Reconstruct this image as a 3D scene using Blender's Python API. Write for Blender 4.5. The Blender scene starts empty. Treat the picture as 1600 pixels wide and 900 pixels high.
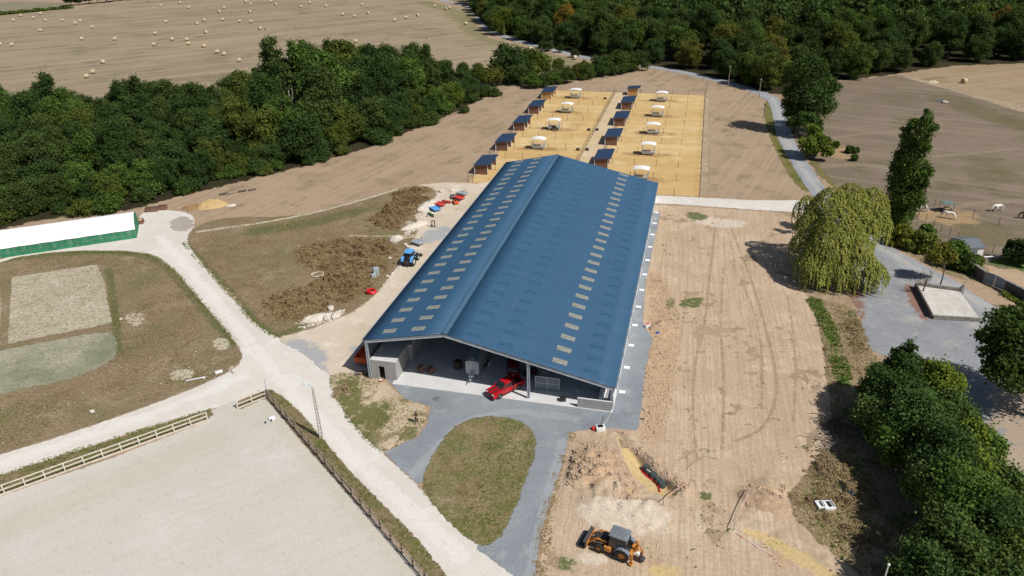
import bpy, bmesh, math, random
import numpy as np
from mathutils import Vector, Matrix
rng = np.random.default_rng(7); random.seed(7)
scene = bpy.context.scene
COL = scene.collection
# ------------------------------------------------------------------ camera
F_PX, PITCH, ROLL, CAM_H = 1147.07, math.radians(27.39), -0.023, 58.0
_R = np.array([1, 0, 0.]); _U = np.array([0, math.sin(PITCH), math.cos(PITCH)]); _F = np.array([0, math.cos(PITCH), -math.sin(PITCH)])
_R2 = math.cos(ROLL)*_R + math.sin(ROLL)*_U; _U2 = -math.sin(ROLL)*_R + math.cos(ROLL)*_U
cam_data = bpy.data.cameras.new('camera'); cam = bpy.data.objects.new('camera', cam_data); COL.objects.link(cam)
cam_data.sensor_width = 36.0; cam_data.lens = 36.0*F_PX/1600.0; cam_data.clip_start = 1.0; cam_data.clip_end = 6000
cam.matrix_world = Matrix(((_R2[0], _U2[0], -_F[0], 0), (_R2[1], _U2[1], -_F[1], 0), (_R2[2], _U2[2], -_F[2], CAM_H), (0, 0, 0, 1)))
scene.camera = cam
# ------------------------------------------------------------------ light
SUN_EL = math.radians(51); SUN_AZ = (0.79, -0.61)
world = bpy.data.worlds.new('World'); scene.world = world; world.use_nodes = True
wn = world.node_tree; bg = wn.nodes['Background']
sky = wn.nodes.new('ShaderNodeTexSky'); sky.sky_type = 'NISHITA'; sky.sun_disc = False
sky.sun_elevation = SUN_EL; sky.sun_rotation = math.atan2(SUN_AZ[0], SUN_AZ[1]); sky.altitude = 150; sky.dust_density = 1.5
wn.links.new(sky.outputs[0], bg.inputs[0]); bg.inputs[1].default_value = 0.066
sd_ = bpy.data.lights.new('sun', 'SUN'); sd_.energy = 4.75; sd_.angle = math.radians(0.53); sd_.color = (1.0, 0.955, 0.88)
sun = bpy.data.objects.new('sun', sd_); COL.objects.link(sun)
_l = Vector((-SUN_AZ[0]*math.cos(SUN_EL), -SUN_AZ[1]*math.cos(SUN_EL), -math.sin(SUN_EL)))
sun.rotation_euler = _l.to_track_quat('-Z', 'Y').to_euler(); sun.location = (60, -60, 90)
scene.view_settings.view_transform = 'Standard'; scene.view_settings.look = 'None'
scene.view_settings.exposure = 0.0; scene.view_settings.gamma = 1.0
scene.cycles.transparent_max_bounces = 16; scene.cycles.max_bounces = 6; scene.cycles.use_denoising = True

# ------------------------------------------------------------------ helpers
def P(px, py, z=0.0):
    """ground point (or point at height z) seen at a place in the photograph"""
    d = _F*F_PX + _R2*(px-800) - _U2*(py-450)
    t = (z-CAM_H)/d[2]
    return np.array([0, 0, CAM_H]) + d*t
def px_of(p):
    q = np.asarray(p, float) - np.array([0, 0, CAM_H]); w = q@_F
    return 800+F_PX*(q@_R2)/w, 450-F_PX*(q@_U2)/w
YAW = 0.2522; BO = np.array([-20.2414, 85.385, 0])
BAX = np.array([math.cos(YAW), -math.sin(YAW), 0]); BAY = np.array([math.sin(YAW), math.cos(YAW), 0])
def B(a, b, z=0.0):
    return BO + BAX*a + BAY*b + np.array([0, 0, z])
def heading(p0, p1):
    d = np.asarray(p1)-np.asarray(p0); return math.atan2(d[1], d[0])

def tag(o, label=None, cat=None, group=None, kind=None):
    if label: o['label'] = label
    if cat: o['category'] = cat
    if group: o['group'] = group
    if kind: o['kind'] = kind
    return o
def empty(name, loc, rz=0.0, label=None, cat=None, group=None):
    o = bpy.data.objects.new(name, None); COL.objects.link(o); o.location = tuple(float(v) for v in loc); o.rotation_euler = (0, 0, rz)
    o.empty_display_size = 0.3
    return tag(o, label, cat, group)
def link_mesh(name, me, mat=None, parent=None):
    o = bpy.data.objects.new(name, me); COL.objects.link(o)
    if mat is not None and len(me.materials) == 0: me.materials.append(mat)
    if parent is not None: o.parent = parent
    return o
def copy_tree(o, parent=None):
    c = o.copy(); COL.objects.link(c); c.parent = parent
    for ch in o.children: copy_tree(ch, c)
    return c
def fast_mesh(name, V, Fq, smooth=False):
    """V (n,3), Fq (m,k) all faces with k corners"""
    me = bpy.data.meshes.new(name); V = np.ascontiguousarray(V, np.float32); Fq = np.ascontiguousarray(Fq, np.int32)
    m, k = Fq.shape
    me.vertices.add(len(V)); me.vertices.foreach_set('co', V.ravel())
    me.loops.add(m*k); me.loops.foreach_set('vertex_index', Fq.ravel())
    me.polygons.add(m); me.polygons.foreach_set('loop_start', np.arange(0, m*k, k, dtype=np.int32))
    me.update(calc_edges=True)
    if smooth: me.shade_smooth()
    return me
def fattr(me, name, vals, domain='POINT'):
    a = me.attributes.new(name, 'FLOAT', domain); a.data.foreach_set('value', np.ascontiguousarray(vals, np.float32))

class MB:
    def __init__(s): s.v = []; s.f = []
    def _add(s, vs, fs):
        n = len(s.v); s.v += [tuple(float(c) for c in v) for v in vs]; s.f += [tuple(n+i for i in f) for f in fs]; return s
    def box(s, c, d, rz=0.0, ry=0.0, top=None):
        """centre, size; top=(sx,sy) scales the top face"""
        x, y, z = d[0]/2, d[1]/2, d[2]/2; tx, ty = top if top else (1, 1)
        vs = [(-x, -y, -z), (x, -y, -z), (x, y, -z), (-x, y, -z), (-x*tx, -y*ty, z), (x*tx, -y*ty, z), (x*tx, y*ty, z), (-x*tx, y*ty, z)]
        M = Matrix.Rotation(rz, 3, 'Z') @ Matrix.Rotation(ry, 3, 'Y')
        vs = [tuple(M @ Vector(v) + Vector(c)) for v in vs]
        return s._add(vs, [(3, 2, 1, 0), (4, 5, 6, 7), (0, 1, 5, 4), (1, 2, 6, 5), (2, 3, 7, 6), (3, 0, 4, 7)])
    def hexa(s, lo, hi):
        """lo: 4 points, hi: 4 points"""
        return s._add(list(lo)+list(hi), [(3, 2, 1, 0), (4, 5, 6, 7), (0, 1, 5, 4), (1, 2, 6, 5), (2, 3, 7, 6), (3, 0, 4, 7)])
    def cyl(s, p0, p1, r0, r1=None, n=10, caps=True):
        r1 = r0 if r1 is None else r1; p0 = Vector(p0); p1 = Vector(p1); d = (p1-p0).normalized()
        u = d.orthogonal().normalized(); w = d.cross(u)
        vs = []
        for p, r in ((p0, r0), (p1, r1)):
            for k in range(n):
                a = 2*math.pi*k/n; vs.append(p+u*(r*math.cos(a))+w*(r*math.sin(a)))
        fs = [(k, (k+1) % n, n+(k+1) % n, n+k) for k in range(n)]
        if caps: fs += [tuple(range(n-1, -1, -1)), tuple(range(n, 2*n))]
        return s._add(vs, fs)
    def tube(s, pts, r, n=6):
        rs = r if hasattr(r, '__len__') else [r]*len(pts); pts = [Vector(p) for p in pts]; vs = []; fs = []
        for i, p in enumerate(pts):
            d = (pts[min(i+1, len(pts)-1)]-pts[max(i-1, 0)]).normalized()
            ref = Vector((0, 0, 1)) if abs(d.z) < 0.9 else Vector((1, 0, 0))
            u = d.cross(ref).normalized(); w = u.cross(d)
            for k in range(n):
                a = 2*math.pi*k/n; vs.append(p+u*(rs[i]*math.cos(a))+w*(rs[i]*math.sin(a)))
        for i in range(len(pts)-1):
            for k in range(n): fs.append((i*n+k, i*n+(k+1) % n, (i+1)*n+(k+1) % n, (i+1)*n+k))
        fs += [tuple(range(n-1, -1, -1)), tuple(range((len(pts)-1)*n, len(pts)*n))]
        return s._add(vs, fs)
    def prism(s, prof, y0, y1, s1=1.0):
        """profile in (x,z) extruded along y"""
        n = len(prof); vs = [(x, y0, z) for x, z in prof]+[(x, y1, z) for x, z in prof]
        fs = [(k, (k+1) % n, n+(k+1) % n, n+k) for k in range(n)]+[tuple(range(n-1, -1, -1)), tuple(range(n, 2*n))]
        return s._add(vs, fs)
    def sphere(s, c, r, nu=10, nv=6, sc=(1, 1, 1)):
        vs = [(c[0], c[1], c[2]-r*sc[2])]; fs = []
        for j in range(1, nv):
            t = math.pi*j/nv
            for i in range(nu):
                a = 2*math.pi*i/nu; vs.append((c[0]+r*sc[0]*math.sin(t)*math.cos(a), c[1]+r*sc[1]*math.sin(t)*math.sin(a), c[2]-r*sc[2]*math.cos(t)))
        vs.append((c[0], c[1], c[2]+r*sc[2])); L = len(vs)-1
        for i in range(nu):
            fs.append((0, 1+(i+1) % nu, 1+i)); fs.append((L, 1+(nv-2)*nu+i, 1+(nv-2)*nu+(i+1) % nu))
            for j in range(nv-2): fs.append((1+j*nu+i, 1+j*nu+(i+1) % nu, 1+(j+1)*nu+(i+1) % nu, 1+(j+1)*nu+i))
        return s._add(vs, fs)
    def mesh(s, name, bevel=0.0, smooth=True):
        me = bpy.data.meshes.new(name); me.from_pydata(s.v, [], s.f); bm = bmesh.new(); bm.from_mesh(me)
        bmesh.ops.recalc_face_normals(bm, faces=bm.faces)
        if bevel: bmesh.ops.bevel(bm, geom=list(bm.edges), offset=bevel, segments=2, affect='EDGES', profile=0.6, clamp_overlap=True)
        bm.to_mesh(me); bm.free(); me.update()
        if smooth: me.shade_smooth(); me.set_sharp_from_angle(angle=math.radians(38))
        return me
    def build(s, name, mat, parent=None, bevel=0.0, smooth=True):
        return link_mesh(name, s.mesh(name, bevel, smooth), mat, parent)

# ------------------------------------------------------------------ materials
def lin(r, g, b):
    f = lambda c: (c/12.92 if c <= 0.04045 else ((c+0.055)/1.055)**2.4)
    return (f(r/255), f(g/255), f(b/255))
class NT:
    def __init__(s, name):
        s.m = bpy.data.materials.new(name); s.m.use_nodes = True; s.t = s.m.node_tree; s.t.nodes.clear(); s.out = s.t.nodes.new('ShaderNodeOutputMaterial')
    def n(s, typ, ins=None, **props):
        nd = s.t.nodes.new('ShaderNode'+typ)
        for k, v in props.items(): setattr(nd, k, v)
        for k, v in (ins or {}).items(): s.set(nd.inputs[k], v)
        return nd
    def set(s, sock, v):
        if isinstance(v, bpy.types.NodeSocket): s.t.links.new(v, sock)
        elif isinstance(v, bpy.types.Node): s.t.links.new(v.outputs[0], sock)
        else:
            if isinstance(v, (tuple, list)) and sock.type == 'RGBA' and len(v) == 3: v = (*v, 1)
            sock.default_value = v
    def math(s, op, a, b=None, clamp=False):
        nd = s.n('Math', operation=op, use_clamp=clamp); s.set(nd.inputs[0], a)
        if b is not None: s.set(nd.inputs[1], b)
        return nd.outputs[0]
    def noise(s, scale, detail=4, rough=0.55, vec=None, dist=0.0):
        nd = s.n('TexNoise', {'Scale': scale, 'Detail': detail, 'Roughness': rough, 'Distortion': dist})
        if vec is not None: s.set(nd.inputs['Vector'], vec)
        return nd.outputs['Fac']
    def ramp(s, fac, lo, hi):
        nd = s.n('MapRange', {'Value': fac, 'From Min': lo, 'From Max': hi}, clamp=True, interpolation_type='SMOOTHSTEP'); return nd.outputs[0]
    def mix(s, fac, a, b, blend='MIX'):
        nd = s.n('Mix', data_type='RGBA', blend_type=blend); s.set(nd.inputs[0], fac); s.set(nd.inputs[6], a); s.set(nd.inputs[7], b); return nd.outputs[2]
    def attr(s, name): return s.n('Attribute', attribute_name=name).outputs['Fac']
    def surf(s, sh): s.t.links.new(sh.outputs[0] if isinstance(sh, bpy.types.Node) else sh, s.out.inputs[0]); return s.m

def pmat(name, col, rough=0.6, metal=0.0, var=0.15, scale=2.0, spec=0.4, dirt=None, bump=0.0):
    """painted or plain solid with slight unevenness and optional dirt"""
    t = NT(name); geo = t.n('TexCoord'); v = geo.outputs['Object']
    nz = t.noise(scale, 5, 0.6, v); f = t.ramp(nz, 0.3, 0.7)
    c = t.mix(f, tuple(x*(1-var) for x in col), tuple(min(1, x*(1+var)) for x in col))
    if dirt:
        c = t.mix(t.math('MULTIPLY', t.ramp(t.noise(scale*2.7, 6, 0.65, v), 0.5, 0.75), dirt[1]), c, dirt[0])
    b = t.n('BsdfPrincipled', {'Base Color': c, 'Roughness': rough, 'Metallic': metal, 'Specular IOR Level': spec})
    if bump:
        bp = t.n('Bump', {'Strength': bump, 'Distance': 0.02, 'Height': t.noise(scale*12, 4, 0.6, v)}); t.set(b.inputs['Normal'], bp.outputs[0])
    return t.surf(b)

def gmat(name, c0, c1, c2=None, big=0.05, mid=0.5, fine=5.0, fvar=0.35, patches=(), marks=(), stripe=None, edge=(0.5, 0.9), bump=0.5, bdist=0.06, speck=None):
    """ground cover: colours mixed by noise at several sizes, ragged soft edge from the signed distance 'sd'"""
    t = NT(name); v = t.n('NewGeometry').outputs['Position']
    nb = t.noise(big, 2, 0.6, v); nm = t.noise(mid, 3, 0.68, v); nf = t.noise(fine, 2, 0.7, v)
    c = t.mix(t.ramp(t.math('ADD', t.math('MULTIPLY', nb, 0.6), t.math('MULTIPLY', nm, 0.4)), 0.38, 0.62), c0, c1)
    if c2: c = t.mix(t.ramp(t.noise(mid*0.6, 3, 0.7, t.n('Mapping', {'Vector': v, 'Location': (31, 17, 0)}).outputs[0]), 0.52, 0.68), c, c2)
    if stripe:
        ang, sc, col, st = stripe
        mp = t.n('Mapping', {'Vector': v, 'Rotation': (0, 0, -ang)}); mp2 = t.n('Mapping', {'Vector': mp.outputs[0], 'Scale': (0.03*sc, sc, sc)})
        ns = t.noise(1.0, 3, 0.7, mp2.outputs[0])
        c = t.mix(t.math('MULTIPLY', t.ramp(ns, 0.42, 0.62), st), c, col)
    for i, (col, sc, lo, hi, st) in enumerate(patches):
        off = t.n('Mapping', {'Vector': v, 'Location': (13.7*(i+1), -7.1*(i+2), 0)})
        c = t.mix(t.math('MULTIPLY', t.ramp(t.noise(sc, 4, 0.68, off.outputs[0]), lo, hi), st), c, col)
    for (an, col, st, nsc) in marks:
        a = t.attr(an); nn = t.ramp(t.noise(nsc, 3, 0.65, v), 0.3, 0.62)
        fac = t.ramp(t.math('MULTIPLY', a, t.math('ADD', t.math('MULTIPLY', nn, 1.0), 0.45)), 0.25, 0.75)
        c = t.mix(t.math('MULTIPLY', fac, st), c, col)
    if speck:
        col, sc, lo = speck
        c = t.mix(t.ramp(t.noise(sc, 2, 0.5, v), lo, lo+0.06), c, col)
    k = t.math('ADD', t.math('MULTIPLY', t.ramp(nf, 0.25, 0.75), 2*fvar), 1-fvar)
    cc = t.n('CombineColor', {0: k, 1: k, 2: k}); c = t.mix(1.0, c, cc.outputs[0], 'MULTIPLY')
    b = t.n('BsdfPrincipled', {'Base Color': c, 'Roughness': 0.95, 'Specular IOR Level': 0.1})
    if bump:
        bp = t.n('Bump', {'Strength': bump, 'Distance': bdist, 'Height': nf}); t.set(b.inputs['Normal'], bp.outputs[0])
    if edge:
        amp, sc = edge
        ne = t.math('SUBTRACT', t.noise(sc, 4, 0.7, v), 0.5)
        e = t.math('ADD', t.math('MULTIPLY', t.attr('sd'), -1.0), t.math('MULTIPLY', ne, amp*4))
        al = t.ramp(e, -0.12*amp-0.03, 0.2*amp+0.03)
        tr = t.n('BsdfTransparent'); mx = t.n('MixShader'); t.set(mx.inputs[0], al); t.set(mx.inputs[1], tr); t.set(mx.inputs[2], b)
        return t.surf(mx)
    return t.surf(b)

# ------------------------------------------------------------------ ground patches
def smooth_poly(pts, it=2, closed=True):
    p = np.asarray(pts, float)
    for _ in range(it):
        if closed: q = np.roll(p, -1, 0); p = np.stack([p*0.75+q*0.25, p*0.25+q*0.75], 1).reshape(-1, 2)
        else:
            a, b = p[:-1], p[1:]; m = np.stack([a*0.75+b*0.25, a*0.25+b*0.75], 1).reshape(-1, 2); p = np.vstack([p[:1], m, p[-1:]])
    return p
def wpoly(px, smooth=0): # photo polygon -> world polygon
    w = np.array([P(x, y)[:2] for x, y in px]); return smooth_poly(w, smooth) if smooth else w
def line_dist(X, Y, pl, closed=False):
    pl = np.asarray(pl); q = np.roll(pl, -1, 0) if closed else pl[1:]; p = pl if closed else pl[:-1]
    d = np.full(X.shape, 1e9)
    for (x0, y0), (x1, y1) in zip(p, q):
        dx, dy = x1-x0, y1-y0; L = dx*dx+dy*dy+1e-12
        t = np.clip(((X-x0)*dx+(Y-y0)*dy)/L, 0, 1); d = np.minimum(d, np.hypot(X-x0-t*dx, Y-y0-t*dy))
    return d
def inside(X, Y, pl):
    r = np.zeros(X.shape, bool); n = len(pl)
    for i in range(n):
        x0, y0 = pl[i]; x1, y1 = pl[(i+1) % n]
        c = ((y0 > Y) != (y1 > Y)); r ^= c & (X < (x1-x0)*(Y-y0)/((y1-y0) if y1 != y0 else 1e-9)+x0)
    return r
def sdist(X, Y, pl): return np.where(inside(X, Y, pl), -1, 1)*line_dist(X, Y, pl, True)
def vnoise(X, Y, s, seed=0):
    """value noise, 0..1"""
    r = np.random.default_rng(seed).random((64, 64)); x = X*s; y = Y*s; xi = np.floor(x).astype(int); yi = np.floor(y).astype(int); fx = x-xi; fy = y-yi
    fx = fx*fx*(3-2*fx); fy = fy*fy*(3-2*fy); g = lambda a, b: r[a % 64, b % 64]
    return (g(xi, yi)*(1-fx)+g(xi+1, yi)*fx)*(1-fy)+(g(xi, yi+1)*(1-fx)+g(xi+1, yi+1)*fx)*fy
LEVEL = {'stubble_field': 1, 'far_meadow': 1, 'mown_field': 1, 'left_meadow': 1, 'building_plot': 1, 'excavation': 2, 'paddock_sand': 2, 'pasture': 2, 'wood_floor': 2, 'weedy_plot': 2, 'scrub_meadow': 2, 'forest_floor': 3, 'field_track': 3, 'gravel_yard': 3, 'garden_path': 3,
         'forest_road': 4, 'lane_verge': 4, 'limestone_track': 4, 'lawn': 4, 'lane': 5, 'sandy_yard': 5, 'cross_path': 5, 'gravel_drive': 6, 'paddock_path': 6, 'paddock_margin': 6, 'dung_apron': 6, 'grass_island': 7, 'bare_corner': 7, 'riding_arena': 7, 'roadside_dirt': 7, 'arena_verge': 8, 'rough_grass': 7, 'hedge_verge': 8}
def patch(name, poly, mat, cells=16000, margin=0.9, masks=None, zf=None, step=None, kind='structure', label=None, z=None, skip=None):
    """one sheet of ground cover; poly in world metres"""
    if z is None: z = 0.004*LEVEL[name]
    lo = poly.min(0)-margin; hi = poly.max(0)+margin
    st = step or max(0.3, math.sqrt((hi[0]-lo[0])*(hi[1]-lo[1])/cells))
    nx = int((hi[0]-lo[0])/st)+2; ny = int((hi[1]-lo[1])/st)+2
    X, Y = np.meshgrid(lo[0]+np.arange(nx)*st, lo[1]+np.arange(ny)*st, indexing='ij')
    sd = sdist(X, Y, poly); Z = np.full(X.shape, z)
    if zf is not None: Z = Z+zf(X, Y, sd)
    idx = np.arange(nx*ny).reshape(nx, ny)
    keep = np.minimum.reduce([sd[:-1, :-1], sd[1:, :-1], sd[:-1, 1:], sd[1:, 1:]]) < margin
    if skip: keep &= ~((X[:-1, :-1] > skip[0]) & (X[1:, 1:] < skip[1]) & (Y[:-1, :-1] > skip[2]) & (Y[1:, 1:] < skip[3]))
    Fq = np.stack([idx[:-1, :-1], idx[1:, :-1], idx[1:, 1:], idx[:-1, 1:]], -1)[keep]
    used = np.unique(Fq); remap = np.full(nx*ny, -1); remap[used] = np.arange(len(used))
    V = np.stack([X, Y, Z], -1).reshape(-1, 3)[used]
    me = fast_mesh(name, V, remap[Fq], smooth=zf is not None)
    fattr(me, 'sd', sd.ravel()[used])
    for an, fn in (masks or {}).items(): fattr(me, an, fn(X, Y).ravel()[used])
    o = link_mesh(name, me, mat); o['kind'] = kind
    if label: o['label'] = label
    return o
def track(px, w, smooth=2): # mask: soft line along photo points, half width w metres
    pl = smooth_poly(np.array([P(x, y)[:2] for x, y in px]), smooth, False)
    return lambda X, Y: np.exp(-(line_dist(X, Y, pl)/w)**2)
def tracks(lst): 
    fs = [track(p, w) for p, w in lst]; return lambda X, Y: np.maximum.reduce([f(X, Y) for f in fs])
def blob(px, soft=1.0):
    pl = wpoly(px, 2); return lambda X, Y: np.clip(0.5-sdist(X, Y, pl)/(2*soft), 0, 1)
def blobs(lst):
    fs = [blob(p, s) for p, s in lst]; return lambda X, Y: np.maximum.reduce([f(X, Y) for f in fs])
# ------------------------------------------------------------------ the setting: ground sheets
KG = 0.80
def A(r, g, b): return tuple(min(0.85, c*KG) for c in lin(r, g, b))
# trench geometry (world), needed for the relief of the building plot
TR_R = np.array([P(x, y)[:2] for x, y in [(967, 679), (985, 699), (1000, 713), (1022, 733), (1042, 750), (1060, 768)]])
TR_L = np.array([P(x, y)[:2] for x, y in [(963, 686), (972, 706), (977, 727), (988, 744), (1004, 758), (1020, 770), (1038, 778), (1052, 777)]])
TR_POLY = np.vstack([TR_R, TR_L[::-1]])
T2_R = np.array([P(x, y)[:2] for x, y in [(1165, 826), (1200, 836), (1235, 854), (1262, 866), (1290, 888), (1330, 910)]])
T2_L = np.array([P(x, y)[:2] for x, y in [(1160, 832), (1195, 848), (1235, 874), (1270, 896), (1300, 915)]])
T2_POLY = np.vstack([T2_R, T2_L[::-1]])
HOLE = (P(966, 700)[0]-0.9, P(1060, 768)[0]+1.2, P(1060, 776)[1]-0.8, P(985, 699)[1])  # x0 x1 y0 y1
def plot_z(X, Y, sd):
    fade = np.clip(-sd/1.5, 0, 1)
    n = vnoise(X, Y, 0.9, 1)*0.5+vnoise(X, Y, 2.1, 2)*0.3+vnoise(X, Y, 0.25, 3)*0.6
    z = (n-0.45)*0.16*fade*np.clip(vnoise(X, Y, .08, 9)*1.4, .3, 1)
    # heaps of earth left of the trench, white spoil by the digger, heap by the tape
    for (px, py, r, h) in [(922, 722, 2.6, .75), (945, 745, 2.6, .7), (955, 768, 2.0, .45), (905, 748, 1.8, .4), (985, 798, 3.2, .45), (930, 790, 2.0, .3), (1025, 800, 2.0, .3), (1190, 785, 2.2, .55), (1035, 515, 1.6, .5), (1205, 760, 1.6, .4)]:
        c = P(px, py); d2 = (X-c[0])**2+(Y-c[1])**2; z = z+h*np.exp(-d2/(r*r))*(0.55+0.9*vnoise(X, Y, 1.6, 4))*fade
    for R_, L_, PO, D, lng in ((TR_R, TR_L, TR_POLY, 0.8, True), (T2_R, T2_L, T2_POLY, 0.0, False)):
        s = sdist(X, Y, PO); dr = line_dist(X, Y, R_); dl = line_dist(X, Y, L_)
        if lng:
            along = np.clip((R_[0][1]-Y)/(R_[0][1]-R_[-1][1]), 0, 1)
            dep = D*np.clip(along*2.2, 0, 1)*np.clip(dl/2.0, 0, 1)*np.clip((dr+.35*(vnoise(X, Y, 1.1, 8)-.5))/0.4, 0, 1)
            z = np.where(s < 0, -dep+0.03*vnoise(X, Y, 3, 5), z)
        right = (s > 0) & (dr < 2.2) & (dr < dl)
        z = z+np.where(right, (0.4 if lng else .35)*np.exp(-((dr-0.75)/0.6)**2)*(0.4+0.9*vnoise(X, Y, 1.3, 6))*fade, 0)
    return z
# one sheet to the horizon, with an opening where the trench is dug
m_base = gmat('dry_mown_grass', A(175, 152, 129), A(162, 140, 117), A(143, 128, 103), big=0.03, mid=0.22, fine=3.0, fvar=0.18, edge=None, stripe=(math.atan2(BAY[1], BAY[0])-0.25, 0.8, A(182, 161, 136), 0.6),
              patches=[(A(126, 118, 88), 0.07, .53, .72, .5), (A(190, 168, 146), .3, .6, .74, .5)], bump=0.3)
def sheet_with_hole(name, S, x0, x1, y0, y1, z=0.0):
    xs = [-S, x0, x1, S]; ys = [-S, y0, y1, S]; V = [(x, y, z) for x in xs for y in ys]; Fc = []
    for i in range(3):
        for j in range(3):
            if i == 1 and j == 1: continue
            Fc.append((i*4+j, (i+1)*4+j, (i+1)*4+j+1, i*4+j+1))
    return fast_mesh(name, np.array(V), np.array(Fc))
g = link_mesh('ground', sheet_with_hole('ground', 4000, *HOLE), m_base); g['kind'] = 'structure'

# far stubble field with straw rows, and the strip beyond its hedge
row_a = heading(P(100, 92), P(400, 62))
m_stub = gmat('straw_stubble', A(161, 145, 121), A(147, 132, 110), A(132, 122, 100), big=0.012, mid=0.06, fine=1.2, fvar=0.14, stripe=(row_a, 0.16, A(172, 155, 130), .8), edge=(1.5, .2), bump=0.2,
              patches=[(A(122, 118, 92), 0.035, .5, .72, .55)], marks=[('rim', A(133, 128, 92), .75, .2)])
patch('stubble_field', wpoly([(-350, 190), (-350, 34), (0, 25), (60, 20), (110, 14), (200, 1), (330, -25), (600, -25), (662, 0), (732, 14), (748, 28), (745, 45), (765, 60), (800, 69), (850, 81), (898, 93), (906, 103), (860, 116), (760, 150), (600, 170), (300, 215), (0, 235)]), m_stub, 9000, 2.0,
      masks={'rim': tracks([([(660, 3), (725, 22), (735, 42), (760, 60), (820, 78), (895, 98)], 6.0), ([(700, 22), (722, 38), (735, 55), (800, 80)], 2.0)])})
patch('far_meadow', wpoly([(-350, 12), (-200, -4), (0, 3), (60, 3), (106, 5), (110, 12), (60, 17), (0, 22), (-350, 30)]), gmat('pale_meadow', A(148, 138, 118), A(135, 128, 106), big=.02, mid=.1, edge=(1, .2), bump=.1), 3000, 2.0)
# right: pasture, stubble beyond it, field track
m_past = gmat('dry_pasture', A(135, 121, 106), A(122, 109, 94), A(114, 104, 83), big=0.02, mid=0.11, fine=2.0, fvar=0.16, edge=(1.2, .25), bump=.2, stripe=(heading(P(1330, 230), P(1590, 262)), .35, A(150, 135, 118), .5),
              patches=[(A(110, 103, 76), .035, .5, .74, .6), (A(150, 130, 106), .06, .56, .74, .6), (A(96, 90, 62), .2, .58, .72, .4)], marks=[('lane', A(156, 141, 122), .55, .3), ('green', A(100, 98, 62), .45, .12), ('sand', A(172, 145, 110), .85, .3)])
patch('pasture', wpoly([(1228, 160), (1262, 132), (1330, 126), (1400, 117), (1440, 128), (1520, 152), (1600, 176), (1850, 240), (1900, 430), (1640, 420), (1560, 418), (1490, 396), (1420, 370), (1380, 350), (1330, 300), (1292, 285), (1262, 250), (1238, 210)]), m_past, 14000, 1.5,
      masks={'lane': tracks([([(1285, 260), (1330, 256), (1400, 262), (1460, 290)], 1.6), ([(1300, 215), (1380, 205), (1500, 203)], .6), ([(1395, 335), (1450, 330), (1520, 318), (1600, 312)], 1.2), ([(1450, 245), (1520, 240), (1590, 232)], .8)]),
             'green': blobs([([(1500, 260), (1550, 258), (1600, 278), (1600, 290), (1540, 285), (1505, 270)], 4), ([(1460, 285), (1530, 292), (1500, 300), (1450, 295)], 3), ([(1470, 140), (1560, 175), (1640, 200), (1640, 215), (1560, 195), (1440, 150)], 4), ([(1490, 345), (1560, 350), (1590, 375), (1550, 385), (1500, 365)], 4)]),
             'sand': blobs([([(1432, 332), (1480, 326), (1530, 335), (1525, 350), (1480, 352), (1440, 345)], 3), ([(1240, 205), (1265, 240), (1330, 250), (1345, 235), (1290, 225)], 3)])})
patch('mown_field', wpoly([(1402, 118), (1440, 107), (1500, 100), (1600, 97), (1900, 86), (1900, 252), (1640, 180), (1560, 157), (1470, 133)]), gmat('mown_hay_field', A(164, 143, 116), A(150, 131, 106), A(136, 124, 96), big=.015, mid=.08, fine=1.6, fvar=.16, edge=(1, .3), bump=.3, stripe=(heading(P(1500, 140), P(1600, 128)), .28, A(174, 154, 128), .7)), 6000, 2.0)
patch('field_track', wpoly([(1415, 118), (1450, 127), (1520, 147), (1600, 167), (1680, 190), (1680, 194), (1600, 171), (1520, 151), (1450, 131), (1413, 121)]), gmat('pale_track', A(176, 160, 138), A(160, 146, 124), mid=.3, edge=(.35, .6)), 5000, 1.0)
# woodland floors
m_floor = gmat('leaf_litter', A(62, 58, 40), A(48, 46, 32), A(76, 66, 44), big=.05, mid=.3, edge=(1.5, .3), fvar=.4)
patch('wood_floor', wpoly([(-120, 400), (0, 357), (100, 338), (200, 328), (330, 295), (450, 266), (560, 236), (680, 190), (760, 152), (778, 138), (690, 142), (600, 142), (470, 152), (300, 182), (130, 200), (-120, 215)]), m_floor, 9000, 2.5)
patch('forest_floor', wpoly([(745, -60), (742, 10), (752, 40), (790, 62), (900, 86), (1000, 99), (1100, 118), (1190, 142), (1216, 150), (1262, 130), (1330, 124), (1400, 116), (1480, 103), (1600, 99), (1950, 84), (2100, -60)]), m_floor, 9000, 2.5)
# back lane in the shade of the forest, right lane
m_lane = gmat('worn_asphalt', A(164, 167, 172), A(150, 154, 160), A(174, 172, 170), big=.06, mid=.4, fine=5, fvar=.12, edge=(.22, .8), bump=.15, marks=[('worn', A(184, 180, 174), .6, .5)])
def ribbon(px, w): 
    c = smooth_poly(np.array([P(x, y)[:2] for x, y in px]), 2, False); d = np.gradient(c, axis=0); d /= np.linalg.norm(d, axis=1)[:, None]; n = np.stack([-d[:, 1], d[:, 0]], 1)
    wv = np.asarray(w) if hasattr(w, '__len__') else np.full(len(c), w)
    if len(wv) != len(c): wv = np.interp(np.linspace(0, 1, len(c)), np.linspace(0, 1, len(wv)), wv)
    return np.vstack([c+n*wv[:, None]/2, (c-n*wv[:, None]/2)[::-1]])
patch('forest_road', ribbon([(640, -14), (700, 3), (742, 12), (757, 44), (800, 62), (860, 77), (910, 90), (1000, 102), (1060, 111), (1130, 127), (1185, 143), (1208, 156)], 4.5), m_lane, 12000, .9, masks={'worn': lambda X, Y: 0*X})
m_verge = gmat('green_verge', A(112, 112, 62), A(128, 118, 74), A(92, 100, 48), big=.08, mid=.5, fine=4, fvar=.35, edge=(.6, .7))
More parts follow.
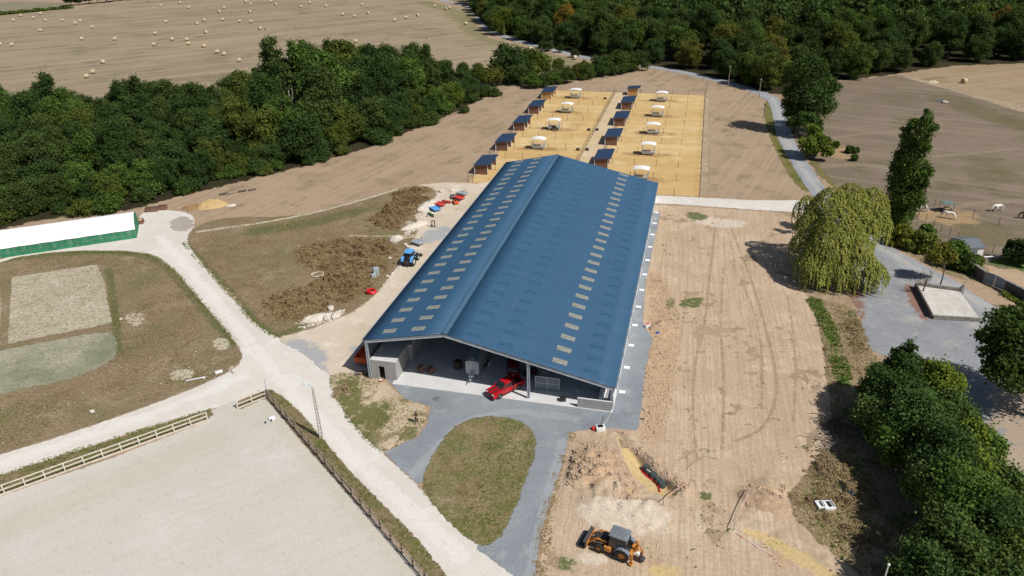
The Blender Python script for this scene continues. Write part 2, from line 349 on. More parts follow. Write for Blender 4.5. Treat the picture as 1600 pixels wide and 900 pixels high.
patch('lane_verge', wpoly([(1196, 155), (1207, 160), (1210, 205), (1232, 245), (1262, 283), (1275, 300), (1258, 300), (1240, 285), (1222, 255), (1203, 215), (1194, 185)], 1), m_verge, 6000, .9)
patch('lane_verge', wpoly([(1226, 165), (1236, 200), (1262, 243), (1290, 285), (1318, 300), (1300, 285), (1282, 262), (1262, 235), (1245, 205), (1236, 172)], 1), m_verge, 6000, .9)
LANE = [(1206, 152), (1216, 170), (1221, 195), (1226, 215), (1243, 245), (1266, 282), (1290, 312), (1320, 345), (1362, 380), (1420, 414), (1480, 444), (1540, 476), (1590, 512), (1650, 560), (1720, 620)]
# grey yard on the right
m_yard = gmat('grey_yard_gravel', A(156, 158, 162), A(143, 146, 151), A(168, 167, 165), big=.08, mid=.35, fine=5, fvar=.16, edge=(.55, .6), bump=.3, patches=[(A(126, 130, 137), .1, .5, .7, .65), (A(182, 178, 170), .25, .56, .72, .6), (A(130, 132, 136), .9, .56, .72, .4)],
              marks=[('leaf', A(142, 98, 78), .8, .9), ('dirt', A(178, 160, 138), .9, .5)])
patch('gravel_yard', wpoly([(1330, 415), (1352, 385), (1372, 384), (1420, 418), (1470, 446), (1530, 470), (1580, 508), (1680, 590), (1720, 800), (1640, 790), (1585, 740), (1555, 690), (1500, 640), (1440, 590), (1395, 560), (1362, 548), (1346, 515), (1340, 480), (1320, 455)]), m_yard, 16000, 1.2,
      masks={'leaf': blobs([([(1318, 430), (1345, 450), (1350, 500), (1335, 500), (1312, 460)], 1.2), ([(1412, 440), (1436, 455), (1440, 480), (1455, 505), (1440, 500), (1418, 470)], .8), ([(1300, 440), (1340, 455), (1325, 470), (1295, 460)], 1)]),
             'dirt': blobs([([(1560, 590), (1640, 620), (1720, 800), (1640, 790), (1585, 740), (1545, 670)], 3), ([(1410, 415), (1440, 420), (1500, 450), (1480, 455), (1440, 440)], 1)])})
patch('lane', ribbon(LANE, [3.8, 4, 4, 4, 4, 4.2, 4.4, 4.6, 4.6, 4.6, 4.6, 4.6]), m_lane, 16000, .8, masks={'worn': track(LANE, .8)})
patch('roadside_dirt', wpoly([(1500, 440), (1530, 436), (1560, 452), (1600, 475), (1660, 510), (1660, 535), (1600, 508), (1560, 480), (1520, 460)], 1), gmat('pale_roadside_dirt', A(186, 162, 138), A(172, 150, 126), A(150, 136, 100), mid=.5, edge=(.5, .8)), 6000, .9)
patch('garden_path', wpoly([(1536, 420), (1548, 416), (1600, 430), (1700, 455), (1700, 490), (1600, 462), (1568, 445), (1540, 432)], 1), gmat('beige_sand', A(196, 172, 146), A(184, 160, 134), mid=.6, edge=(.3, .8)), 5000, .8)
patch('lawn', wpoly([(1540, 412), (1560, 404), (1600, 400), (1700, 405), (1700, 452), (1600, 424), (1560, 415)], 1), gmat('watered_lawn', A(84, 110, 52), A(98, 118, 62), mid=.4, edge=(.4, .8)), 4000, .8)
# left meadow blocks
m_mead = gmat('rough_brown_meadow', A(146, 128, 103), A(134, 119, 93), A(153, 137, 113), big=.05, mid=.3, fine=2.6, fvar=.26, edge=(.55, .8), bump=.5, bdist=.12,
              patches=[(A(116, 113, 76), .1, .46, .68, .65), (A(112, 90, 70), .2, .55, .72, .55), (A(166, 150, 130), .5, .62, .72, .5)], marks=[('green', A(96, 102, 62), .75, .9), ('pale', A(205, 194, 174), .8, .8)], speck=(A(196, 184, 164), 2.6, .735))
patch('left_meadow', wpoly([(-260, 480), (0, 405), (100, 391), (225, 393), (262, 412), (300, 455), (338, 500), (370, 538), (380, 560), (352, 586), (200, 646), (0, 711), (-260, 790)], 1), m_mead, 16000, 1.0,
      masks={'green': tracks([([(0, 408), (100, 395), (225, 396), (262, 416), (300, 460), (338, 504), (366, 538)], 1.0), ([(170, 420), (180, 500), (186, 550)], .7)]), 'pale': blobs([([(265, 580), (300, 575), (305, 590), (270, 595)], .7), ([(355, 570), (372, 575), (365, 585)], .5), ([(195, 492), (222, 488), (228, 505), (200, 510)], .8), ([(330, 530), (355, 528), (360, 548), (335, 545)], .6)])})
m_plot = gmat('weedy_sand_plot', A(196, 184, 164), A(188, 174, 154), A(205, 194, 176), big=.08, mid=.5, fine=4, fvar=.2, edge=(.3, .9), bump=.5, patches=[(A(118, 122, 86), 2.0, .47, .64, .75), (A(136, 134, 102), .45, .46, .7, .55)])
patch('weedy_plot', wpoly([(18, 433), (152, 413), (163, 440), (175, 505), (12, 537), (16, 480)]), m_plot, 9000, .6)
patch('weedy_plot', wpoly([(-60, 450), (-2, 437), (2, 480), (-2, 540), (-60, 552)]), m_plot, 3000, .6)
patch('weedy_plot', wpoly([(-260, 600), (0, 548), (172, 514), (184, 535), (182, 555), (165, 570), (100, 596), (0, 614), (-260, 690)], 1), gmat('weedy_grey_plot', A(176, 170, 150), A(150, 150, 128), A(186, 176, 156), big=.1, mid=.5, fine=4, fvar=.22, edge=(.4, .8), bump=.6, patches=[(A(122, 128, 100), .14, .4, .68, .75), (A(108, 114, 80), 2.2, .5, .64, .6)]), 9000, .8)
patch('scrub_meadow', wpoly([(288, 378), (305, 352), (360, 338), (450, 340), (530, 322), (600, 300), (640, 290), (672, 292), (684, 305), (668, 330), (655, 352), (640, 385), (625, 408), (606, 436), (588, 458), (555, 485), (520, 500), (470, 518), (436, 528), (415, 520), (398, 505), (372, 468), (338, 432), (308, 400)], 1), m_mead, 16000, 1.0,
      masks={'green': tracks([([(288, 380), (335, 432), (375, 475), (400, 508), (435, 527)], .9), ([(400, 362), (480, 350), (560, 330)], 2.5), ([(430, 525), (470, 512)], 1)]), 'pale': tracks([([(310, 362), (450, 342), (540, 320), (620, 296)], .5), ([(620, 340), (650, 352)], .8), ([(628, 372), (650, 368)], .7), ([(470, 503), (500, 497), (530, 490)], .9), ([(545, 368), (600, 370), (640, 367)], .35)])})
# pale limestone tracks and yards
m_path = gmat('limestone_track', A(224, 218, 210), A(216, 209, 200), A(228, 224, 217), big=.06, mid=.4, fine=4, fvar=.07, edge=(.3, .8), bump=.25, patches=[(A(204, 194, 180), .15, .58, .75, .5)], marks=[('track', A(232, 228, 223), .7, .5)])
patch('limestone_track', wpoly([(-260, 500), (0, 402), (100, 386), (212, 372), (216, 340), (225, 330), (262, 328), (300, 333), (306, 350), (290, 372), (300, 392), (335, 435), (370, 475), (400, 508), (438, 530), (470, 545), (505, 570), (518, 590), (526, 620), (545, 655), (575, 688), (600, 708), (650, 757), (690, 796), (740, 846), (790, 885), (830, 925), (1000, 1100), (860, 1125), (720, 930), (690, 892), (650, 842), (600, 792), (545, 735), (500, 680), (470, 648), (440, 622), (420, 606), (398, 614), (368, 628), (332, 640), (240, 664), (120, 704), (0, 742), (-260, 830), (-260, 785), (0, 712), (200, 647), (350, 588), (382, 562), (372, 538), (340, 500), (302, 455), (264, 411), (226, 392), (100, 391), (0, 406), (-260, 505)], 1), m_path, 30000, .8,
      masks={'track': tracks([([(250, 370), (330, 460), (410, 560), (500, 660), (600, 760), (720, 870)], 1.0), ([(0, 725), (200, 662), (380, 590)], .9)])})
m_sand = gmat('sandy_yard', A(216, 202, 184), A(206, 191, 170), A(222, 212, 197), big=.06, mid=.3, fine=4, fvar=.1, edge=(.5, .8), bump=.3, patches=[(A(188, 172, 148), .16, .55, .72, .6)], marks=[('grey', A(166, 170, 176), .85, .5), ('white', A(232, 226, 216), .85, .6)])
patch('sandy_yard', wpoly([(428, 528), (470, 519), (520, 502), (556, 486), (590, 458), (608, 436), (628, 408), (642, 385), (656, 352), (640, 325), (668, 318), (686, 303), (672, 291), (645, 290), (700, 284), (760, 288), (815, 262), (860, 262), (860, 300), (700, 520), (640, 560), (590, 585), (556, 578), (525, 592), (505, 578), (470, 550)], 1), m_sand, 16000, .9,
      masks={'grey': blobs([([(432, 540), (470, 528), (500, 545), (515, 560), (500, 590), (470, 575), (445, 560)], 2.2), ([(655, 372), (680, 355), (705, 352), (700, 372), (670, 382)], 1.6), ([(545, 545), (570, 530), (580, 545), (560, 555)], 1)]), 'white': blobs([([(660, 325), (680, 310), (695, 312), (690, 325), (670, 340)], .8), ([(632, 360), (655, 345), (660, 352), (640, 365)], .7), ([(700, 298), (720, 292), (718, 300)], .8)])})
patch('dung_apron', wpoly([(265, 352), (275, 338), (300, 340), (304, 355), (285, 362), (270, 360)], 1), gmat('stained_sand', A(186, 176, 166), A(172, 162, 152), mid=.5, edge=(.8, .6)), 2000, .8)
# paddocks in barn axes
def bpoly(pts): return np.array([B(a, b)[:2] for a, b in pts])
m_pad = gmat('ochre_paddock_sand', A(219, 191, 138), A(209, 179, 125), A(224, 201, 155), big=.05, mid=.16, fine=2.5, fvar=.1, edge=(.35, .6), bump=.3, patches=[(A(178, 142, 92), .07, .56, .74, .6)], marks=[('band', A(204, 168, 112), .6, .2), ('wear', A(160, 130, 94), .75, .35)])
FEED = [(0.5, 111.6), (0.9, 131.5), (1.2, 151.5), (0.6, 171.6), (29.6, 91.2), (29.7, 111.6), (29.5, 131.5), (29.4, 151.3), (29.4, 171.5)]
def wear(X, Y):
    r = 0*X
    for a, b in FEED:
        c = B(a, b); ua = (X-c[0])*BAX[0]+(Y-c[1])*BAX[1]; ub = (X-c[0])*BAY[0]+(Y-c[1])*BAY[1]
        r = np.maximum(r, np.exp(-(ua/7.5)**2-(ub/2.6)**2)*.85)
    return r
def pband(X, Y):
    ub = (X-BO[0])*BAY[0]+(Y-BO[1])*BAY[1]; ua = (X-BO[0])*BAX[0]+(Y-BO[1])*BAX[1]; k = np.floor((ub-82)/10).astype(int); t = ((ub-82)/10) % 1
    lev = np.random.default_rng(4).random(64)[(k+20*(ua > 15)) % 64]; return np.clip(lev*.8+.45*np.exp(-(np.minimum(t, 1-t)*10/.5)**2), 0, 1)
patch('paddock_sand', bpoly([(-10.3, 81.8), (12.6, 81.8), (12.6, 182.2), (-8.5, 182.2), (-8.5, 176), (-9.5, 100)]), m_pad, 12000, .7, masks={'wear': wear, 'band': pband})
patch('paddock_sand', bpoly([(17.5, 81.8), (43.4, 81.8), (43.0, 182.0), (19.8, 182.0)]), m_pad, 12000, .7, masks={'wear': wear, 'band': pband})
patch('paddock_path', bpoly([(12.7, 79), (17.4, 79), (17.6, 181.5), (13.0, 181.5)]), gmat('beige_path', A(214, 192, 158), A(205, 182, 148), A(220, 202, 172), mid=.3, edge=(.25, .6), fvar=.08), 6000, .6)
patch('cross_path', wpoly([(1000, 304), (1100, 309), (1180, 313), (1252, 313), (1290, 318), (1290, 336), (1252, 332), (1180, 328), (1100, 322), (1000, 316)]), m_path, 8000, .7, masks={'track': lambda X, Y: 0*X})
patch('paddock_margin', bpoly([(43.3, 83), (45.3, 83), (44.6, 180), (43.2, 182)]), gmat('pale_margin', A(190, 172, 144), A(168, 150, 124), A(150, 138, 108), mid=.5, edge=(.6, .5)), 3000, .6)
# building plot of bare earth on the right of the barn
trk = [([(1120, 335), (1110, 420), (1100, 520), (1085, 560), (1082, 640), (1088, 720)], .22), ([(1130, 420), (1125, 520), (1132, 600), (1128, 700)], .2), ([(1160, 440), (1190, 520), (1190, 640)], .2), ([(1175, 440), (1210, 560), (1215, 620), (1195, 670), (1150, 690)], .25), ([(1230, 460), (1245, 560), (1240, 660)], .2), ([(1140, 350), (1175, 440)], .2),
       ([(1060, 720), (1090, 700), (1120, 705)], .15), ([(1070, 735), (1095, 712), (1125, 718)], .15)]
m_dirt = gmat('bare_earth', A(204, 182, 157), A(194, 171, 146), A(210, 191, 168), big=.04, mid=.22, fine=2.6, fvar=.13, edge=(.5, .9), bump=.35, bdist=.08, stripe=(heading(P(1110, 640), P(1100, 430)), 2.4, A(174, 150, 125), .55),
              patches=[(A(174, 149, 122), .12, .52, .74, .55), (A(128, 119, 88), .7, .68, .74, .6)], marks=[('track', A(158, 133, 108), .65, .8), ('clod', A(194, 163, 130), .7, 1.2), ('white', A(218, 206, 188), .75, .5), ('yellow', A(208, 183, 132), .92, 1.1), ('green', A(92, 104, 58), .9, 1.2)], speck=(A(212, 198, 180), 2.4, .72))
PLOT = [(990, 318), (1100, 324), (1252, 334), (1260, 380), (1245, 440), (1268, 470), (1285, 530), (1292, 580), (1300, 640), (1296, 690), (1270, 725), (1245, 760), (1230, 790), (1290, 850), (1350, 905), (1380, 945), (1420, 1120), (800, 1120), (836, 945), (845, 860), (862, 780), (884, 712), (894, 672), (930, 666), (996, 672), (1000, 640), (1006, 570), (1012, 530), (1002, 505), (1008, 440), (1016, 390), (1020, 350)]
PLOT_MASKS = {'track': tracks(trk), 'clod': blobs([([(1010, 420), (1035, 430), (1065, 510), (1055, 580), (1035, 680), (1002, 700), (1005, 560), (1015, 500)], 1.6), ([(905, 690), (950, 700), (980, 740), (930, 770), (895, 740)], 1.5), ([(1160, 760), (1215, 765), (1205, 800), (1165, 790)], 1), ([(1215, 860), (1240, 880), (1210, 895)], 1)]),
             'white': blobs([([(900, 790), (960, 782), (1010, 788), (1055, 812), (1040, 835), (960, 830), (905, 815)], 1.2), ([(905, 860), (950, 872), (940, 885), (905, 878)], .8), ([(1060, 335), (1120, 340), (1180, 350), (1120, 358)], 2)]),
             'yellow': lambda X, Y: np.maximum(np.maximum(np.clip(.5-sdist(X, Y, TR_POLY)/.7, 0, 1)*np.clip((line_dist(X, Y, TR_R)-.12)/.2, 0, 1), np.clip(.5-sdist(X, Y, T2_POLY)/.5, 0, 1)), np.maximum(blob([(1015, 885), (1060, 882), (1065, 905), (1010, 905)], .6)(X, Y), .7*blob([(975, 760), (1005, 765), (1000, 780), (975, 778)], .8)(X, Y))),
             'green': blobs([([(1040, 468), (1055, 465), (1052, 482), (1042, 484)], .4), ([(1060, 470), (1100, 462), (1095, 480), (1065, 482)], .7), ([(1070, 330), (1110, 336), (1100, 345), (1075, 342)], .9), ([(1090, 770), (1112, 768), (1110, 782), (1094, 780)], .4), ([(870, 870), (900, 875), (895, 890), (868, 888)], .6), ([(1100, 700), (1112, 702), (1106, 712)], .3)])}
W_PLOT = wpoly(PLOT, 1)
x0, x1, y0, y1 = HOLE
patch('building_plot', W_PLOT, m_dirt, 0, .9, step=.34, zf=plot_z, masks=PLOT_MASKS, skip=(x0+.2, x1-.2, y0+.2, y1-.2))
xr = np.array([(x0-.9, y0-.9), (x1+.9, y0-.9), (x1+.9, y1+.9), (x0-.9, y1+.9)])
patch('excavation', xr, m_dirt, 0, .3, step=.13, zf=lambda X, Y, sd: plot_z(X, Y, sdist(X, Y, W_PLOT)), masks=PLOT_MASKS)
# grey gravel round the barn and the drive
m_grav = gmat('blue_grey_gravel', A(150, 156, 162), A(138, 145, 152), A(160, 164, 168), big=.07, mid=.35, fine=6, fvar=.14, edge=(.22, 1.1), bump=.3, patches=[(A(122, 128, 136), .12, .5, .72, .6), (A(176, 177, 178), .3, .58, .75, .5), (A(116, 120, 124), 1.1, .6, .74, .35)], marks=[('pale', A(172, 175, 178), .5, .4)])
patch('gravel_drive', wpoly([(600, 585), (628, 620), (650, 630), (674, 634), (668, 662), (652, 684), (628, 694), (600, 707), (652, 757), (668, 752), (690, 790), (730, 842), (756, 852), (742, 856), (790, 890), (822, 915), (838, 918), (838, 880), (845, 835), (860, 780), (880, 720), (890, 676), (928, 669), (996, 674), (1002, 640), (1008, 580), (1016, 545), (1024, 518), (1004, 506), (1009, 440), (1022, 378), (1034, 322), (1015, 316), (985, 400), (930, 540), (820, 570), (700, 560)]), m_grav, 24000, .6, masks={'pale': tracks([([(640, 745), (680, 705), (720, 660), (800, 640), (900, 655)], .7), ([(830, 900), (850, 800), (880, 690)], .7)])})
m_island = gmat('island_weeds', A(138, 128, 96), A(126, 119, 84), A(147, 133, 106), big=.08, mid=.4, fine=2.6, fvar=.28, edge=(.3, 1.1), bump=.5, bdist=.12, patches=[(A(98, 106, 58), .2, .46, .62, .75), (A(92, 74, 54), .3, .57, .7, .6), (A(182, 168, 146), 1.2, .66, .74, .7)])
ISLAND = wpoly([(660, 748), (668, 725), (690, 688), (715, 662), (750, 650), (790, 651), (822, 662), (838, 682), (836, 712), (822, 750), (805, 795), (785, 835), (762, 855), (742, 850), (712, 828), (682, 795), (662, 768)], 1)
patch('grass_island', ISLAND, m_island, 9000, .6)
PERSON_PATCH = wpoly([(512, 592), (530, 582), (560, 584), (590, 592), (612, 606), (640, 628), (672, 634), (655, 680), (628, 693), (600, 706), (572, 686), (545, 655), (524, 622)], 1)
patch('bare_corner', PERSON_PATCH, gmat('sandy_weeds', A(206, 188, 164), A(192, 174, 148), A(170, 152, 122), big=.1, mid=.45, fine=4, fvar=.2, edge=(.3, 1), bump=.6, patches=[(A(108, 108, 66), .16, .52, .62, .85), (A(150, 128, 100), .4, .55, .7, .7)], marks=[('green', A(104, 106, 60), .9, .7)]), 8000, .7,
      masks={'green': blobs([([(520, 595), (565, 590), (560, 640), (600, 625), (612, 640), (600, 670), (575, 680), (540, 650)], 1.2)])})
# riding arena and its grass edges
m_arena = gmat('arena_sand', A(211, 205, 197), A(205, 199, 190), A(215, 209, 202), big=.03, mid=.15, fine=3, fvar=.05, edge=(.2, 1.2), bump=.15, bdist=.02, patches=[(A(203, 199, 182), .06, .52, .75, .6), (A(172, 169, 158), 1.3, .59, .7, .5), (A(186, 183, 174), .3, .56, .72, .4)], stripe=(heading(P(0, 850), P(330, 735)), 1.4, A(200, 195, 186), .35), marks=[('green', A(196, 190, 166), .4, 1.6)])
ARENA = wpoly([(-260, 875), (0, 776), (180, 714), (324, 658), (332, 640), (372, 625), (376, 640), (413, 622), (423, 632), (470, 690), (520, 746), (570, 800), (640, 876), (700, 945), (870, 1140), (-700, 1140)])
patch('riding_arena', ARENA, m_arena, 12000, .5, masks={'green': tracks([([(425, 640), (480, 705), (570, 805), (650, 895)], 1.6), ([(0, 830), (100, 790), (330, 690)], 2.5), ([(375, 645), (415, 628)], 1.0)])})
m_edge = gmat('arena_verge', A(122, 114, 80), A(138, 122, 96), A(106, 110, 66), big=.1, mid=.5, fine=3, fvar=.28, edge=(.35, 1.1), bump=1, bdist=.1, patches=[(A(152, 134, 110), .3, .55, .7, .7)])
V1 = wpoly([(421, 608), (445, 622), (470, 645), (500, 682), (548, 738), (602, 793), (652, 842), (690, 890), (720, 930), (850, 1090), (830, 1090), (690, 925), (640, 866), (572, 792), (520, 736), (470, 680), (428, 632), (414, 616)])
patch('arena_verge', V1, m_edge, 8000, .6)
V2 = wpoly([(-260, 832), (0, 744), (120, 706), (240, 668), (325, 640), (334, 648), (240, 684), (120, 732), (0, 772), (-260, 870)])
patch('arena_verge', V2, m_edge, 8000, .6)
patch('arena_verge', wpoly([(366, 632), (392, 618), (416, 611), (418, 622), (374, 640)]), m_edge, 2000, .5)
# rough grass right of the plot, ditch
m_rough = gmat('dry_rough_grass', A(160, 143, 116), A(143, 128, 100), A(170, 153, 126), big=.08, mid=.4, fine=2.6, fvar=.26, edge=(.7, .8), bump=1, bdist=.14, patches=[(A(106, 108, 60), .25, .52, .66, .7), (A(104, 84, 62), .3, .58, .7, .6)], marks=[('green', A(84, 110, 46), .95, 1.2)])
ROUGH1 = wpoly([(1232, 800), (1240, 765), (1268, 728), (1294, 694), (1330, 690), (1380, 720), (1430, 800), (1440, 905), (1450, 1120), (1410, 1120), (1380, 945), (1350, 905), (1290, 852)], 1)
patch('rough_grass', ROUGH1, m_rough, 9000, .9, masks={'green': blobs([([(1320, 715), (1345, 725), (1370, 770), (1355, 780), (1330, 745)], .8)])})
ROUGH2 = wpoly([(1262, 462), (1290, 470), (1330, 478), (1345, 505), (1360, 545), (1380, 570), (1440, 600), (1510, 660), (1560, 720), (1620, 800), (1680, 1120), (1440, 1120), (1400, 800), (1360, 720), (1310, 690), (1298, 640), (1292, 580), (1285, 530), (1270, 480)], 1)
patch('rough_grass', ROUGH2, m_rough, 12000, .9, z=.024, masks={'green': tracks([([(1270, 465), (1285, 490), (1297, 520), (1306, 555), (1320, 600)], .7)])})
patch('hedge_verge', wpoly([(1375, 355), (1400, 350), (1470, 385), (1530, 405), (1560, 440), (1530, 442), (1480, 430), (1420, 398), (1380, 372)], 1), m_rough, 4000, .9, masks={'green': lambda X, Y: 0*X})
# ------------------------------------------------------------------ shared materials
M = {}
def roof_mat(name, col):
    t = NT(name); v = t.n('TexCoord').outputs['Object']; sx = t.n('SeparateXYZ', {0: v})
    sh = t.n('TexWhiteNoise', {'W': t.math('FLOOR', t.math('DIVIDE', sx.outputs[1], PBW))}, noise_dimensions='1D').outputs['Value']
    st = t.noise(1.0, 4, .65, t.n('Mapping', {'Vector': v, 'Scale': (.12, 1.6, .12)}).outputs[0]); bl = t.noise(.16, 4, .6, v)
    k = t.math('ADD', t.math('MULTIPLY', sh, .04), t.math('ADD', t.math('MULTIPLY', t.ramp(st, .3, .7), .09), t.math('ADD', t.math('MULTIPLY', bl, .12), .85)))
    c = t.mix(1.0, col, t.n('CombineColor', {0: k, 1: k, 2: k}).outputs[0], 'MULTIPLY')
    c = t.mix(t.math('MULTIPLY', t.ramp(t.noise(.9, 6, .7, v), .56, .75), .22), c, (.16, .19, .21))
    return t.surf(t.n('BsdfPrincipled', {'Base Color': c, 'Roughness': .5, 'Specular IOR Level': .35}))
PBW = 79.38/78
M['roof'] = roof_mat('blue_roof_sheet', (0.034, 0.094, 0.176))
M['roof_cap'] = pmat('blue_ridge_cap', (0.058, 0.122, 0.19), .5, 0, .08, .5, .4)
M['galv'] = pmat('galvanised_steel', (0.44, 0.48, 0.52), .45, .35, .12, 1.2, .5)
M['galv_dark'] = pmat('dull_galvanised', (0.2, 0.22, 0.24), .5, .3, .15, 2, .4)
M['concrete'] = pmat('pale_concrete', (0.56, 0.56, 0.565), .85, 0, .06, .4, .2, dirt=((.5, .48, .44), .4), bump=.1)
M['white_panel'] = pmat('white_concrete_panel', (0.72, 0.73, 0.75), .8, 0, .05, .6, .2, dirt=((.55, .54, .5), .3))
M['white'] = pmat('white_paint', (0.74, 0.74, 0.74), .6, 0, .05, 1.5, .3, dirt=((.5, .48, .44), .3))
M['black'] = pmat('black_plastic', (0.02, 0.021, 0.023), .5, 0, .2, 3, .4)
M['door_shade'] = pmat('painted_door_shade', (0.02, 0.02, 0.022), .9, 0, .2, 3, .2)
M['rubber'] = pmat('tyre_rubber', (0.028, 0.027, 0.026), .85, 0, .25, 6, .2, dirt=((.14, .12, .09), .4))
M['glass'] = pmat('dark_glass', (0.02, 0.03, 0.035), .08, 0, .1, 1, .6)
M['red'] = pmat('red_car_paint', (0.42, 0.008, 0.014), .25, 0, .08, 2, .55)
M['dred'] = pmat('dark_red_paint', (0.28, 0.01, 0.012), .3, 0, .1, 2, .5)
M['chrome'] = pmat('bright_metal', (0.6, 0.6, 0.62), .25, .9, .05, 2, .5)
M['lamp'] = pmat('lamp_lens', (0.75, 0.76, 0.78), .15, 0, .05, 3, .6)
M['orange'] = pmat('digger_orange', (0.5, 0.2, 0.035), .55, 0, .2, 3, .35, dirt=((.2, .14, .08), .6))
M['skip_orange'] = pmat('orange_red_paint', (0.6, 0.1, 0.025), .55, 0, .12, 1.5, .3, dirt=((.3, .1, .05), .5))
M['steel_dark'] = pmat('dark_steel', (0.05, 0.05, 0.055), .6, .3, .25, 4, .4, dirt=((.18, .14, .09), .45))
M['cab_grey'] = pmat('cab_grey', (0.16, 0.19, 0.22), .5, 0, .12, 2, .4, dirt=((.3, .28, .25), .3))
M['blue'] = pmat('tractor_blue', (0.02, 0.12, 0.42), .4, 0, .1, 2, .45)
M['sky_blue'] = pmat('faded_blue', (0.10, 0.34, 0.68), .5, 0, .08, 2, .4)
M['impl_red'] = pmat('implement_red', (0.55, 0.05, 0.035), .55, 0, .15, 3, .35, dirt=((.2, .1, .07), .4))
M['green'] = pmat('implement_green', (0.10, 0.2, 0.07), .6, 0, .2, 3, .3, dirt=((.2, .15, .1), .4))
M['post'] = pmat('weathered_post', (0.12, 0.095, 0.075), .9, 0, .3, 4, .15)
M['post_pale'] = pmat('pale_rail', (0.62, 0.57, 0.5), .8, 0, .12, 2, .2, dirt=((.34, .3, .25), .5))
M['rail_brown'] = pmat('grey_brown_rail', (0.30, 0.245, 0.21), .9, 0, .2, 2, .15)
M['plank'] = pmat('red_brown_boards', (0.19, 0.105, 0.075), .85, 0, .25, 1.2, .15, dirt=((.12, .08, .07), .5), bump=.3)
M['plank_new'] = pmat('new_pine_boards', (0.46, 0.26, 0.10), .8, 0, .2, 1.2, .2, bump=.3)
M['wire'] = pmat('fence_wire', (0.1, 0.1, 0.1), .5, .5, .1)
M['straw'] = pmat('straw', (0.46, 0.33, 0.16), .95, 0, .3, 6, .1, bump=.6)
M['bale'] = pmat('straw_bale', (0.47, 0.39, 0.27), .95, 0, .2, 4, .1, bump=.5)
M['bale_end'] = pmat('straw_bale_end', (0.46, 0.34, 0.2), .95, 0, .25, 6, .1, bump=.5)
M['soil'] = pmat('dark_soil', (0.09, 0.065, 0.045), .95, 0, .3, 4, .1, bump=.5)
def block_mat():
    t = NT('concrete_block'); v = t.n('TexCoord').outputs['Object']
    sx = t.n('SeparateXYZ', {0: v}); cv = t.n('CombineXYZ', {0: t.math('ADD', sx.outputs[0], sx.outputs[1]), 1: sx.outputs[2], 2: 0.0})
    br = t.n('TexBrick', {'Vector': cv.outputs[0], 'Color1': (.36, .35, .345, 1), 'Color2': (.30, .295, .29, 1), 'Mortar': (.40, .39, .38, 1), 'Scale': 1.0, 'Mortar Size': .012, 'Brick Width': .5, 'Row Height': .2})
    c = t.mix(t.math('MULTIPLY', t.ramp(t.noise(1.2, 5, .6, v), .4, .7), .5), br.outputs[0], (.42, .4, .385))
    return t.surf(t.n('BsdfPrincipled', {'Base Color': c, 'Roughness': .95, 'Specular IOR Level': .1}))
M['block'] = block_mat()
def skylight_mat(name, col, tr):
    t = NT(name); v = t.n('TexCoord').outputs['Object']
    c = t.mix(t.ramp(t.noise(1.5, 4, .6, v), .3, .7), tuple(x*.8 for x in col), tuple(min(1, x*1.2) for x in col))
    d = t.n('BsdfPrincipled', {'Base Color': c, 'Roughness': .35, 'Specular IOR Level': .4}); tl = t.n('BsdfTransparent', {'Color': (.8, .85, .8, 1)})
    mx = t.n('MixShader', {0: tr}); t.set(mx.inputs[1], d); t.set(mx.inputs[2], tl); return t.surf(mx)
M['sky1'] = skylight_mat('grp_skylight', (.27, .275, .24), .1)
M['sky2'] = skylight_mat('painted_dim_skylight', (.033, .091, .168), .0)  # same sheets as the pale rows; dark interior below put into the colour

# ------------------------------------------------------------------ the barn
WL, WR, LB, HL, HR, HE = 11.4946, 22.4378, 79.38, 6.369, 8.768, 3.601
WT = WL+WR
slab = MB().box((WT/2+1.9, LB/2-.05, .04), (WT-3.6, LB+1.0, .1)).build('barn_floor', M['concrete'])
slab.location = BO; slab.rotation_euler = (0, 0, -YAW); slab['kind'] = 'structure'
barn = empty('barn', BO, -YAW, 'long open-fronted barn with blue sheet-metal roof and rows of skylights', 'barn')
NPER = 26*9; PB = LB/NPER
def zroof(a): return HL+(HR-HL)*a/WL if a <= WL else HR-(HR-HE)*(a-WL)/WR
def roof_half(name, a_breaks, open_idx):
    """trapezoid-ribbed sheet with openings for the skylights; open_idx: strips that hold a skylight row"""
    V = []; Fc = []
    prof = [(0.0, 0.0), (.55, 0.0), (.68, .045), (.87, .045)]
    bs = []; zs = []
    for i in range(NPER):
        for q, h in prof: bs.append((i+q)*PB); zs.append(h)
    bs.append(LB); zs.append(0.0); nb = len(bs)
    for layer, off in ((0, 0.0), (1, -0.03)):
        for a in a_breaks:
            for b, h in zip(bs, zs): V.append((a, b, zroof(a)+h+off))
    na = len(a_breaks); idx = lambda l, i, j: l*na*nb+i*nb+j
    for i in range(na-1):
        for j in range(nb-1):
            if i in open_idx and (j//4) % 9 in (4, 5, 6): continue
            Fc.append((idx(0, i, j), idx(0, i+1, j), idx(0, i+1, j+1), idx(0, i, j+1)))
            Fc.append((idx(1, i, j), idx(1, i, j+1), idx(1, i+1, j+1), idx(1, i+1, j)))
    for j in range(nb-1):
        Fc.append((idx(0, 0, j), idx(0, 0, j+1), idx(1, 0, j+1), idx(1, 0, j))); Fc.append((idx(0, na-1, j+1), idx(0, na-1, j), idx(1, na-1, j), idx(1, na-1, j+1)))
    for i in range(na-1):
        Fc.append((idx(0, i, 0), idx(1, i, 0), idx(1, i+1, 0), idx(0, i+1, 0))); Fc.append((idx(0, i+1, nb-1), idx(1, i+1, nb-1), idx(1, i, nb-1), idx(0, i, nb-1)))
    return link_mesh(name, fast_mesh(name, np.array(V), np.array(Fc)), M['roof'], barn)
A_L = [-.25, 2.1, 4.0, 6.33, 8.23, WL]
A_R = [WL, 14.35, 16.25, 18.52, 20.42, 25.7, 27.6, 29.85, 31.75, WT+.25]
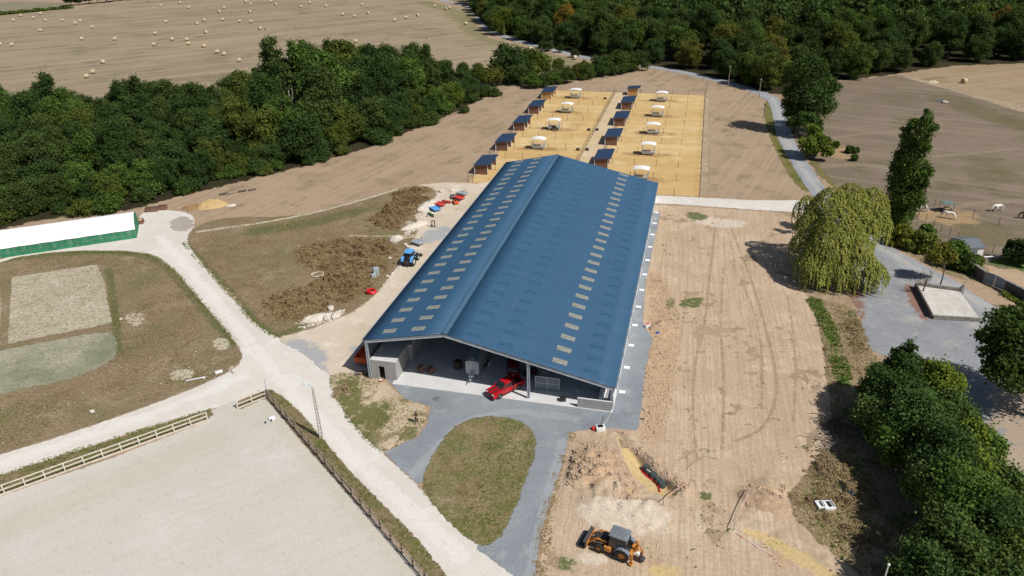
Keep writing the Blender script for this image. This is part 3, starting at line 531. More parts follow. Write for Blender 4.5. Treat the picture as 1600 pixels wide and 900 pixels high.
roofL = roof_half('roof_sheet', A_L, (1, 3)); roofR = roof_half('roof_sheet', A_R, (1, 3, 5, 7))
roofL['label'] = 'short shaded blue roof slope with two rows of skylights'; roofR['label'] = 'long sunlit blue roof slope'
def skylight_mesh(slope):
    # two lapped translucent sheets in the slope, slightly proud, with a bright seam
    m = MB(); w = .54; L = .97
    for a0, a1, dz in ((-L, .02, .02), (-.02, L, .03)):
        m.hexa([(a0, -w, slope*a0+dz-.012), (a1, -w, slope*a1+dz-.012), (a1, w, slope*a1+dz-.012), (a0, w, slope*a0+dz-.012)], [(a0, -w, slope*a0+dz), (a1, -w, slope*a1+dz), (a1, w, slope*a1+dz), (a0, w, slope*a0+dz)])
    return m.mesh('skylight', smooth=False)
seam_me = {}
for roof, rows, slope in ((roofL, [(3.05, 'sky1'), (7.28, 'sky1')], (HR-HL)/WL), (roofR, [(15.3, 'sky2'), (19.47, 'sky2'), (26.65, 'sky1'), (30.8, 'sky2')], -(HR-HE)/WR)):
    base = {}
    for a, mk in rows:
        if mk not in base: base[mk] = skylight_mesh(slope); base[mk].materials.append(M[mk])
        for k in range(26):
            o = bpy.data.objects.new('skylight', base[mk]); COL.objects.link(o); o.parent = roof; o.location = (a, (9*k+5.5)*PB, zroof(a)+.03)
# lap line on the long slope, ridge cap, barge trims
for a in (23.0,):
    MB().hexa([(a-.05, 0, zroof(a-.05)+.05), (a+.05, 0, zroof(a+.05)+.05), (a+.05, LB, zroof(a+.05)+.05), (a-.05, LB, zroof(a-.05)+.05)], [(a-.05, 0, zroof(a-.05)+.058), (a+.05, 0, zroof(a+.05)+.058), (a+.05, LB, zroof(a+.05)+.058), (a-.05, LB, zroof(a-.05)+.058)]).build('lap_strip', M['roof_cap'], roofR, smooth=False)
cap = MB()
for sgn, w in ((-1, .3), (1, .5)):
    a0, a1 = WL, WL+sgn*w; sl = (HR-HL)/WL if sgn < 0 else (HR-HE)/WR
    cap.hexa([(a0, -.05, HR+.06), (a1, -.05, HR-w*sl+.06), (a1, LB+.05, HR-w*sl+.06), (a0, LB+.05, HR+.06)], [(a0, -.05, HR+.09), (a1, -.05, HR-w*sl+.09), (a1, LB+.05, HR-w*sl+.09), (a0, LB+.05, HR+.09)])
cap.build('ridge_cap', M['roof_cap'], barn, smooth=False)
def ibeam(p0, p1, h=.42, w=.24, name='rafter', up=(0, 0, 1)):
    p0 = Vector(p0); p1 = Vector(p1); d = (p1-p0).normalized(); u = Vector(up); s_ = d.cross(u).normalized(); u = s_.cross(d).normalized(); m = MB()
    def bar(off, hh, ww):
        q = [off-u*hh/2-s_*ww/2, off-u*hh/2+s_*ww/2, off+u*hh/2+s_*ww/2, off+u*hh/2-s_*ww/2]
        m.hexa([p0+x for x in q], [p1+x for x in q])
    bar(u*(h/2-.015), .03, w); bar(-u*(h/2-.015), .03, w); bar(u*0, h-.06, .03)
    return m.build(name, M['galv'], barn, smooth=False)
for b in [0.15]+[6.106*k for k in range(1, 13)]+[LB-.15]:
    ibeam((0, b, HL-.34), (WL, b, HR-.34)); ibeam((WL, b, HR-.34), (WT, b, HE-.34))
    ibeam((.18, b, 0.0), (.18, b, HL-.52), .34, .26, 'column', (1, 0, 0)); ibeam((22.8, b, 0.0), (22.8, b, zroof(22.8)-.5), .34, .26, 'column', (1, 0, 0)); ibeam((WT-.16, b, 0.0), (WT-.16, b, HE-.5), .3, .22, 'column', (1, 0, 0))
for a in (1.5, 4.5, 6.1, 8.9, 10.6, 13, 17.3, 21.5, 24.6, 28.7, 32.6):
    MB().box((a, LB/2, zroof(a)-.1), (.07, LB-.1, .14)).build('purlin', M['galv_dark'], barn, smooth=False)
MB().prism([(-.38, HL-.16), (-.26, HL-.16), (-.26, HL-.02), (-.29, HL-.02), (-.29, HL-.12), (-.35, HL-.12), (-.35, HL-.02), (-.38, HL-.02)], -.05, LB+.05).build('gutter', M['galv'], barn, smooth=False)
MB().prism([(WT+.26, HE-.2), (WT+.42, HE-.2), (WT+.42, HE-.02), (WT+.39, HE-.02), (WT+.39, HE-.16), (WT+.29, HE-.16), (WT+.29, HE-.02), (WT+.26, HE-.02)], -.05, LB+.05).build('gutter', M['galv'], barn, smooth=False)
for k in range(13):
    b0 = 6.106*k+.16; b1 = 6.106*(k+1)-.16
    MB().box((WT+.04, (b0+b1)/2, 1.05), (.16, b1-b0, 2.1)).build('wall_panel', M['white_panel'], barn, smooth=False)
    MB().box((WT+.06, (b0+b1)/2, 2.55), (.05, b1-b0, .06)).box((WT+.06, (b0+b1)/2, 2.95), (.05, b1-b0, .06)).build('wall_rail', M['galv'], barn, smooth=False)
    dp = MB().cyl((WT+.28, 4.25+6.03*min(k, 11.0), .1), (WT+.28, 4.25+6.03*min(k, 11.0), HE-.18), .05, n=8)
    if k < 12: dp.build('downpipe', M['galv'], barn)
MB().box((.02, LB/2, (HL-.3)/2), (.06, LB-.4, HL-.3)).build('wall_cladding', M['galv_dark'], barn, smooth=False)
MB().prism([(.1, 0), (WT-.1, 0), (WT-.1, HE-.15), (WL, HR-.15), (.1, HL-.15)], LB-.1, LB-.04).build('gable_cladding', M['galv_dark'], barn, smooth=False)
for k in range(12):
    o = MB().box((0, 0, .05), (.85, .62, .1)).build('drain_pad', M['white_panel'], None, bevel=.015)
    o.location = B(WT+.78, 4.25+6.03*k); o.rotation_euler = (0, 0, -YAW)
    tag(o, 'white concrete drain pad along the barn\'s right wall, '+(['nearest the camera', 'second from the camera', 'third from the camera', 'fourth from the camera', 'fifth from the camera', 'sixth from the camera', 'sixth from the far end', 'fifth from the far end', 'fourth from the far end', 'third from the far end', 'second from the far end', 'at the far end'][k]), 'drain pad', 'concrete pads along the barn wall')
# block room under the front left bay, low block wall at the front right
rm = empty('block_room', B(.35, .35), -YAW, 'grey concrete block room with a dark doorway in the barn\'s front left bay', 'room')
W1, D1, H1 = 3.7, 4.4, 2.95
MB().box((.55, .1, H1/2), (1.1, .2, H1)).box((2.85, .1, H1/2), (1.7, .2, H1)).box((1.55, .1, (2.1+H1)/2), (.9, .2, H1-2.1)).build('front_wall', M['block'], rm, smooth=False)
MB().box((W1-.1, .2+D1/2, H1/2), (.2, D1, H1)).build('side_wall', M['block'], rm, smooth=False)
MB().box((.1, .2+D1/2, H1/2), (.2, D1, H1)).build('side_wall', M['block'], rm, smooth=False)
MB().box((W1/2, .2+D1/2-.1, H1+.06), (W1+.04, D1+.24, .12)).build('ceiling_slab', M['concrete'], rm, smooth=False)
MB().box((1.55, 1.6, 1.1), (.88, .02, 2.2)).build('door_shade_panel', M['door_shade'], rm, smooth=False)  # near-black sheet behind the doorway; the room's shade is put in its colour
rm2 = empty('block_room', B(.35, 5.1), -YAW, 'plain grey block room behind the one with the doorway', 'room')
MB().box((2.15, 4.6, 1.45), (4.3, 9.2, 2.9)).build('block_walls', M['block'], rm2, smooth=False); MB().box((2.15, 4.6, 2.96), (4.34, 9.24, .11)).build('ceiling_slab', M['concrete'], rm2, smooth=False)
lw = MB().box((2.2, 0, .75), (4.4, .2, 1.5)).build('block_wall', M['block'], None, smooth=False); lw.location = B(29.42, -.32); lw.rotation_euler = (0, 0, -YAW)
cp = MB().box((2.2, 0, 1.52), (4.44, .24, .05)).build('coping', M['concrete'], lw, smooth=False)
tag(lw, 'low grey concrete block wall at the front right corner of the barn', 'wall')
# pens inside the right bay
def pen(a, b, w, h, n, lab, d=0):
    e = empty('pen_panel', B(a, b, .075), -YAW, lab, 'pen panel', 'steel pen panels inside the barn')
    fr = MB()
    for i in range(n+1): fr.box((w*i/n, 0, h/2), (.07, .07, h))
    for z in (.04, h*.55, h): fr.box((w/2, 0, z), (w, .06, .07))
    fr.build('frame', M['galv'], e, smooth=False)
    for i in range(n):
        for z0, z1 in ((.1, h*.53), (h*.58, h-.04)): MB().box((w*(i+.5)/n, 0, (z0+z1)/2), (w/n-.08, .03, z1-z0)).build('panel', M['cab_grey'], e, smooth=False)
    return e
pen(23.25, 2.3, 3.3, 2.2, 2, 'grey framed pen panel with four fields beside the barn\'s middle column')
pen(25.0, 7.0, 3.3, 2.2, 2, 'grey pen panel standing behind the four-field panel')
pen(30.4, 3.6, 3.0, 2.2, 1, 'grey pen panel behind the low block wall')
st = empty('slatted_platform', B(31.9, 1.2, .075), -YAW, 'pale slatted platform leaning up inside the barn\'s right corner', 'platform')
for k in range(3): MB().box((.3+.55*k, 1.9, .95), (.48, 4.0, .06)).build('slat', M['white_panel'], st, smooth=False)
MB().box((.85, .3, .46), (1.5, .1, .92)).box((.85, 3.6, .46), (1.5, .1, .92)).build('trestle', M['galv'], st, smooth=False)

# ------------------------------------------------------------------ paddock shelters
def make_shed(L, planks, lab, half=False):
    e = empty('field_shelter', (0, 0, 0), 0, lab, 'shelter', 'timber field shelters in the paddocks')
    w = 3.3; h0 = 2.25; h1 = 2.55
    def wallp(name, x0, y0, x1, y1, hh0, hh1):
        m = MB(); n = 11
        for k in range(n):
            f0 = k/n; f1 = (k+.93)/n; nx, ny = -(y1-y0), x1-x0; q = math.hypot(nx, ny); nx, ny = nx/q*.03, ny/q*.03
            m.hexa([(x0-nx, y0-ny, hh0*f0), (x1-nx, y1-ny, hh1*f0), (x1+nx, y1+ny, hh1*f0), (x0+nx, y0+ny, hh0*f0)], [(x0-nx, y0-ny, hh0*f1), (x1-nx, y1-ny, hh1*f1), (x1+nx, y1+ny, hh1*f1), (x0+nx, y0+ny, hh0*f1)])
        return m.build(name, M[planks], e, smooth=False)
    wallp('front_wall', 0, .05, w, .05, h0, h1); wallp('rear_wall', 0, L-.05, w, L-.05, h0, h1); wallp('side_wall', 0.05, .1, .05, L-.1, h0, h0)
    for k in (1, 2, 3):
        if k == 2 or L > 6: wallp('divider', .1, L*k/4, w*(.75 if k != 2 else 1.0), L*k/4, h0, h1*.98)
    for x, y, h in ((0, 0, h0), (w, 0, h1), (0, L, h0), (w, L, h1), (w, L/2, h1)): MB().box((x, y, h/2), (.13, .13, h)).build('post', M['white'], e, smooth=False)
    rf = MB(); x0, x1 = -.3, w+.75; sl = (h1-h0)/w; z = lambda x: h0+sl*x+.06; n = 26
    for k in range(n):
        y0 = -.35+(L+.7)*k/n; y1 = -.35+(L+.7)*(k+.5)/n; y2 = -.35+(L+.7)*(k+1)/n
        rf.hexa([(x0, y0, z(x0)), (x1, y0, z(x1)), (x1, y1, z(x1)), (x0, y1, z(x0))], [(x0, y0, z(x0)+.08), (x1, y0, z(x1)+.08), (x1, y1, z(x1)+.08), (x0, y1, z(x0)+.08)])
        rf.hexa([(x0, y1, z(x0)), (x1, y1, z(x1)), (x1, y2, z(x1)), (x0, y2, z(x0))], [(x0, y1, z(x0)+.055), (x1, y1, z(x1)+.055), (x1, y2, z(x1)+.055), (x0, y2, z(x0)+.055)])
    rf.build('roof', M['shed_roof'], e, smooth=False)
    return e
M['shed_roof'] = pmat('dark_blue_shed_roof', (0.03, 0.058, 0.115), .5, 0, .1, 1, .35)
shed = make_shed(8.0, 'plank', 'x'); shed_new = make_shed(8.0, 'plank_new', 'x'); shed_half = make_shed(4.0, 'plank_new', 'x')
ordn = ['nearest', 'second', 'third', 'fourth', 'farthest']
for side, a, bl in (('left', -10.55, [88.0, 108.0, 128.2, 148.2, 168.4]), ('right', 17.55, [98.0, 118.0, 138.0, 158.0, 177.8])):
    for k, b in enumerate(bl):
        src = shed if k < 4 else (shed_new if side == 'left' else shed_half)
        first = (side == 'left' and k == 0) or src is shed_new or src is shed_half
        o = src if first else copy_tree(src)
        o.location = B(a, b); o.rotation_euler = (0, 0, -YAW)
        tone = 'brown' if k < 4 else 'pale new-timber'
        q = ordn[k] if k in (0, 4) else ordn[k]+' from the barn'
        o['label'] = f'{tone} field shelter with dark blue roof, {q} of the {"left" if side == "left" else "middle"} row'
# hay feeders
def make_feeder():
    e = empty('hay_feeder', (0, 0, 0), 0, 'x', 'hay feeder', 'white-roofed hay feeders in the paddocks'); w, l = 2.0, 3.0
    MB().hexa([(-l/2+.15, -w/2+.15, .3), (l/2-.15, -w/2+.15, .3), (l/2-.15, w/2-.15, .3), (-l/2+.15, w/2-.15, .3)], [(-l/2, -w/2, .85), (l/2, -w/2, .85), (l/2, w/2, .85), (-l/2, w/2, .85)]).build('trough', M['galv'], e, smooth=False)
    m = MB()
    for sx in (-1, 1):
        m.box((sx*l*.36, 0, .15), (.12, w-.3, .3))
    m.build('skid', M['galv_dark'], e, smooth=False)
    bars = MB()
    for k in range(10):
        x = -l/2+.05+(l-.1)*k/9
        for sy in (-1, 1): bars.cyl((x, sy*(w/2-.03), .82), (x*.93, sy*(w/2-.12), 1.7), .022, n=5)
    for k in range(6):
        y = -w/2+.05+(w-.1)*k/5
        for sx in (-1, 1): bars.cyl((sx*(l/2-.03), y, .82), (sx*(l/2-.12), y*.93, 1.7), .022, n=5)
    bars.build('feed_bars', M['galv'], e)
    for sx in (-1, 1):
        for sy in (-1, 1): MB().cyl((sx*(l/2-.05), sy*(w/2-.05), .6), (sx*(l/2-.05), sy*(w/2-.05), 2.72), .04, n=6).build('post', M['galv'], e)
    rf = MB(); n = 6
    for k in range(n):
        x0 = -l/2-.2+(l+.4)*k/n; x1 = -l/2-.2+(l+.4)*(k+1)/n; z = lambda x: 2.9-.22*(x/(l/2))**2
        rf.hexa([(x0, -w/2-.2, z(x0)), (x1, -w/2-.2, z(x1)), (x1, w/2+.2, z(x1)), (x0, w/2+.2, z(x0))], [(x0, -w/2-.2, z(x0)+.04), (x1, -w/2-.2, z(x1)+.04), (x1, w/2+.2, z(x1)+.04), (x0, w/2+.2, z(x0)+.04)])
    rf.build('roof', M['white'], e)
    hay = MB().sphere((0, 0, .7), 1, 12, 6, (1.2, .75, .42)).build('hay', M['straw'], e)
    return e
fd = make_feeder()
for i, (a, b) in enumerate(FEED):
    o = fd if i == 0 else copy_tree(fd); o.location = B(a, b); o.scale = (1.12, 1.12, 1.06); o.rotation_euler = (0, 0, -YAW+[.0, .08, -.05, .03, -.06, .02, .05, -.04, 0][i])
    k = i if i < 4 else i-4; n = ['nearest the barn', 'second from the barn', 'third from the barn', 'fourth from the barn', 'farthest from the barn']
    o['label'] = f'white-roofed galvanised hay feeder, {n[k] if i >= 4 or k < 3 else "farthest from the barn"} in the {"left" if i < 4 else "right"} paddocks'
# paddock fences: posts and wires
post_me = MB().cyl((0, 0, 0), (0, 0, 1.75), .06, .05, n=6).mesh('post'); post_me.materials.append(M['post'])
def fence(pts, lab, wires=(.6, 1.1, 1.5), grp='wire fences round the paddocks', pm=post_me, h=1.0):
    e = empty('wire_fence', pts[0], 0, lab, 'fence', grp); o0 = Vector(pts[0])
    for p in pts:
        o = bpy.data.objects.new('post', pm); COL.objects.link(o); o.parent = e; o.location = Vector(p)-o0+Vector((0, 0, -.02)); o.rotation_euler = (random.uniform(-.03, .03), random.uniform(-.03, .03), random.random()*6); o.scale = (1, 1, h*random.uniform(.93, 1.05))
    m = MB()
    for z in wires:
        for p, q in zip(pts[:-1], pts[1:]): m.cyl(Vector(p)-o0+Vector((0, 0, z*h)), Vector(q)-o0+Vector((0, 0, z*h)), .011, n=3, caps=False)
    m.build('wire', M['wire'], e, smooth=False)
    return e
cn = ['first', 'second', 'third', 'fourth', 'fifth', 'sixth', 'seventh', 'eighth', 'ninth', 'tenth', 'eleventh']
for k in range(11):
    b = 82+10*k; la = -9.8 if k == 0 else -6.9
    fence([B(a, b) for a in np.linspace(la+.5, 12.5, 5)], f'wire and post cross fence of the left paddocks, {cn[k]} from the barn')
    fence([B(a, b) for a in np.linspace(21.6, 43.2, 5)], f'wire and post cross fence of the right paddocks, {cn[k]} from the barn')
fence([B(12.7, b) for b in np.arange(84, 182, 3.33)], 'closely posted wire fence along the left side of the paddock path')
fence([B(43.25, b) for b in np.arange(82, 183, 5)], 'wire fence along the outer right edge of the paddocks')
fence([B(-10.6, b) for b in (82.5, 86, 98, 102, 106, 118, 126, 138, 146, 158, 166)], 'wire fence behind the left row of shelters')
# ------------------------------------------------------------------ vehicles and machines (x forward, y left, z up)
def wheel(parent, x, y, r, w, rim_mat, name='wheel', hub=.55, seg=18):
    s = 1 if y > 0 else -1; m = MB(); prof = [(r*.55, -w/2), (r*.9, -w/2), (r, -w/2+w*.18), (r, w/2-w*.18), (r*.9, w/2), (r*.55, w/2)]
    n = seg; vs = []; fs = []
    for k in range(n):
        a = 2*math.pi*k/n
        for rr, yy in prof: vs.append((x+rr*math.cos(a), y+yy, r+rr*math.sin(a)))
    q = len(prof)
    for k in range(n):
        for j in range(q): fs.append((k*q+j, k*q+(j+1) % q, ((k+1) % n)*q+(j+1) % q, ((k+1) % n)*q+j))
    m._add(vs, fs); ty = m.build(name, M['rubber'], parent)
    rm_ = MB().cyl((x, y-w*.3, r), (x, y+w*.3, r), r*hub*1.05, n=14).cyl((x, y+s*w*.3, r), (x, y+s*w*.38, r), r*.2, n=8)
    rm_.build('rim', rim_mat, ty)
    return ty
def lugs(ty, x, y, r, w, n=20):
    m = MB()
    for k in range(n):
        a = 2*math.pi*k/n; m.box((x+r*math.cos(a), y+(w*.2 if k % 2 else -w*.2), r+r*math.sin(a)), (.05, w*.5, .07), ry=-a)
    m.build('tread', M['rubber'], ty, smooth=False)['kind'] = 'stuff'

def pickup():
    e = empty('pickup_truck', (0, 0, 0), 0, 'shiny red double-cab pickup truck with dark bonnet stripes at the barn\'s front edge', 'pickup')
    def arch(cx, r, n=7): return [(cx+r*math.cos(t), .42+r*math.sin(t)) for t in np.linspace(math.pi, 0, n)]
    prof = [(-2.62, .55), (-2.6, .42)]+arch(-1.62, .46)+arch(1.62, .46)+[(2.45, .36), (2.66, .45), (2.68, .82), (2.55, 1.02), (1.15, 1.14), (-.95, 1.16), (-.95, .72), (-2.55, .72), (-2.55, 1.16), (-2.62, 1.16)]
    MB().prism(prof, -.92, .92).build('body', M['red'], e, bevel=0.0)
    for s in (-1, 1): MB().box((-1.78, s*.86, .95), (1.66, .1, .44)).build('bed_side', M['red'], e, bevel=.03)
    MB().box((-2.58, 0, .95), (.09, 1.7, .44)).build('tailgate', M['red'], e, bevel=.02)
    MB().box((-1.76, 0, .74), (1.6, 1.6, .03)).build('bed_liner', M['black'], e, smooth=False)
    cab = MB().hexa([(-.97, -.88, 1.12), (1.2, -.88, 1.12), (1.2, .88, 1.12), (-.97, .88, 1.12)], [(-.82, -.68, 1.8), (.38, -.68, 1.8), (.38, .68, 1.8), (-.82, .68, 1.8)]).build('cab', M['red'], e, bevel=.05)
    def lerp(t, y, off=0.0): return None
    # windscreen, rear and side windows set just proud of the cab faces
    MB().hexa([(1.12, -.78, 1.18), (1.16, -.78, 1.19), (1.16, .78, 1.19), (1.12, .78, 1.18)], [(.46, -.62, 1.745), (.5, -.62, 1.76), (.5, .62, 1.76), (.46, .62, 1.745)]).build('windscreen', M['glass'], e, smooth=False)
    MB().hexa([(-.99, -.74, 1.2), (-.955, -.74, 1.2), (-.955, .74, 1.2), (-.99, .74, 1.2)], [(-.87, -.6, 1.7), (-.835, -.6, 1.7), (-.835, .6, 1.7), (-.87, .6, 1.7)]).build('rear_window', M['glass'], e, smooth=False)
    for s in (-1, 1):
        yy = lambda z: s*(.885-.2*(z-1.12)/.68+.006)
        for x0, x1, u0, u1 in ((.22, .98, .22, .46), (-.84, .14, -.74, .14)):
            MB().hexa([(x0, yy(1.2)-s*.02, 1.2), (x1, yy(1.2)-s*.02, 1.2), (x1, yy(1.2), 1.2), (x0, yy(1.2), 1.2)], [(u0, yy(1.7)-s*.02, 1.7), (u1, yy(1.7)-s*.02, 1.7), (u1, yy(1.7), 1.7), (u0, yy(1.7), 1.7)]).build('side_window', M['glass'], e, smooth=False)
        MB().box((.92, s*1.03, 1.2), (.12, .2, .16)).build('mirror', M['red'], e, bevel=.03)
        MB().box((2.6, s*.66, .86), (.14, .42, .16)).build('headlight', M['lamp'], e, bevel=.02)
        MB().box((-2.63, s*.82, .95), (.05, .14, .36)).build('tail_light', M['dred'], e, bevel=.01)
        MB().box((0.05, s*.93, .42), (2.3, .1, .08)).build('side_step', M['black'], e, bevel=.02)
        MB().hexa([(1.22, s*.3-.13, 1.138), (2.5, s*.3-.12, 1.035), (2.5, s*.3+.12, 1.035), (1.22, s*.3+.13, 1.138)], [(1.22, s*.3-.13, 1.15), (2.5, s*.3-.12, 1.047), (2.5, s*.3+.12, 1.047), (1.22, s*.3+.13, 1.15)]).build('bonnet_stripe', M['black'], e, smooth=False)
    MB().box((2.68, 0, .78), (.05, .95, .26)).build('grille', M['black'], e, bevel=.02); MB().box((2.71, 0, .78), (.03, .5, .05)).build('grille_bar', M['chrome'], e)
    MB().box((2.66, 0, .48), (.16, 1.8, .2)).build('bumper', M['dred'], e, bevel=.04); MB().box((-2.68, 0, .52), (.14, 1.7, .16)).build('bumper', M['chrome'], e, bevel=.03)
    MB().cyl((-.8, -.55, 1.24), (-.8, .55, 1.24), .035, n=8).cyl((-1.0, -.62, 1.16), (-1.1, -.62, 1.66), .04, n=8).cyl((-1.0, .62, 1.16), (-1.1, .62, 1.66), .04, n=8).cyl((-1.1, -.62, 1.66), (-1.1, .62, 1.66), .04, n=8).build('roll_bar', M['black'], e)
    for x in (1.62, -1.62):
        for s in (-1, 1): wheel(e, x, s*.8, .41, .27, M['galv_dark'])
    return e
pk = pickup(); p0 = P(772, 624); p1 = P(809, 603); c = (P(767, 623)+P(812, 601))/2
pk.location = c; pk.location.z = .05; pk.rotation_euler = (0, 0, heading(P(812, 601), P(767, 623)))

def red_car():
    e = empty('parked_car', (0, 0, 0), 0, 'small dark red hatchback parked deep in the barn\'s shade', 'car')
    prof = [(-1.95, .35), (-1.98, .8), (-1.8, .95), (1.0, .98), (1.85, .82), (1.98, .6), (1.95, .35)]
    MB().prism(prof, -.86, .86).build('body', M['dred'], e, bevel=.04)
    MB().hexa([(-1.78, -.8, .93), (1.0, -.8, .93), (1.0, .8, .93), (-1.78, .8, .93)], [(-1.4, -.62, 1.45), (.2, -.62, 1.45), (.2, .62, 1.45), (-1.4, .62, 1.45)]).build('cabin', M['glass'], e, bevel=.04)
    MB().box((-.6, 0, 1.46), (1.55, 1.2, .04)).build('roof', M['dred'], e, bevel=.015)
    MB().box((-1.99, 0, .66), (.03, .5, .12)).build('number_plate', M['white'], e)
    for s in (-1, 1): MB().box((-1.97, s*.68, .78), (.06, .2, .24)).build('tail_light', M['dred'], e, bevel=.01)
    for x in (1.2, -1.2):
        for s in (-1, 1): wheel(e, x, s*.76, .3, .2, M['galv_dark'])
    return e
rc = red_car(); rc.location = P(802, 580)+np.array([0, 0, .09]); rc.rotation_euler = (0, 0, heading(P(802, 582), P(801, 562)))
def quad():
    e = empty('quad_bike', (0, 0, 0), 0, 'red and black quad bike behind the pickup truck', 'quad bike')
    MB().box((.1, 0, .62), (1.1, .42, .28), top=(.8, .7)).build('body', M['dred'], e, bevel=.05); MB().box((-.15, 0, .82), (.7, .34, .12)).build('seat', M['black'], e, bevel=.04)
    for s in (-1, 1): MB().box((.62, s*.42, .66), (.62, .36, .06)).build('mudguard', M['red'], e, bevel=.02); MB().box((-.62, s*.42, .66), (.62, .36, .06)).build('mudguard', M['red'], e, bevel=.02)
    MB().cyl((.42, -.42, 1.05), (.42, .42, 1.05), .025, n=6).cyl((.5, 0, .7), (.42, 0, 1.05), .04, n=6).build('handlebar', M['black'], e)
    MB().box((.85, 0, .8), (.5, .8, .04)).box((-.9, 0, .8), (.55, .85, .04)).build('rack', M['black'], e, bevel=.01)
    for x in (.62, -.62):
        for s in (-1, 1): wheel(e, x, s*.45, .3, .26, M['galv_dark'], seg=12)
    return e
qb = quad(); qb.location = P(811, 599)+np.array([1.6, 1.6, .09]); qb.rotation_euler = (0, 0, heading(P(810, 598), P(800, 603)))

def horse_trailer():
    e = empty('horse_trailer', (0, 0, 0), 0, 'silver round-roofed horse trailer parked nose out in the barn', 'trailer')
    w = .95; L = 5.6; n = 10
    prof = [(-w, .55)]+[(-w, 1.9)]+[(w*math.cos(t), 1.9+.42*math.sin(t)) for t in np.linspace(math.pi, 0, n)][1:-1]+[(w, 1.9), (w, .55)]
    vs = []; k = len(prof)
    for x, sc in ((-L, 1.0), (-.5, 1.0), (-.1, .93), (.0, .7)):
        for y, z in prof: vs.append((x, y*sc, z if sc > .9 else .55+(z-.55)*.97))
    fs = [(i*k+j, i*k+(j+1) % k, (i+1)*k+(j+1) % k, (i+1)*k+j) for i in range(3) for j in range(k)]+[tuple(range(k)), tuple(range(3*k, 4*k))]
    MB()._add(vs, fs).build('shell', M['trailer'], e)
    MB().cyl((-.35, 0, 2.3), (-.35, 0, 2.36), .16, n=10).build('roof_vent', M['white'], e)
    for s in (-1, 1):
        MB().box((-L/2-.3, s*(w+.1), .72), (1.7, .24, .1)).build('mudguard', M['galv'], e, bevel=.03)
        wheel(e, -L/2-.7, s*(w+.1), .33, .2, M['galv_dark']); wheel(e, -L/2+.1, s*(w+.1), .33, .2, M['galv_dark'])
        MB().cyl((-.1, s*.6, .52), (1.35, 0, .5), .045, n=6).build('drawbar', M['galv'], e)
    MB().cyl((1.3, 0, .5), (1.6, 0, .52), .05, n=6).build('coupling', M['steel_dark'], e)
    MB().cyl((.95, 0, .5), (.95, 0, .95), .04, n=8).cyl((.95, .0, 0.06), (.95, 0, .5), .05, n=8).build('jockey_stand', M['galv'], e)
    MB().cyl((.5, .0, .62), (.5, 0, .82), .34, n=14).build('spare_wheel_cover', M['white'], e)
    return e
M['trailer'] = pmat('brushed_aluminium', (.4, .42, .44), .45, .3, .08, 1.5, .5)
ht = horse_trailer(); ht.scale = (1.22, 1.08, 1.24); hd = heading(P(752, 566), P(736, 603)); ht.location = P(733.5, 603)+np.array([0, 0, .09])-np.array([math.cos(hd), math.sin(hd), 0])*1.75; ht.rotation_euler = (0, 0, hd)

def tractor():
    e = empty('tractor', (0, 0, 0), 0, 'blue farm tractor with front loader parked beside the barn', 'tractor')
    MB().box((-.05, 0, .85), (2.9, .55, .5)).build('chassis', M['steel_dark'], e, bevel=.04)
    MB().hexa([(.5, -.4, 1.0), (2.3, -.36, .95), (2.3, .36, .95), (.5, .4, 1.0)], [(.5, -.36, 1.72), (2.2, -.28, 1.42), (2.2, .28, 1.42), (.5, .36, 1.72)]).build('bonnet', M['blue'], e, bevel=.06)
    MB().box((2.3, 0, 1.15), (.05, .5, .4)).build('grille', M['black'], e, bevel=.01)
    MB().hexa([(-1.3, -.62, 1.15), (.45, -.6, 1.15), (.45, .6, 1.15), (-1.3, .62, 1.15)], [(-1.15, -.66, 2.55), (.3, -.66, 2.55), (.3, .66, 2.55), (-1.15, .66, 2.55)]).build('cab_glass', M['glass'], e, bevel=.03)
    m = MB()
    for x, y in ((-1.22, -.66), (-1.22, .66), (.38, -.65), (.38, .65), (-.5, -.68), (-.5, .68)): m.cyl((x, y, 1.1), (x, y, 2.56), .045, n=6)
    m.build('cab_pillar', M['black'], e)
    MB().box((-.42, 0, 2.66), (1.9, 1.5, .2), top=(.9, .88)).build('cab_roof', M['sky_blue'], e, bevel=.05)
    for s in (-1, 1):
        vs = []
        fn = MB()
        for k in range(7):
            t0 = math.radians(15+k*22); t1 = math.radians(15+(k+1)*22); r0, r1 = .95, 1.0
            q = lambda t, r: (-.95+r*math.cos(t), .87+r*math.sin(t))
            (ax_, az), (bx, bz), (cx, cz), (dx, dz) = q(t0, r0), q(t1, r0), q(t1, r1), q(t0, r1)
            y0, y1 = s*.62, s*1.12
            fn.hexa([(ax_, y0, az), (ax_, y1, az), (bx, y1, bz), (bx, y0, bz)], [(dx, y0, dz), (dx, y1, dz), (cx, y1, cz), (cx, y0, cz)])
        fn.build('mudguard', M['sky_blue'], e)
        w = wheel(e, -.95, s*.88, .86, .5, M['white'], seg=20); lugs(w, -.95, s*.88, .86, .5, 20)
        w = wheel(e, 1.55, s*.82, .58, .36, M['white'], seg=16); lugs(w, 1.55, s*.82, .58, .36, 16)
        MB().tube([(.3, s*.62, 1.5), (1.6, s*.6, 1.75), (2.7, s*.58, .8), (3.0, s*.58, .45)], .075, 6).build('loader_arm', M['galv'], e)
    MB().prism([(2.95, .15), (3.7, .12), (3.72, .18), (3.05, .24), (3.0, .75), (2.92, .75)], -1.05, 1.05).build('loader_bucket', M['steel_dark'], e, smooth=False)
    MB().cyl((.65, .42, 1.6), (.65, .42, 2.7), .06, n=8).build('exhaust', M['steel_dark'], e)
    MB().box((-1.75, 0, .75), (.4, .9, .5)).cyl((-1.5, .4, .5), (-2.2, .4, .45), .05, n=6).cyl((-1.5, -.4, .5), (-2.2, -.4, .45), .05, n=6).build('hitch', M['steel_dark'], e)
    return e
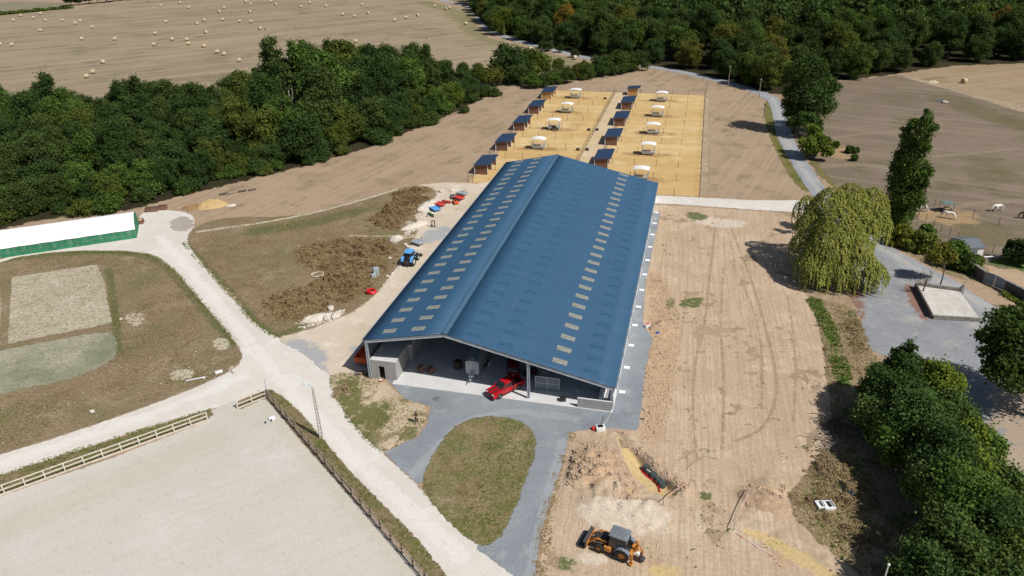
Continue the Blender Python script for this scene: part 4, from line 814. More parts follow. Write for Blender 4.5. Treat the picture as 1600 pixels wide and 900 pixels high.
tr = tractor(); tr.location = P(642, 411); tr.rotation_euler = (0, 0, heading(P(636, 420), P(657, 396)))

def backhoe():
    e = empty('backhoe_loader', (0, 0, 0), 0, 'muddy orange backhoe loader with grey cab roof on the bare earth', 'digger')
    MB().box((.2, 0, .85), (3.8, .8, .5)).build('chassis', M['steel_dark'], e, bevel=.04)
    MB().hexa([(.75, -.42, 1.05), (2.35, -.4, 1.0), (2.35, .4, 1.0), (.75, .42, 1.05)], [(.75, -.4, 1.62), (2.2, -.34, 1.38), (2.2, .34, 1.38), (.75, .4, 1.62)]).build('bonnet', M['steel_dark'], e, bevel=.05)
    for s in (-1, 1):
        MB().box((1.5, s*.45, 1.2), (1.4, .04, .22)).build('side_panel', M['orange'], e, bevel=.01); MB().box((.55, s*.78, .8), (.75, .3, .6)).build('tank', M['orange'], e, bevel=.04)
    MB().hexa([(-1.35, -.78, 1.1), (.55, -.72, 1.1), (.55, .72, 1.1), (-1.35, .78, 1.1)], [(-1.2, -.72, 2.58), (.35, -.7, 2.58), (.35, .7, 2.58), (-1.2, .72, 2.58)]).build('cab_glass', M['glass'], e, bevel=.03)
    m = MB()
    for x, x2 in ((-1.34, -1.2), (-.4, -.4), (.52, .34)):
        for s in (-1, 1): m.cyl((x, s*.76, 1.1), (x2, s*.72, 2.58), .055, n=6)
    m.build('cab_pillar', M['steel_dark'], e)
    MB().box((-.42, 0, 2.68), (2.0, 1.62, .2), top=(.86, .84)).build('cab_roof', M['cab_grey'], e, bevel=.06); MB().box((-.42, 0, 2.8), (1.1, .9, .05)).build('roof_panel', M['galv_dark'], e, bevel=.02)
    MB().cyl((.95, .3, 1.6), (.95, .3, 2.2), .05, n=8).build('exhaust', M['steel_dark'], e)
    for s in (-1, 1):
        fn = MB()
        for k in range(6):
            t0 = math.radians(20+k*24); t1 = math.radians(20+(k+1)*24); q = lambda t, r: (-1.0+r*math.cos(t), .72+r*math.sin(t)); (a0, a1), (b0, b1), (c0, c1), (d0, d1) = q(t0, .84), q(t1, .84), q(t1, .88), q(t0, .88); y0, y1 = s*.7, s*1.12
            fn.hexa([(a0, y0, a1), (a0, y1, a1), (b0, y1, b1), (b0, y0, b1)], [(d0, y0, d1), (d0, y1, d1), (c0, y1, c1), (c0, y0, c1)])
        fn.build('mudguard', M['cab_grey'], e)
        w = wheel(e, -1.0, s*.9, .74, .45, M['orange'], seg=20); lugs(w, -1.0, s*.9, .74, .45)
        w = wheel(e, 1.45, s*.86, .5, .34, M['orange'], seg=16); lugs(w, 1.45, s*.86, .5, .34, 16)
        MB().tube([(.7, s*.58, 1.45), (1.7, s*.6, 1.5), (2.45, s*.62, .8), (2.75, s*.62, .5)], .1, 6).build('loader_arm', M['orange'], e)
        MB().cyl((1.1, s*.6, 1.1), (2.2, s*.62, .95), .06, n=8).build('ram', M['chrome'], e)
        MB().box((-2.0, s*.95, .75), (.22, .2, 1.2)).box((-2.0, s*1.0, .12), (.4, .4, .08)).build('stabiliser', M['orange'], e, bevel=.02)
    MB().prism([(2.7, .3), (2.8, .1), (3.6, .06), (3.62, .12), (2.92, .2), (2.86, .75), (3.1, 1.0), (3.05, 1.04), (2.72, .9)], -1.15, 1.15).build('front_bucket', M['steel_dark'], e, smooth=False)
    MB().box((2.68, 0, .62), (.06, 2.3, .7), ry=-.1).build('bucket_back', M['orange'], e, bevel=.01)
    MB().box((-1.75, 0, .85), (.3, 2.1, .5)).build('rear_frame', M['orange'], e, bevel=.03)
    MB().tube([(-1.9, 0, .9), (-2.35, 0, 1.9), (-2.15, .0, 2.35)], [.16, .13, .1], 6).build('boom', M['orange'], e)
    MB().tube([(-2.15, 0, 2.35), (-2.75, .05, 1.5), (-2.85, .05, .9)], [.11, .11, .09], 6).build('dipper_arm', M['orange'], e)
    MB().prism([(-2.9, .95), (-2.6, .95), (-2.5, .5), (-2.75, .2), (-3.1, .25), (-3.05, .32), (-2.8, .4), (-2.7, .6)], -.28, .38).build('rear_bucket', M['steel_dark'], e, smooth=False)
    MB().box((-2.45, .38, 1.15), (.35, .3, .3)).build('white_canister', M['white'], e, bevel=.03)
    return e
bh = backhoe(); bh.location = P(961, 862); bh.location.z = .12; bh.rotation_euler = (0, 0, heading(P(988, 869), P(930, 848)))

# ------------------------------------------------------------------ implements along the yard edge
def implement(px, py, ang, mat, kind, lab, cat, s=1.0):
    e = empty(kind, P(px, py), ang, lab, cat)
    e.scale = (s, s, s)
    return e
def harrow(e, mat, w=2.4, l=1.5):
    MB().box((0, 0, .55), (l, w, .12)).box((-l/2, 0, .62), (.14, w, .18)).box((l/2, 0, .62), (.14, w, .18)).build('frame', mat, e, bevel=.02)
    tn = MB()
    for i in range(7):
        for x in (-l/2, l/2): tn.cyl((x, -w/2+w*(i+.5)/7, .55), (x-.12, -w/2+w*(i+.5)/7, -.01), .035, n=5)
    tn.build('tine', M['steel_dark'], e); MB().tube([(l/2, -.4, .6), (l/2+.7, 0, 1.1), (l/2, .4, .6)], .05, 6).build('hitch', M['steel_dark'], e)
def mower(e, mat, w=1.9):
    MB().box((0, 0, .35), (1.2, w, .42), top=(.8, .95)).build('deck', mat, e, bevel=.05); MB().cyl((-.55, -w/2, .16), (-.55, w/2, .16), .15, n=10).build('roller', M['steel_dark'], e)
    MB().tube([(.5, -.35, .5), (1.1, 0, .95), (.5, .35, .5)], .05, 6).build('hitch', M['steel_dark'], e); MB().box((0, 0, .65), (.35, .35, .3)).build('gearbox', M['steel_dark'], e, bevel=.03)
def blade(e, mat, w=2.2):
    MB().prism([(.1, 0), (.2, 0), (.05, .35), (.16, .7), (.06, .7), (-.06, .35)], -w/2, w/2).build('blade', mat, e); MB().tube([(0, -.5, .4), (-.9, 0, .75), (0, .5, .4)], .06, 6).build('frame', M['steel_dark'], e)
    MB().cyl((-.9, 0, .75), (-.9, 0, 0), .05, n=6).build('stand', M['steel_dark'], e)
for (px, py, ang, fn, mat, nm, lab, cat) in [
    (712, 318, .4, mower, 'skip_orange', 'flail_mower', 'orange-red flail mower nearest the barn in the implement row', 'mower'),
    (717, 312, .9, harrow, 'impl_red', 'harrow', 'red tined harrow behind the orange-red mower', 'harrow'),
    (697, 318, 1.2, blade, 'impl_red', 'grader_blade', 'small red grader blade standing alone between the implements', 'grader blade'),
    (687, 322, .8, harrow, 'impl_red', 'rotary_rake', 'bright red implement at the top of the left implement line', 'rake'),
    (680, 329, .6, harrow, 'sky_blue', 'cultivator', 'pale blue cultivator between the red and green implements', 'cultivator'),
    (673, 338, .7, blade, 'green', 'plough', 'green plough at the lower end of the left implement line', 'plough'),
    (708, 309, .2, mower, 'galv_dark', 'roller', 'dark grey field roller behind the red implements', 'roller'),
    (722, 305, .9, harrow, 'galv', 'spreader', 'grey spring harrow at the far end of the implement row', 'harrow'),
    (653, 382, .95, harrow, 'galv', 'seed_drill', 'grey and white implement frame just beyond the blue tractor', 'implement')]:
    e = empty(nm, P(px, py), ang, lab, cat); fn(e, M[mat])
e = empty('post_borer', P(675, 355), .3, 'thin dark post borer standing upright on the sandy yard', 'post borer')
MB().cyl((0, 0, 0), (0, 0, 1.3), .05, n=6).cyl((0, 0, 0), (0, 0, .8), .16, .1, n=8).build('auger', M['steel_dark'], e); MB().box((.25, 0, 1.35), (.8, .14, .16)).box((.6, 0, .7), (.1, .5, 1.4)).build('frame', M['steel_dark'], e)
# coil of red hose, building blocks, orange skip and the things around the barn's left corner
def coil(name, px, py, R, r, mat, lab, cat, turns=5, wob=.12):
    pts = []
    for k in range(turns*16+1):
        a = 2*math.pi*k/16; rr = R*(1+wob*math.sin(k*.37)-.07*((k//16) % 3)); pts.append((rr*math.cos(a), rr*math.sin(a)*.9, r+(k/16)*r*1.1))
    o = MB().tube(pts, r, 5).build(name, mat, None); o.location = P(px, py); return tag(o, lab, cat)
M['hose'] = pmat('red_hose', (.62, .02, .03), .5, 0, .1, 2, .4)
coil('hose_coil', 581, 458, .8, .09, M['hose'], 'coil of bright red hose at the edge of the dry scrub', 'hose')
M['hose_w'] = pmat('cream_hose', (.6, .56, .46), .7, 0, .1, 2, .3)
coil('hose_coil', 497, 431, 1.1, .07, M['hose_w'], 'tangled loop of cream hose lying in the scrub', 'hose', 2, .35)
for i, (px, py, d) in enumerate([(584, 434, (.9, .8, .7)), (588, 430, (1.0, .8, 1.5))]):
    o = MB().box((0, 0, d[2]/2), d).box((0, 0, d[2]+.03), (d[0]*.9, d[1]*.9, .06)).build('water_tank', M['galv'], None, bevel=.05); o.location = P(px, py); o.rotation_euler = (0, 0, .5)
    tag(o, ['low grey cube tank beside the taller one in the scrub', 'tall pale grey tank at the edge of the scrub'][i], 'tank', 'grey tanks at the scrub edge')
def skip():
    e = empty('farm_trailer', (0, 0, 0), 0, 'orange tipping trailer tucked against the barn\'s left corner', 'trailer')
    l, w, h = 3.6, 2.0, .9; z = .75
    MB().box((0, 0, z), (l, w, .08)).build('floor', M['skip_orange'], e, smooth=False)
    for s in (-1, 1): MB().box((0, s*w/2, z+h/2), (l, .06, h)).build('side_board', M['skip_orange'], e, bevel=.01); MB().box((s*l/2, 0, z+h/2), (.06, w, h)).build('end_board', M['skip_orange'], e, bevel=.01)
    for s in (-1, 1): wheel(e, -.5, s*.85, .42, .26, M['galv_dark'])
    MB().tube([(l/2, -.5, .6), (l/2+1.2, 0, .55), (l/2, .5, .6)], .06, 6).cyl((l/2+1.1, 0, 0), (l/2+1.1, 0, .55), .05, n=6).build('drawbar', M['steel_dark'], e)
    return e
sk = skip(); sk.location = B(-2.2, 4.2); sk.rotation_euler = (0, 0, -YAW+math.pi/2)
e = empty('timber_pile', B(-1.5, .9), .4, 'small heap of weathered timber and scrap by the barn\'s left column', 'timber pile')
for k in range(9):
    a = random.uniform(-.5, .5); MB().box((random.uniform(-.4, .4), random.uniform(-.35, .35), .08+.07*(k//2)), (random.uniform(1.0, 1.9), .16, .07), rz=a).build('plank', M[('rail_brown', 'post', 'straw')[k % 3]], e, smooth=False)
def disc(name, loc, r, mat, lab, cat, h=.07):
    o = MB().cyl((0, 0, -.02), (0, 0, h), r, n=20).cyl((0, 0, h), (0, 0, h+.015), r*.82, n=20).build(name, mat, None); o.location = loc; return tag(o, lab, cat)
disc('manhole_cover', P(558, 585), .45, M['galv_dark'], 'round grey manhole cover in the pale concrete beside the barn\'s left column', 'manhole cover')
disc('manhole_cover', P(682, 623), .5, M['galv_dark'], 'round dark manhole cover in the gravel drive before the barn', 'manhole cover', .05)
# things inside the barn
def reel(a, b, lab):
    e = empty('cable_reel', B(a, b, .09), .6, lab, 'cable reel', 'wooden reels in the barn')
    for y in (-.3, .3): MB().cyl((0, y-.03, .5), (0, y+.03, .5), .5, n=16).build('flange', M['plank'], e)
    MB().cyl((0, -.27, .5), (0, .27, .5), .3, n=12).build('drum', M['black'], e)
reel(6.6, 3.2, 'wooden cable reel on the barn floor right of the block room, left of two'); reel(8.1, 3.2, 'wooden cable reel on the barn floor, right of the two side by side'); 
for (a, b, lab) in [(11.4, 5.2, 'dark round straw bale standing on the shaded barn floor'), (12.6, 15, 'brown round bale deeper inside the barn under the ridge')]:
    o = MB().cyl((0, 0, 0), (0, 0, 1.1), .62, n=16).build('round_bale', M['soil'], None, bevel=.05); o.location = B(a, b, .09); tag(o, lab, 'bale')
o = MB().box((0, 0, .25), (.8, .6, .5)).box((0, 0, .52), (.84, .64, .05)).build('tool_box', M['black'], None, bevel=.02); o.location = B(27.3, .6, .09); tag(o, 'small black box on the lit strip of barn floor near the low wall', 'box')
e = empty('hay_tedder', B(6.0, 14.5, .09), .5, 'folded dark machine with red bars along the block room wall', 'machine')
MB().box((0, 0, .7), (4.2, .5, .3)).build('frame', M['steel_dark'], e, bevel=.03)
for k in range(6): MB().tube([(-1.9+.75*k, -.5, .1), (-1.9+.75*k, 0, .9), (-1.9+.75*k, .6, 1.3)], .05, 5).build('arm', M['impl_red' if k % 2 else 'galv'], e)
# ------------------------------------------------------------------ trees and shrubs
def leaf_mat(name, c0, c1, transl=.25):
    t = NT(name); tint = t.attr('tint'); oi = t.n('ObjectInfo')
    c = t.mix(tint, c0, c1); c = t.mix(1.0, c, oi.outputs['Color'], 'MULTIPLY')
    d = t.n('BsdfPrincipled', {'Base Color': c, 'Roughness': .7, 'Specular IOR Level': .06}); tl = t.n('BsdfTranslucent', {'Color': t.mix(.5, c, (.12, .18, .03), 'MIX')})
    mx = t.n('MixShader', {0: transl}); t.set(mx.inputs[1], d); t.set(mx.inputs[2], tl); return t.surf(mx)
M['leaf'] = leaf_mat('broadleaf_foliage', (.037, .062, .017), (.092, .136, .036), .26)
M['leaf_willow'] = leaf_mat('willow_foliage', (.17, .19, .04), (.38, .385, .095), .3)
M['leaf_dry'] = leaf_mat('dry_scrub_foliage', (.20, .145, .09), (.40, .32, .21), .2)
M['bark'] = pmat('bark', (.085, .07, .055), .95, 0, .3, 4, .1, bump=.5)
M['bark_pale'] = pmat('pale_birch_bark', (.55, .52, .46), .9, 0, .2, 3, .15)
def quads(C, N, S, r_, asp=1.6):
    """leaf-clump quads at C facing N with half size S"""
    n = len(C); ref = r_.normal(size=(n, 3)); U = np.cross(N, ref); U /= np.linalg.norm(U, axis=1)[:, None]+1e-9; W = np.cross(N, U)
    S = S[:, None]; a = U*S*asp*.5; b = W*S*.5
    V = np.stack([C-a, C-b*1.1+N*S*.12, C+a, C+b*1.1+N*S*.12], 1).reshape(-1, 3)
    return V, np.arange(4*n).reshape(n, 4)
def crown_lobes(r_, rx, rz, zc, nl, lr, low=-.55):
    out = [((0, 0, zc), rx*.62, rz*.66)]
    k = 0
    while len(out) < nl+1:
        d = r_.normal(size=3); d /= np.linalg.norm(d)
        if d[2] < low: continue
        f = r_.uniform(.5, 1.02); q = lr*r_.uniform(.55, 1.35)
        out.append(((d[0]*rx*f, d[1]*rx*f, zc+d[2]*rz*f), q, q*r_.uniform(.7, .95)))
    return out
def leaves_from_lobes(r_, lobes, n, leaf, spread=.22, up=.15):
    area = np.array([l[1]**2 for l in lobes]); cnt = np.maximum(8, (n*area/area.sum()).astype(int)); Cs = []; Ns = []; T = []
    for (c, r0, rz), m in zip(lobes, cnt):
        d = r_.normal(size=(m, 3)); d /= np.linalg.norm(d, axis=1)[:, None]
        rad = 1+r_.normal(size=m)*spread-np.abs(r_.normal(size=m))*.12
        Cs.append(np.array(c)+d*np.array([r0, r0, rz])*rad[:, None]); N = d+r_.normal(size=(m, 3))*.8+np.array([0, 0, up]); Ns.append(N/np.linalg.norm(N, axis=1)[:, None])
        T.append(np.clip(r_.uniform(.15, .75)+r_.normal(size=m)*.2, 0, 1))
    return np.vstack(Cs), np.vstack(Ns), np.concatenate(T)
def crown_mesh(name, seed, rx, rz, zc, nl, lr, n, leaf, mat='leaf', low=-.55, spread=.2, zmin=.05):
    r_ = np.random.default_rng(seed); C, N, T = leaves_from_lobes(r_, crown_lobes(r_, rx, rz, zc, nl, lr, low), n, leaf, spread)
    k = C[:, 2] > zmin; C, N, T = C[k], N[k], T[k]
    V, Fq = quads(C, N, leaf*r_.uniform(.65, 1.35, len(C)), r_); me = fast_mesh(name, V, Fq); fattr(me, 'tint', np.repeat(T, 4)); me.materials.append(M[mat]); return me
def trunk_mesh(name, seed, h, r, spread, nb=5, mat='bark', top=.9, fork=.35):
    r_ = np.random.default_rng(seed); m = MB(); pts = [(0, 0, -.1)]; x = y = 0
    for k in range(1, 6):
        x += r_.normal()*h*.012; y += r_.normal()*h*.012; pts.append((x, y, h*top*k/5))
    m.tube(pts, [r*1.25, r, r*.8, r*.6, r*.4, r*.15], 7)
    for k in range(nb):
        z = h*r_.uniform(fork, .75); a = 2*math.pi*k/nb+r_.uniform(-.4, .4); f = z/(h*top); bx = np.interp(z, [p[2] for p in pts], [p[0] for p in pts]); by = np.interp(z, [p[2] for p in pts], [p[1] for p in pts]); L = spread*r_.uniform(.6, 1)
        m.tube([(bx, by, z), (bx+math.cos(a)*L*.5, by+math.sin(a)*L*.5, z+L*.45), (bx+math.cos(a)*L, by+math.sin(a)*L, z+L*.7)], [r*.4*(1.1-f), r*.25*(1.1-f), .02], 5)
    me = m.mesh(name); me.materials.append(M[mat]); return me
def tree(name, loc, label, cat, group, crown, trunk, s=1.0, sz=None, rz=None, color=(1, 1, 1)):
    e = empty(name, loc, random.uniform(0, 6.28) if rz is None else rz, label, cat, group); e.scale = (s, s, sz or s)
    t = bpy.data.objects.new('trunk', trunk); COL.objects.link(t); t.parent = e
    c = bpy.data.objects.new('crown', crown); COL.objects.link(c); c.parent = e; c.color = (*color, 1)
    return e
def hue(base=1.0, kind=None):
    k = kind or random.choices(['dark', 'mid', 'light', 'olive', 'yellow'], [36, 32, 16, 12, 4])[0]; j = random.uniform(.85, 1.15)*base
    t = {'dark': (.72, .82, .85), 'mid': (1, 1, 1), 'light': (1.3, 1.4, 1.05), 'olive': (1.5, 1.25, .95), 'yellow': (1.9, 1.6, .85), 'rust': (3.6, 1.5, 1.1), 'brown': (2.0, 1.25, 1.0), 'grey': (1.3, 1.25, 1.5)}[k]
    return tuple(x*j for x in t)
KW = {'dark': 'dark green', 'mid': 'mid green', 'light': 'bright green', 'olive': 'olive green', 'yellow': 'yellowing', 'rust': 'rust-red', 'brown': 'brownish', 'grey': 'grey-green'}
def pick(): return random.choices(['dark', 'mid', 'light', 'olive', 'yellow'], [34, 34, 17, 12, 3])[0]
def poisson(poly, dmin, tries=9000, seed=1, dens=None):
    r_ = np.random.default_rng(seed); lo, hi = poly.min(0), poly.max(0); cand = r_.uniform(lo, hi, (tries, 2)); cand = cand[inside(cand[:, 0], cand[:, 1], poly)]; out = []
    A_ = np.zeros((0, 2))
    for c_ in cand:
        if len(A_) == 0 or np.min(np.sum((A_-c_)**2, 1)) > dmin*dmin: A_ = np.vstack([A_, c_])
    return A_
# six broadleaf models for the woods, unit: metres, about 13 m tall
WOODC = [crown_mesh('crown', 100+i, [3.6, 4.5, 4.0, 3.3, 4.8, 4.1][i], [5.4, 4.6, 5.0, 5.8, 4.3, 5.2][i], [7.8, 7.2, 7.4, 8.4, 7.0, 7.6][i], 60, 1.15, 17000, .28, low=-.9, spread=.34) for i in range(6)]
SLIMC = [crown_mesh('crown', 170+i, 1.9, 6.2, 9.6, 46, .8, 8000, .27, low=-1, spread=.4) for i in range(3)]
EDGEC = [crown_mesh('crown', 150+i, 4.1, 5.0, 5.0, 60, 1.15, 17000, .28, low=-1, spread=.34) for i in range(4)]
WOODT = [trunk_mesh('trunk', 200+i, 12, .24, 3.2) for i in range(3)]
# --- left wood
WOOD = wpoly([(-90, 372), (0, 346), (100, 326), (200, 316), (330, 284), (450, 258), (560, 228), (680, 182), (752, 148), (752, 138), (690, 142), (600, 144), (470, 154), (420, 168), (300, 186), (180, 190), (130, 205), (0, 200), (-110, 205)])
pts = poisson(WOOD, 6.6, 6000, 3)
front = smooth_poly(np.array([P(x, y)[:2] for x, y in [(-90, 372), (0, 346), (100, 326), (200, 316), (330, 284), (450, 258), (560, 228), (680, 182), (752, 148)]]), 1, False)
NW = 0
for i, (x, y) in enumerate(pts):
    ppx, ppy = px_of((x, y, 0))
    if ppx < -60 or (436 < ppx < 492 and 160 < ppy < 222) or (274 < ppx < 304 and 178 < ppy < 236): continue
    df = float(line_dist(np.array([x]), np.array([y]), front)[0]); hmax = np.interp(ppx, [-80, 60, 150, 250, 380, 430, 520, 650, 700, 752], [1.0, 1.05, .95, .98, .92, 1.5, 1.5, 1.22, 1.0, .7])
    s = hmax*random.uniform(.86, 1.1)*(1.0 if df > 6 else .82); kind = None
    kind = 'rust' if random.random() < .012 else pick(); sz_ = 'tall' if s > 1.2 else ('small' if s < .85 else 'medium-sized'); third = 'left' if ppx < 250 else ('middle' if ppx < 500 else 'right')
    tree('broadleaf_tree', (x, y, 0), f'{sz_} {KW[kind]} tree {"inside" if df > 5 else "on the near edge of"} the {third} part of the left wood', 'tree', 'trees of the left wood' if df > 5 else 'edge trees of the left wood', WOODC[i % 6] if df > 8 else EDGEC[i % 4], WOODT[i % 3], s, s*random.uniform(.92, 1.08), color=hue(1.0, kind)); NW += 1
fl = np.concatenate([[0], np.cumsum(np.linalg.norm(np.diff(front, axis=0), axis=1))])
for k, t in enumerate(np.arange(6, fl[-1]-4, 5.6)):
    x = np.interp(t, fl, front[:, 0])+random.uniform(-1, 1)-.8; y = np.interp(t, fl, front[:, 1])+random.uniform(-1, 1)+2.2; ppx = px_of((x, y, 0))[0]
    if ppx < -50: continue
    kind = pick(); s = random.uniform(.6, .85); third = 'left' if ppx < 250 else ('middle' if ppx < 500 else 'right')
    tree('broadleaf_tree', (x, y, 0), f'low {KW[kind]} tree on the outermost edge of the {third} part of the left wood', 'tree', 'outermost edge trees of the left wood', EDGEC[k % 4], WOODT[k % 3], s, s*random.uniform(.85, 1.05), color=hue(1.0, kind)); NW += 1
# low shrubs along its sunny edge
SHC = [crown_mesh('crown', 300+i, 2.6, 1.7, 1.1, 24, .85, 4200, .26, low=-.2, spread=.4) for i in range(4)]; SHT = trunk_mesh('trunk', 320, 1.6, .07, .8, 5)
shc_dry = [crown_mesh('crown', 330+i, 1.5, .75, .45, 14, .55, 1000, .26, 'leaf_dry', low=-.1, spread=.3) for i in range(4)]
for x, y in front[::1]:
    for _ in range(5):
        q = np.array([x, y])+rng.normal(size=2)*3.0+np.array([.7, -1.2]); ppx, _y = px_of((q[0], q[1], 0))
        kk = pick()
        if ppx < -40 or random.random() < .25: continue
        tree('shrub', (q[0], q[1], 0), f'low {KW[kk]} shrub at the foot of the left wood, {"left" if ppx < 250 else ("middle" if ppx < 500 else "right")} part', 'shrub', 'shrubs along the left wood', random.choice(SHC), SHT, random.uniform(.6, 1.2), color=hue(1.0, kk))
for i, (px, py, sc, kd, nm) in enumerate([(100, 215, 1.25, 'dark', 'tall dark spire-shaped tree rising at the far left of the wood'), (78, 205, 1.05, 'grey', 'slim grey-green tree beside the dark spire at the far left'), (232, 205, 1.1, 'mid', 'slim tree topping the left wood before the stubble field'), (202, 205, 1.0, 'dark', 'dark slim tree left of the one topping the wood'), (345, 205, .98, 'grey', 'rounded grey-green slim tree above the middle of the wood'), (5, 215, 1.2, 'mid', 'slim tree at the left border of the view'), (440, 175, 1.55, 'mid', 'tall slim tree at the high left corner of the wood'), (478, 172, 1.6, 'light', 'tall bright slim tree at the high left corner of the wood'), (528, 165, 1.4, 'dark', 'dark slim tree among the tall right part of the wood'), (672, 150, 1.15, 'dark', 'slim dark tree near the wood\'s right end')]):
    tree('slim_tree', P(px, py), nm, 'tree', 'slim trees of the left wood', SLIMC[i % 3], WOODT[i % 3], sc, color=hue(1.0, kd))
# pale-stemmed birches standing out of the wood
def birch(px, py, hgt, lab, seed, sp=1.0):
    r_ = np.random.default_rng(seed); base = P(px, py); m = MB()
    m.tube([(0, 0, 0), (.3*sp, 0, hgt*.35), (.1, .2, hgt*.6), (-.2, 0, hgt*.95)], [.2, .16, .12, .04], 6); m.tube([(.3*sp, 0, hgt*.35), (1.2*sp, .2, hgt*.6), (1.3*sp, 0, hgt*.85)], [.13, .09, .03], 5); m.tube([(.1, 0, hgt*.3), (-1.1*sp, -.1, hgt*.5), (-1.5*sp, 0, hgt*.7)], [.1, .07, .03], 5)
    me = m.mesh('trunk'); me.materials.append(M['bark_pale'])
    lob = [((-.2, 0, hgt*.95), 1.2, 1.5), ((1.3*sp, 0, hgt*.87), 1.1, 1.3), ((-1.4*sp, 0, hgt*.75), .9, 1.0), ((.2, .4, hgt*.8), 1.2, 1.2), ((.6, -.3, hgt*1.03), .8, 1.0)]; C, N, T = leaves_from_lobes(r_, lob, 1500, .4, .3); V, Fq = quads(C, N, .36*r_.uniform(.7, 1.3, len(C)), r_); c = fast_mesh('crown', V, Fq); fattr(c, 'tint', np.repeat(T, 4)); c.materials.append(M['leaf'])
    tree('birch_tree', base, lab, 'tree', None, c, me, 1, 1, 0.0, hue(1.1, 'mid'))
birch(459, 200, 17.5, 'pale-stemmed forked birch at the tall corner of the left wood', 41); birch(290, 212, 13.5, 'thin pale-stemmed birch rising from the left wood before the stubble field', 42, .6)
# --- forest behind: the nearest trees singly, the rest as one mass
FFRONT = [(735, -2), (752, 38), (775, 52), (830, 68), (900, 88), (1000, 100), (1100, 119), (1165, 137), (1205, 142), (1250, 128), (1310, 126), (1385, 121), (1405, 114), (1480, 101), (1600, 97), (1750, 92)]
ff = np.array([P(x, y)[:2] for x, y in FFRONT]); _rd = np.array([P(x, y)[:2] for x, y in [(860, 77), (910, 90), (1000, 102), (1060, 111), (1130, 127), (1180, 141)]])+np.array([.87, .5])*4.2; ff = np.vstack([ff[:3], _rd, ff[8:]]); far = np.array([P(x, y)[:2] for x, y in [(1900, -35), (1500, -50), (1100, -55), (700, -55)]])
FOREST = np.vstack([ff, far]); pts = poisson(FOREST, 8.2, 16000, 5)
dd = line_dist(pts[:, 0], pts[:, 1], ff); ppx = np.array([px_of((x, y, 8)) for x, y in pts]); ok = (ppx[:, 0] > 660) & (ppx[:, 0] < 1690) & (ppx[:, 1] > -60)
pts, dd = pts[ok], dd[ok]; order = np.argsort(np.hypot(pts[:, 0], pts[:, 1])*.35+dd); NEAR = max(100, 290-NW)
for i, j in enumerate(order[:NEAR]):
    x, y = pts[j]; s = random.uniform(1.0, 1.35)*(1.0 if dd[j] > 8 else .92); kind = 'rust' if random.random() < .025 else ('brown' if random.random() < .04 else pick())
    edge_ = dd[j] <= 9; qx = px_of((x, y, 0))[0]; where = 'above the stubble field corner' if qx < 950 else ('behind the paddocks' if qx < 1230 else ('behind the pasture' if qx < 1440 else 'behind the mown field'))
    tree('broadleaf_tree', (x, y, 0), f'{"large" if s > 1.15 else "medium"} {KW[kind]} tree {"on the near edge of" if edge_ else "inside"} the forest {where}', 'tree', 'edge trees of the back forest' if edge_ else 'trees of the back forest', WOODC[i % 6] if dd[j] > 10 else EDGEC[i % 4], WOODT[i % 3], s, s*random.uniform(.95, 1.1), color=hue(.95, kind))
def far_forest(P2):
    r_ = np.random.default_rng(77); Vs = []; Ts = []; Hs = []; base = []
    for k in range(4):
        C, N, T = leaves_from_lobes(r_, crown_lobes(r_, 4.2, 4.8, 7.8, 30, 1.4, -.3), 1150, 1, .28); base.append((C, N, T))
    for i, (x, y) in enumerate(P2):
        C, N, T = base[i % 4]; a = r_.uniform(0, 6.28); s = r_.uniform(1.05, 1.45); ca, sa = math.cos(a), math.sin(a); keep = r_.random(len(C)) < (.62 if np.hypot(x, y) > 420 else .95); R_ = np.array([[ca, -sa, 0], [sa, ca, 0], [0, 0, 1]])
        C2 = (C[keep]*s)@R_.T+np.array([x, y, 0]); N2 = N[keep]@R_.T; k2 = C2[:, 2] > 3.0; C2, N2 = C2[k2], N2[k2]
        V, _ = quads(C2, N2, .98*s*r_.uniform(.6, 1.3, len(C2)), r_); Vs.append(V); Ts.append(np.repeat(np.clip(T[keep][k2]+r_.normal()*.22-.05, 0, 1.6), 4))
    V = np.vstack(Vs); me = fast_mesh('forest_canopy', V, np.arange(len(V)).reshape(-1, 4)); fattr(me, 'tint', np.concatenate(Ts)); o = link_mesh('forest_canopy', me, M['leaf']); o.color = (.92, .95, .9, 1)
    tag(o, 'dense dark green forest canopy filling the top right background', 'forest', None, 'stuff'); return len(V)//4
NF = far_forest(pts[order[NEAR:]])
print('WOOD', NW, 'NEAR', NEAR, 'FAR', len(order)-NEAR, 'quads', NF)
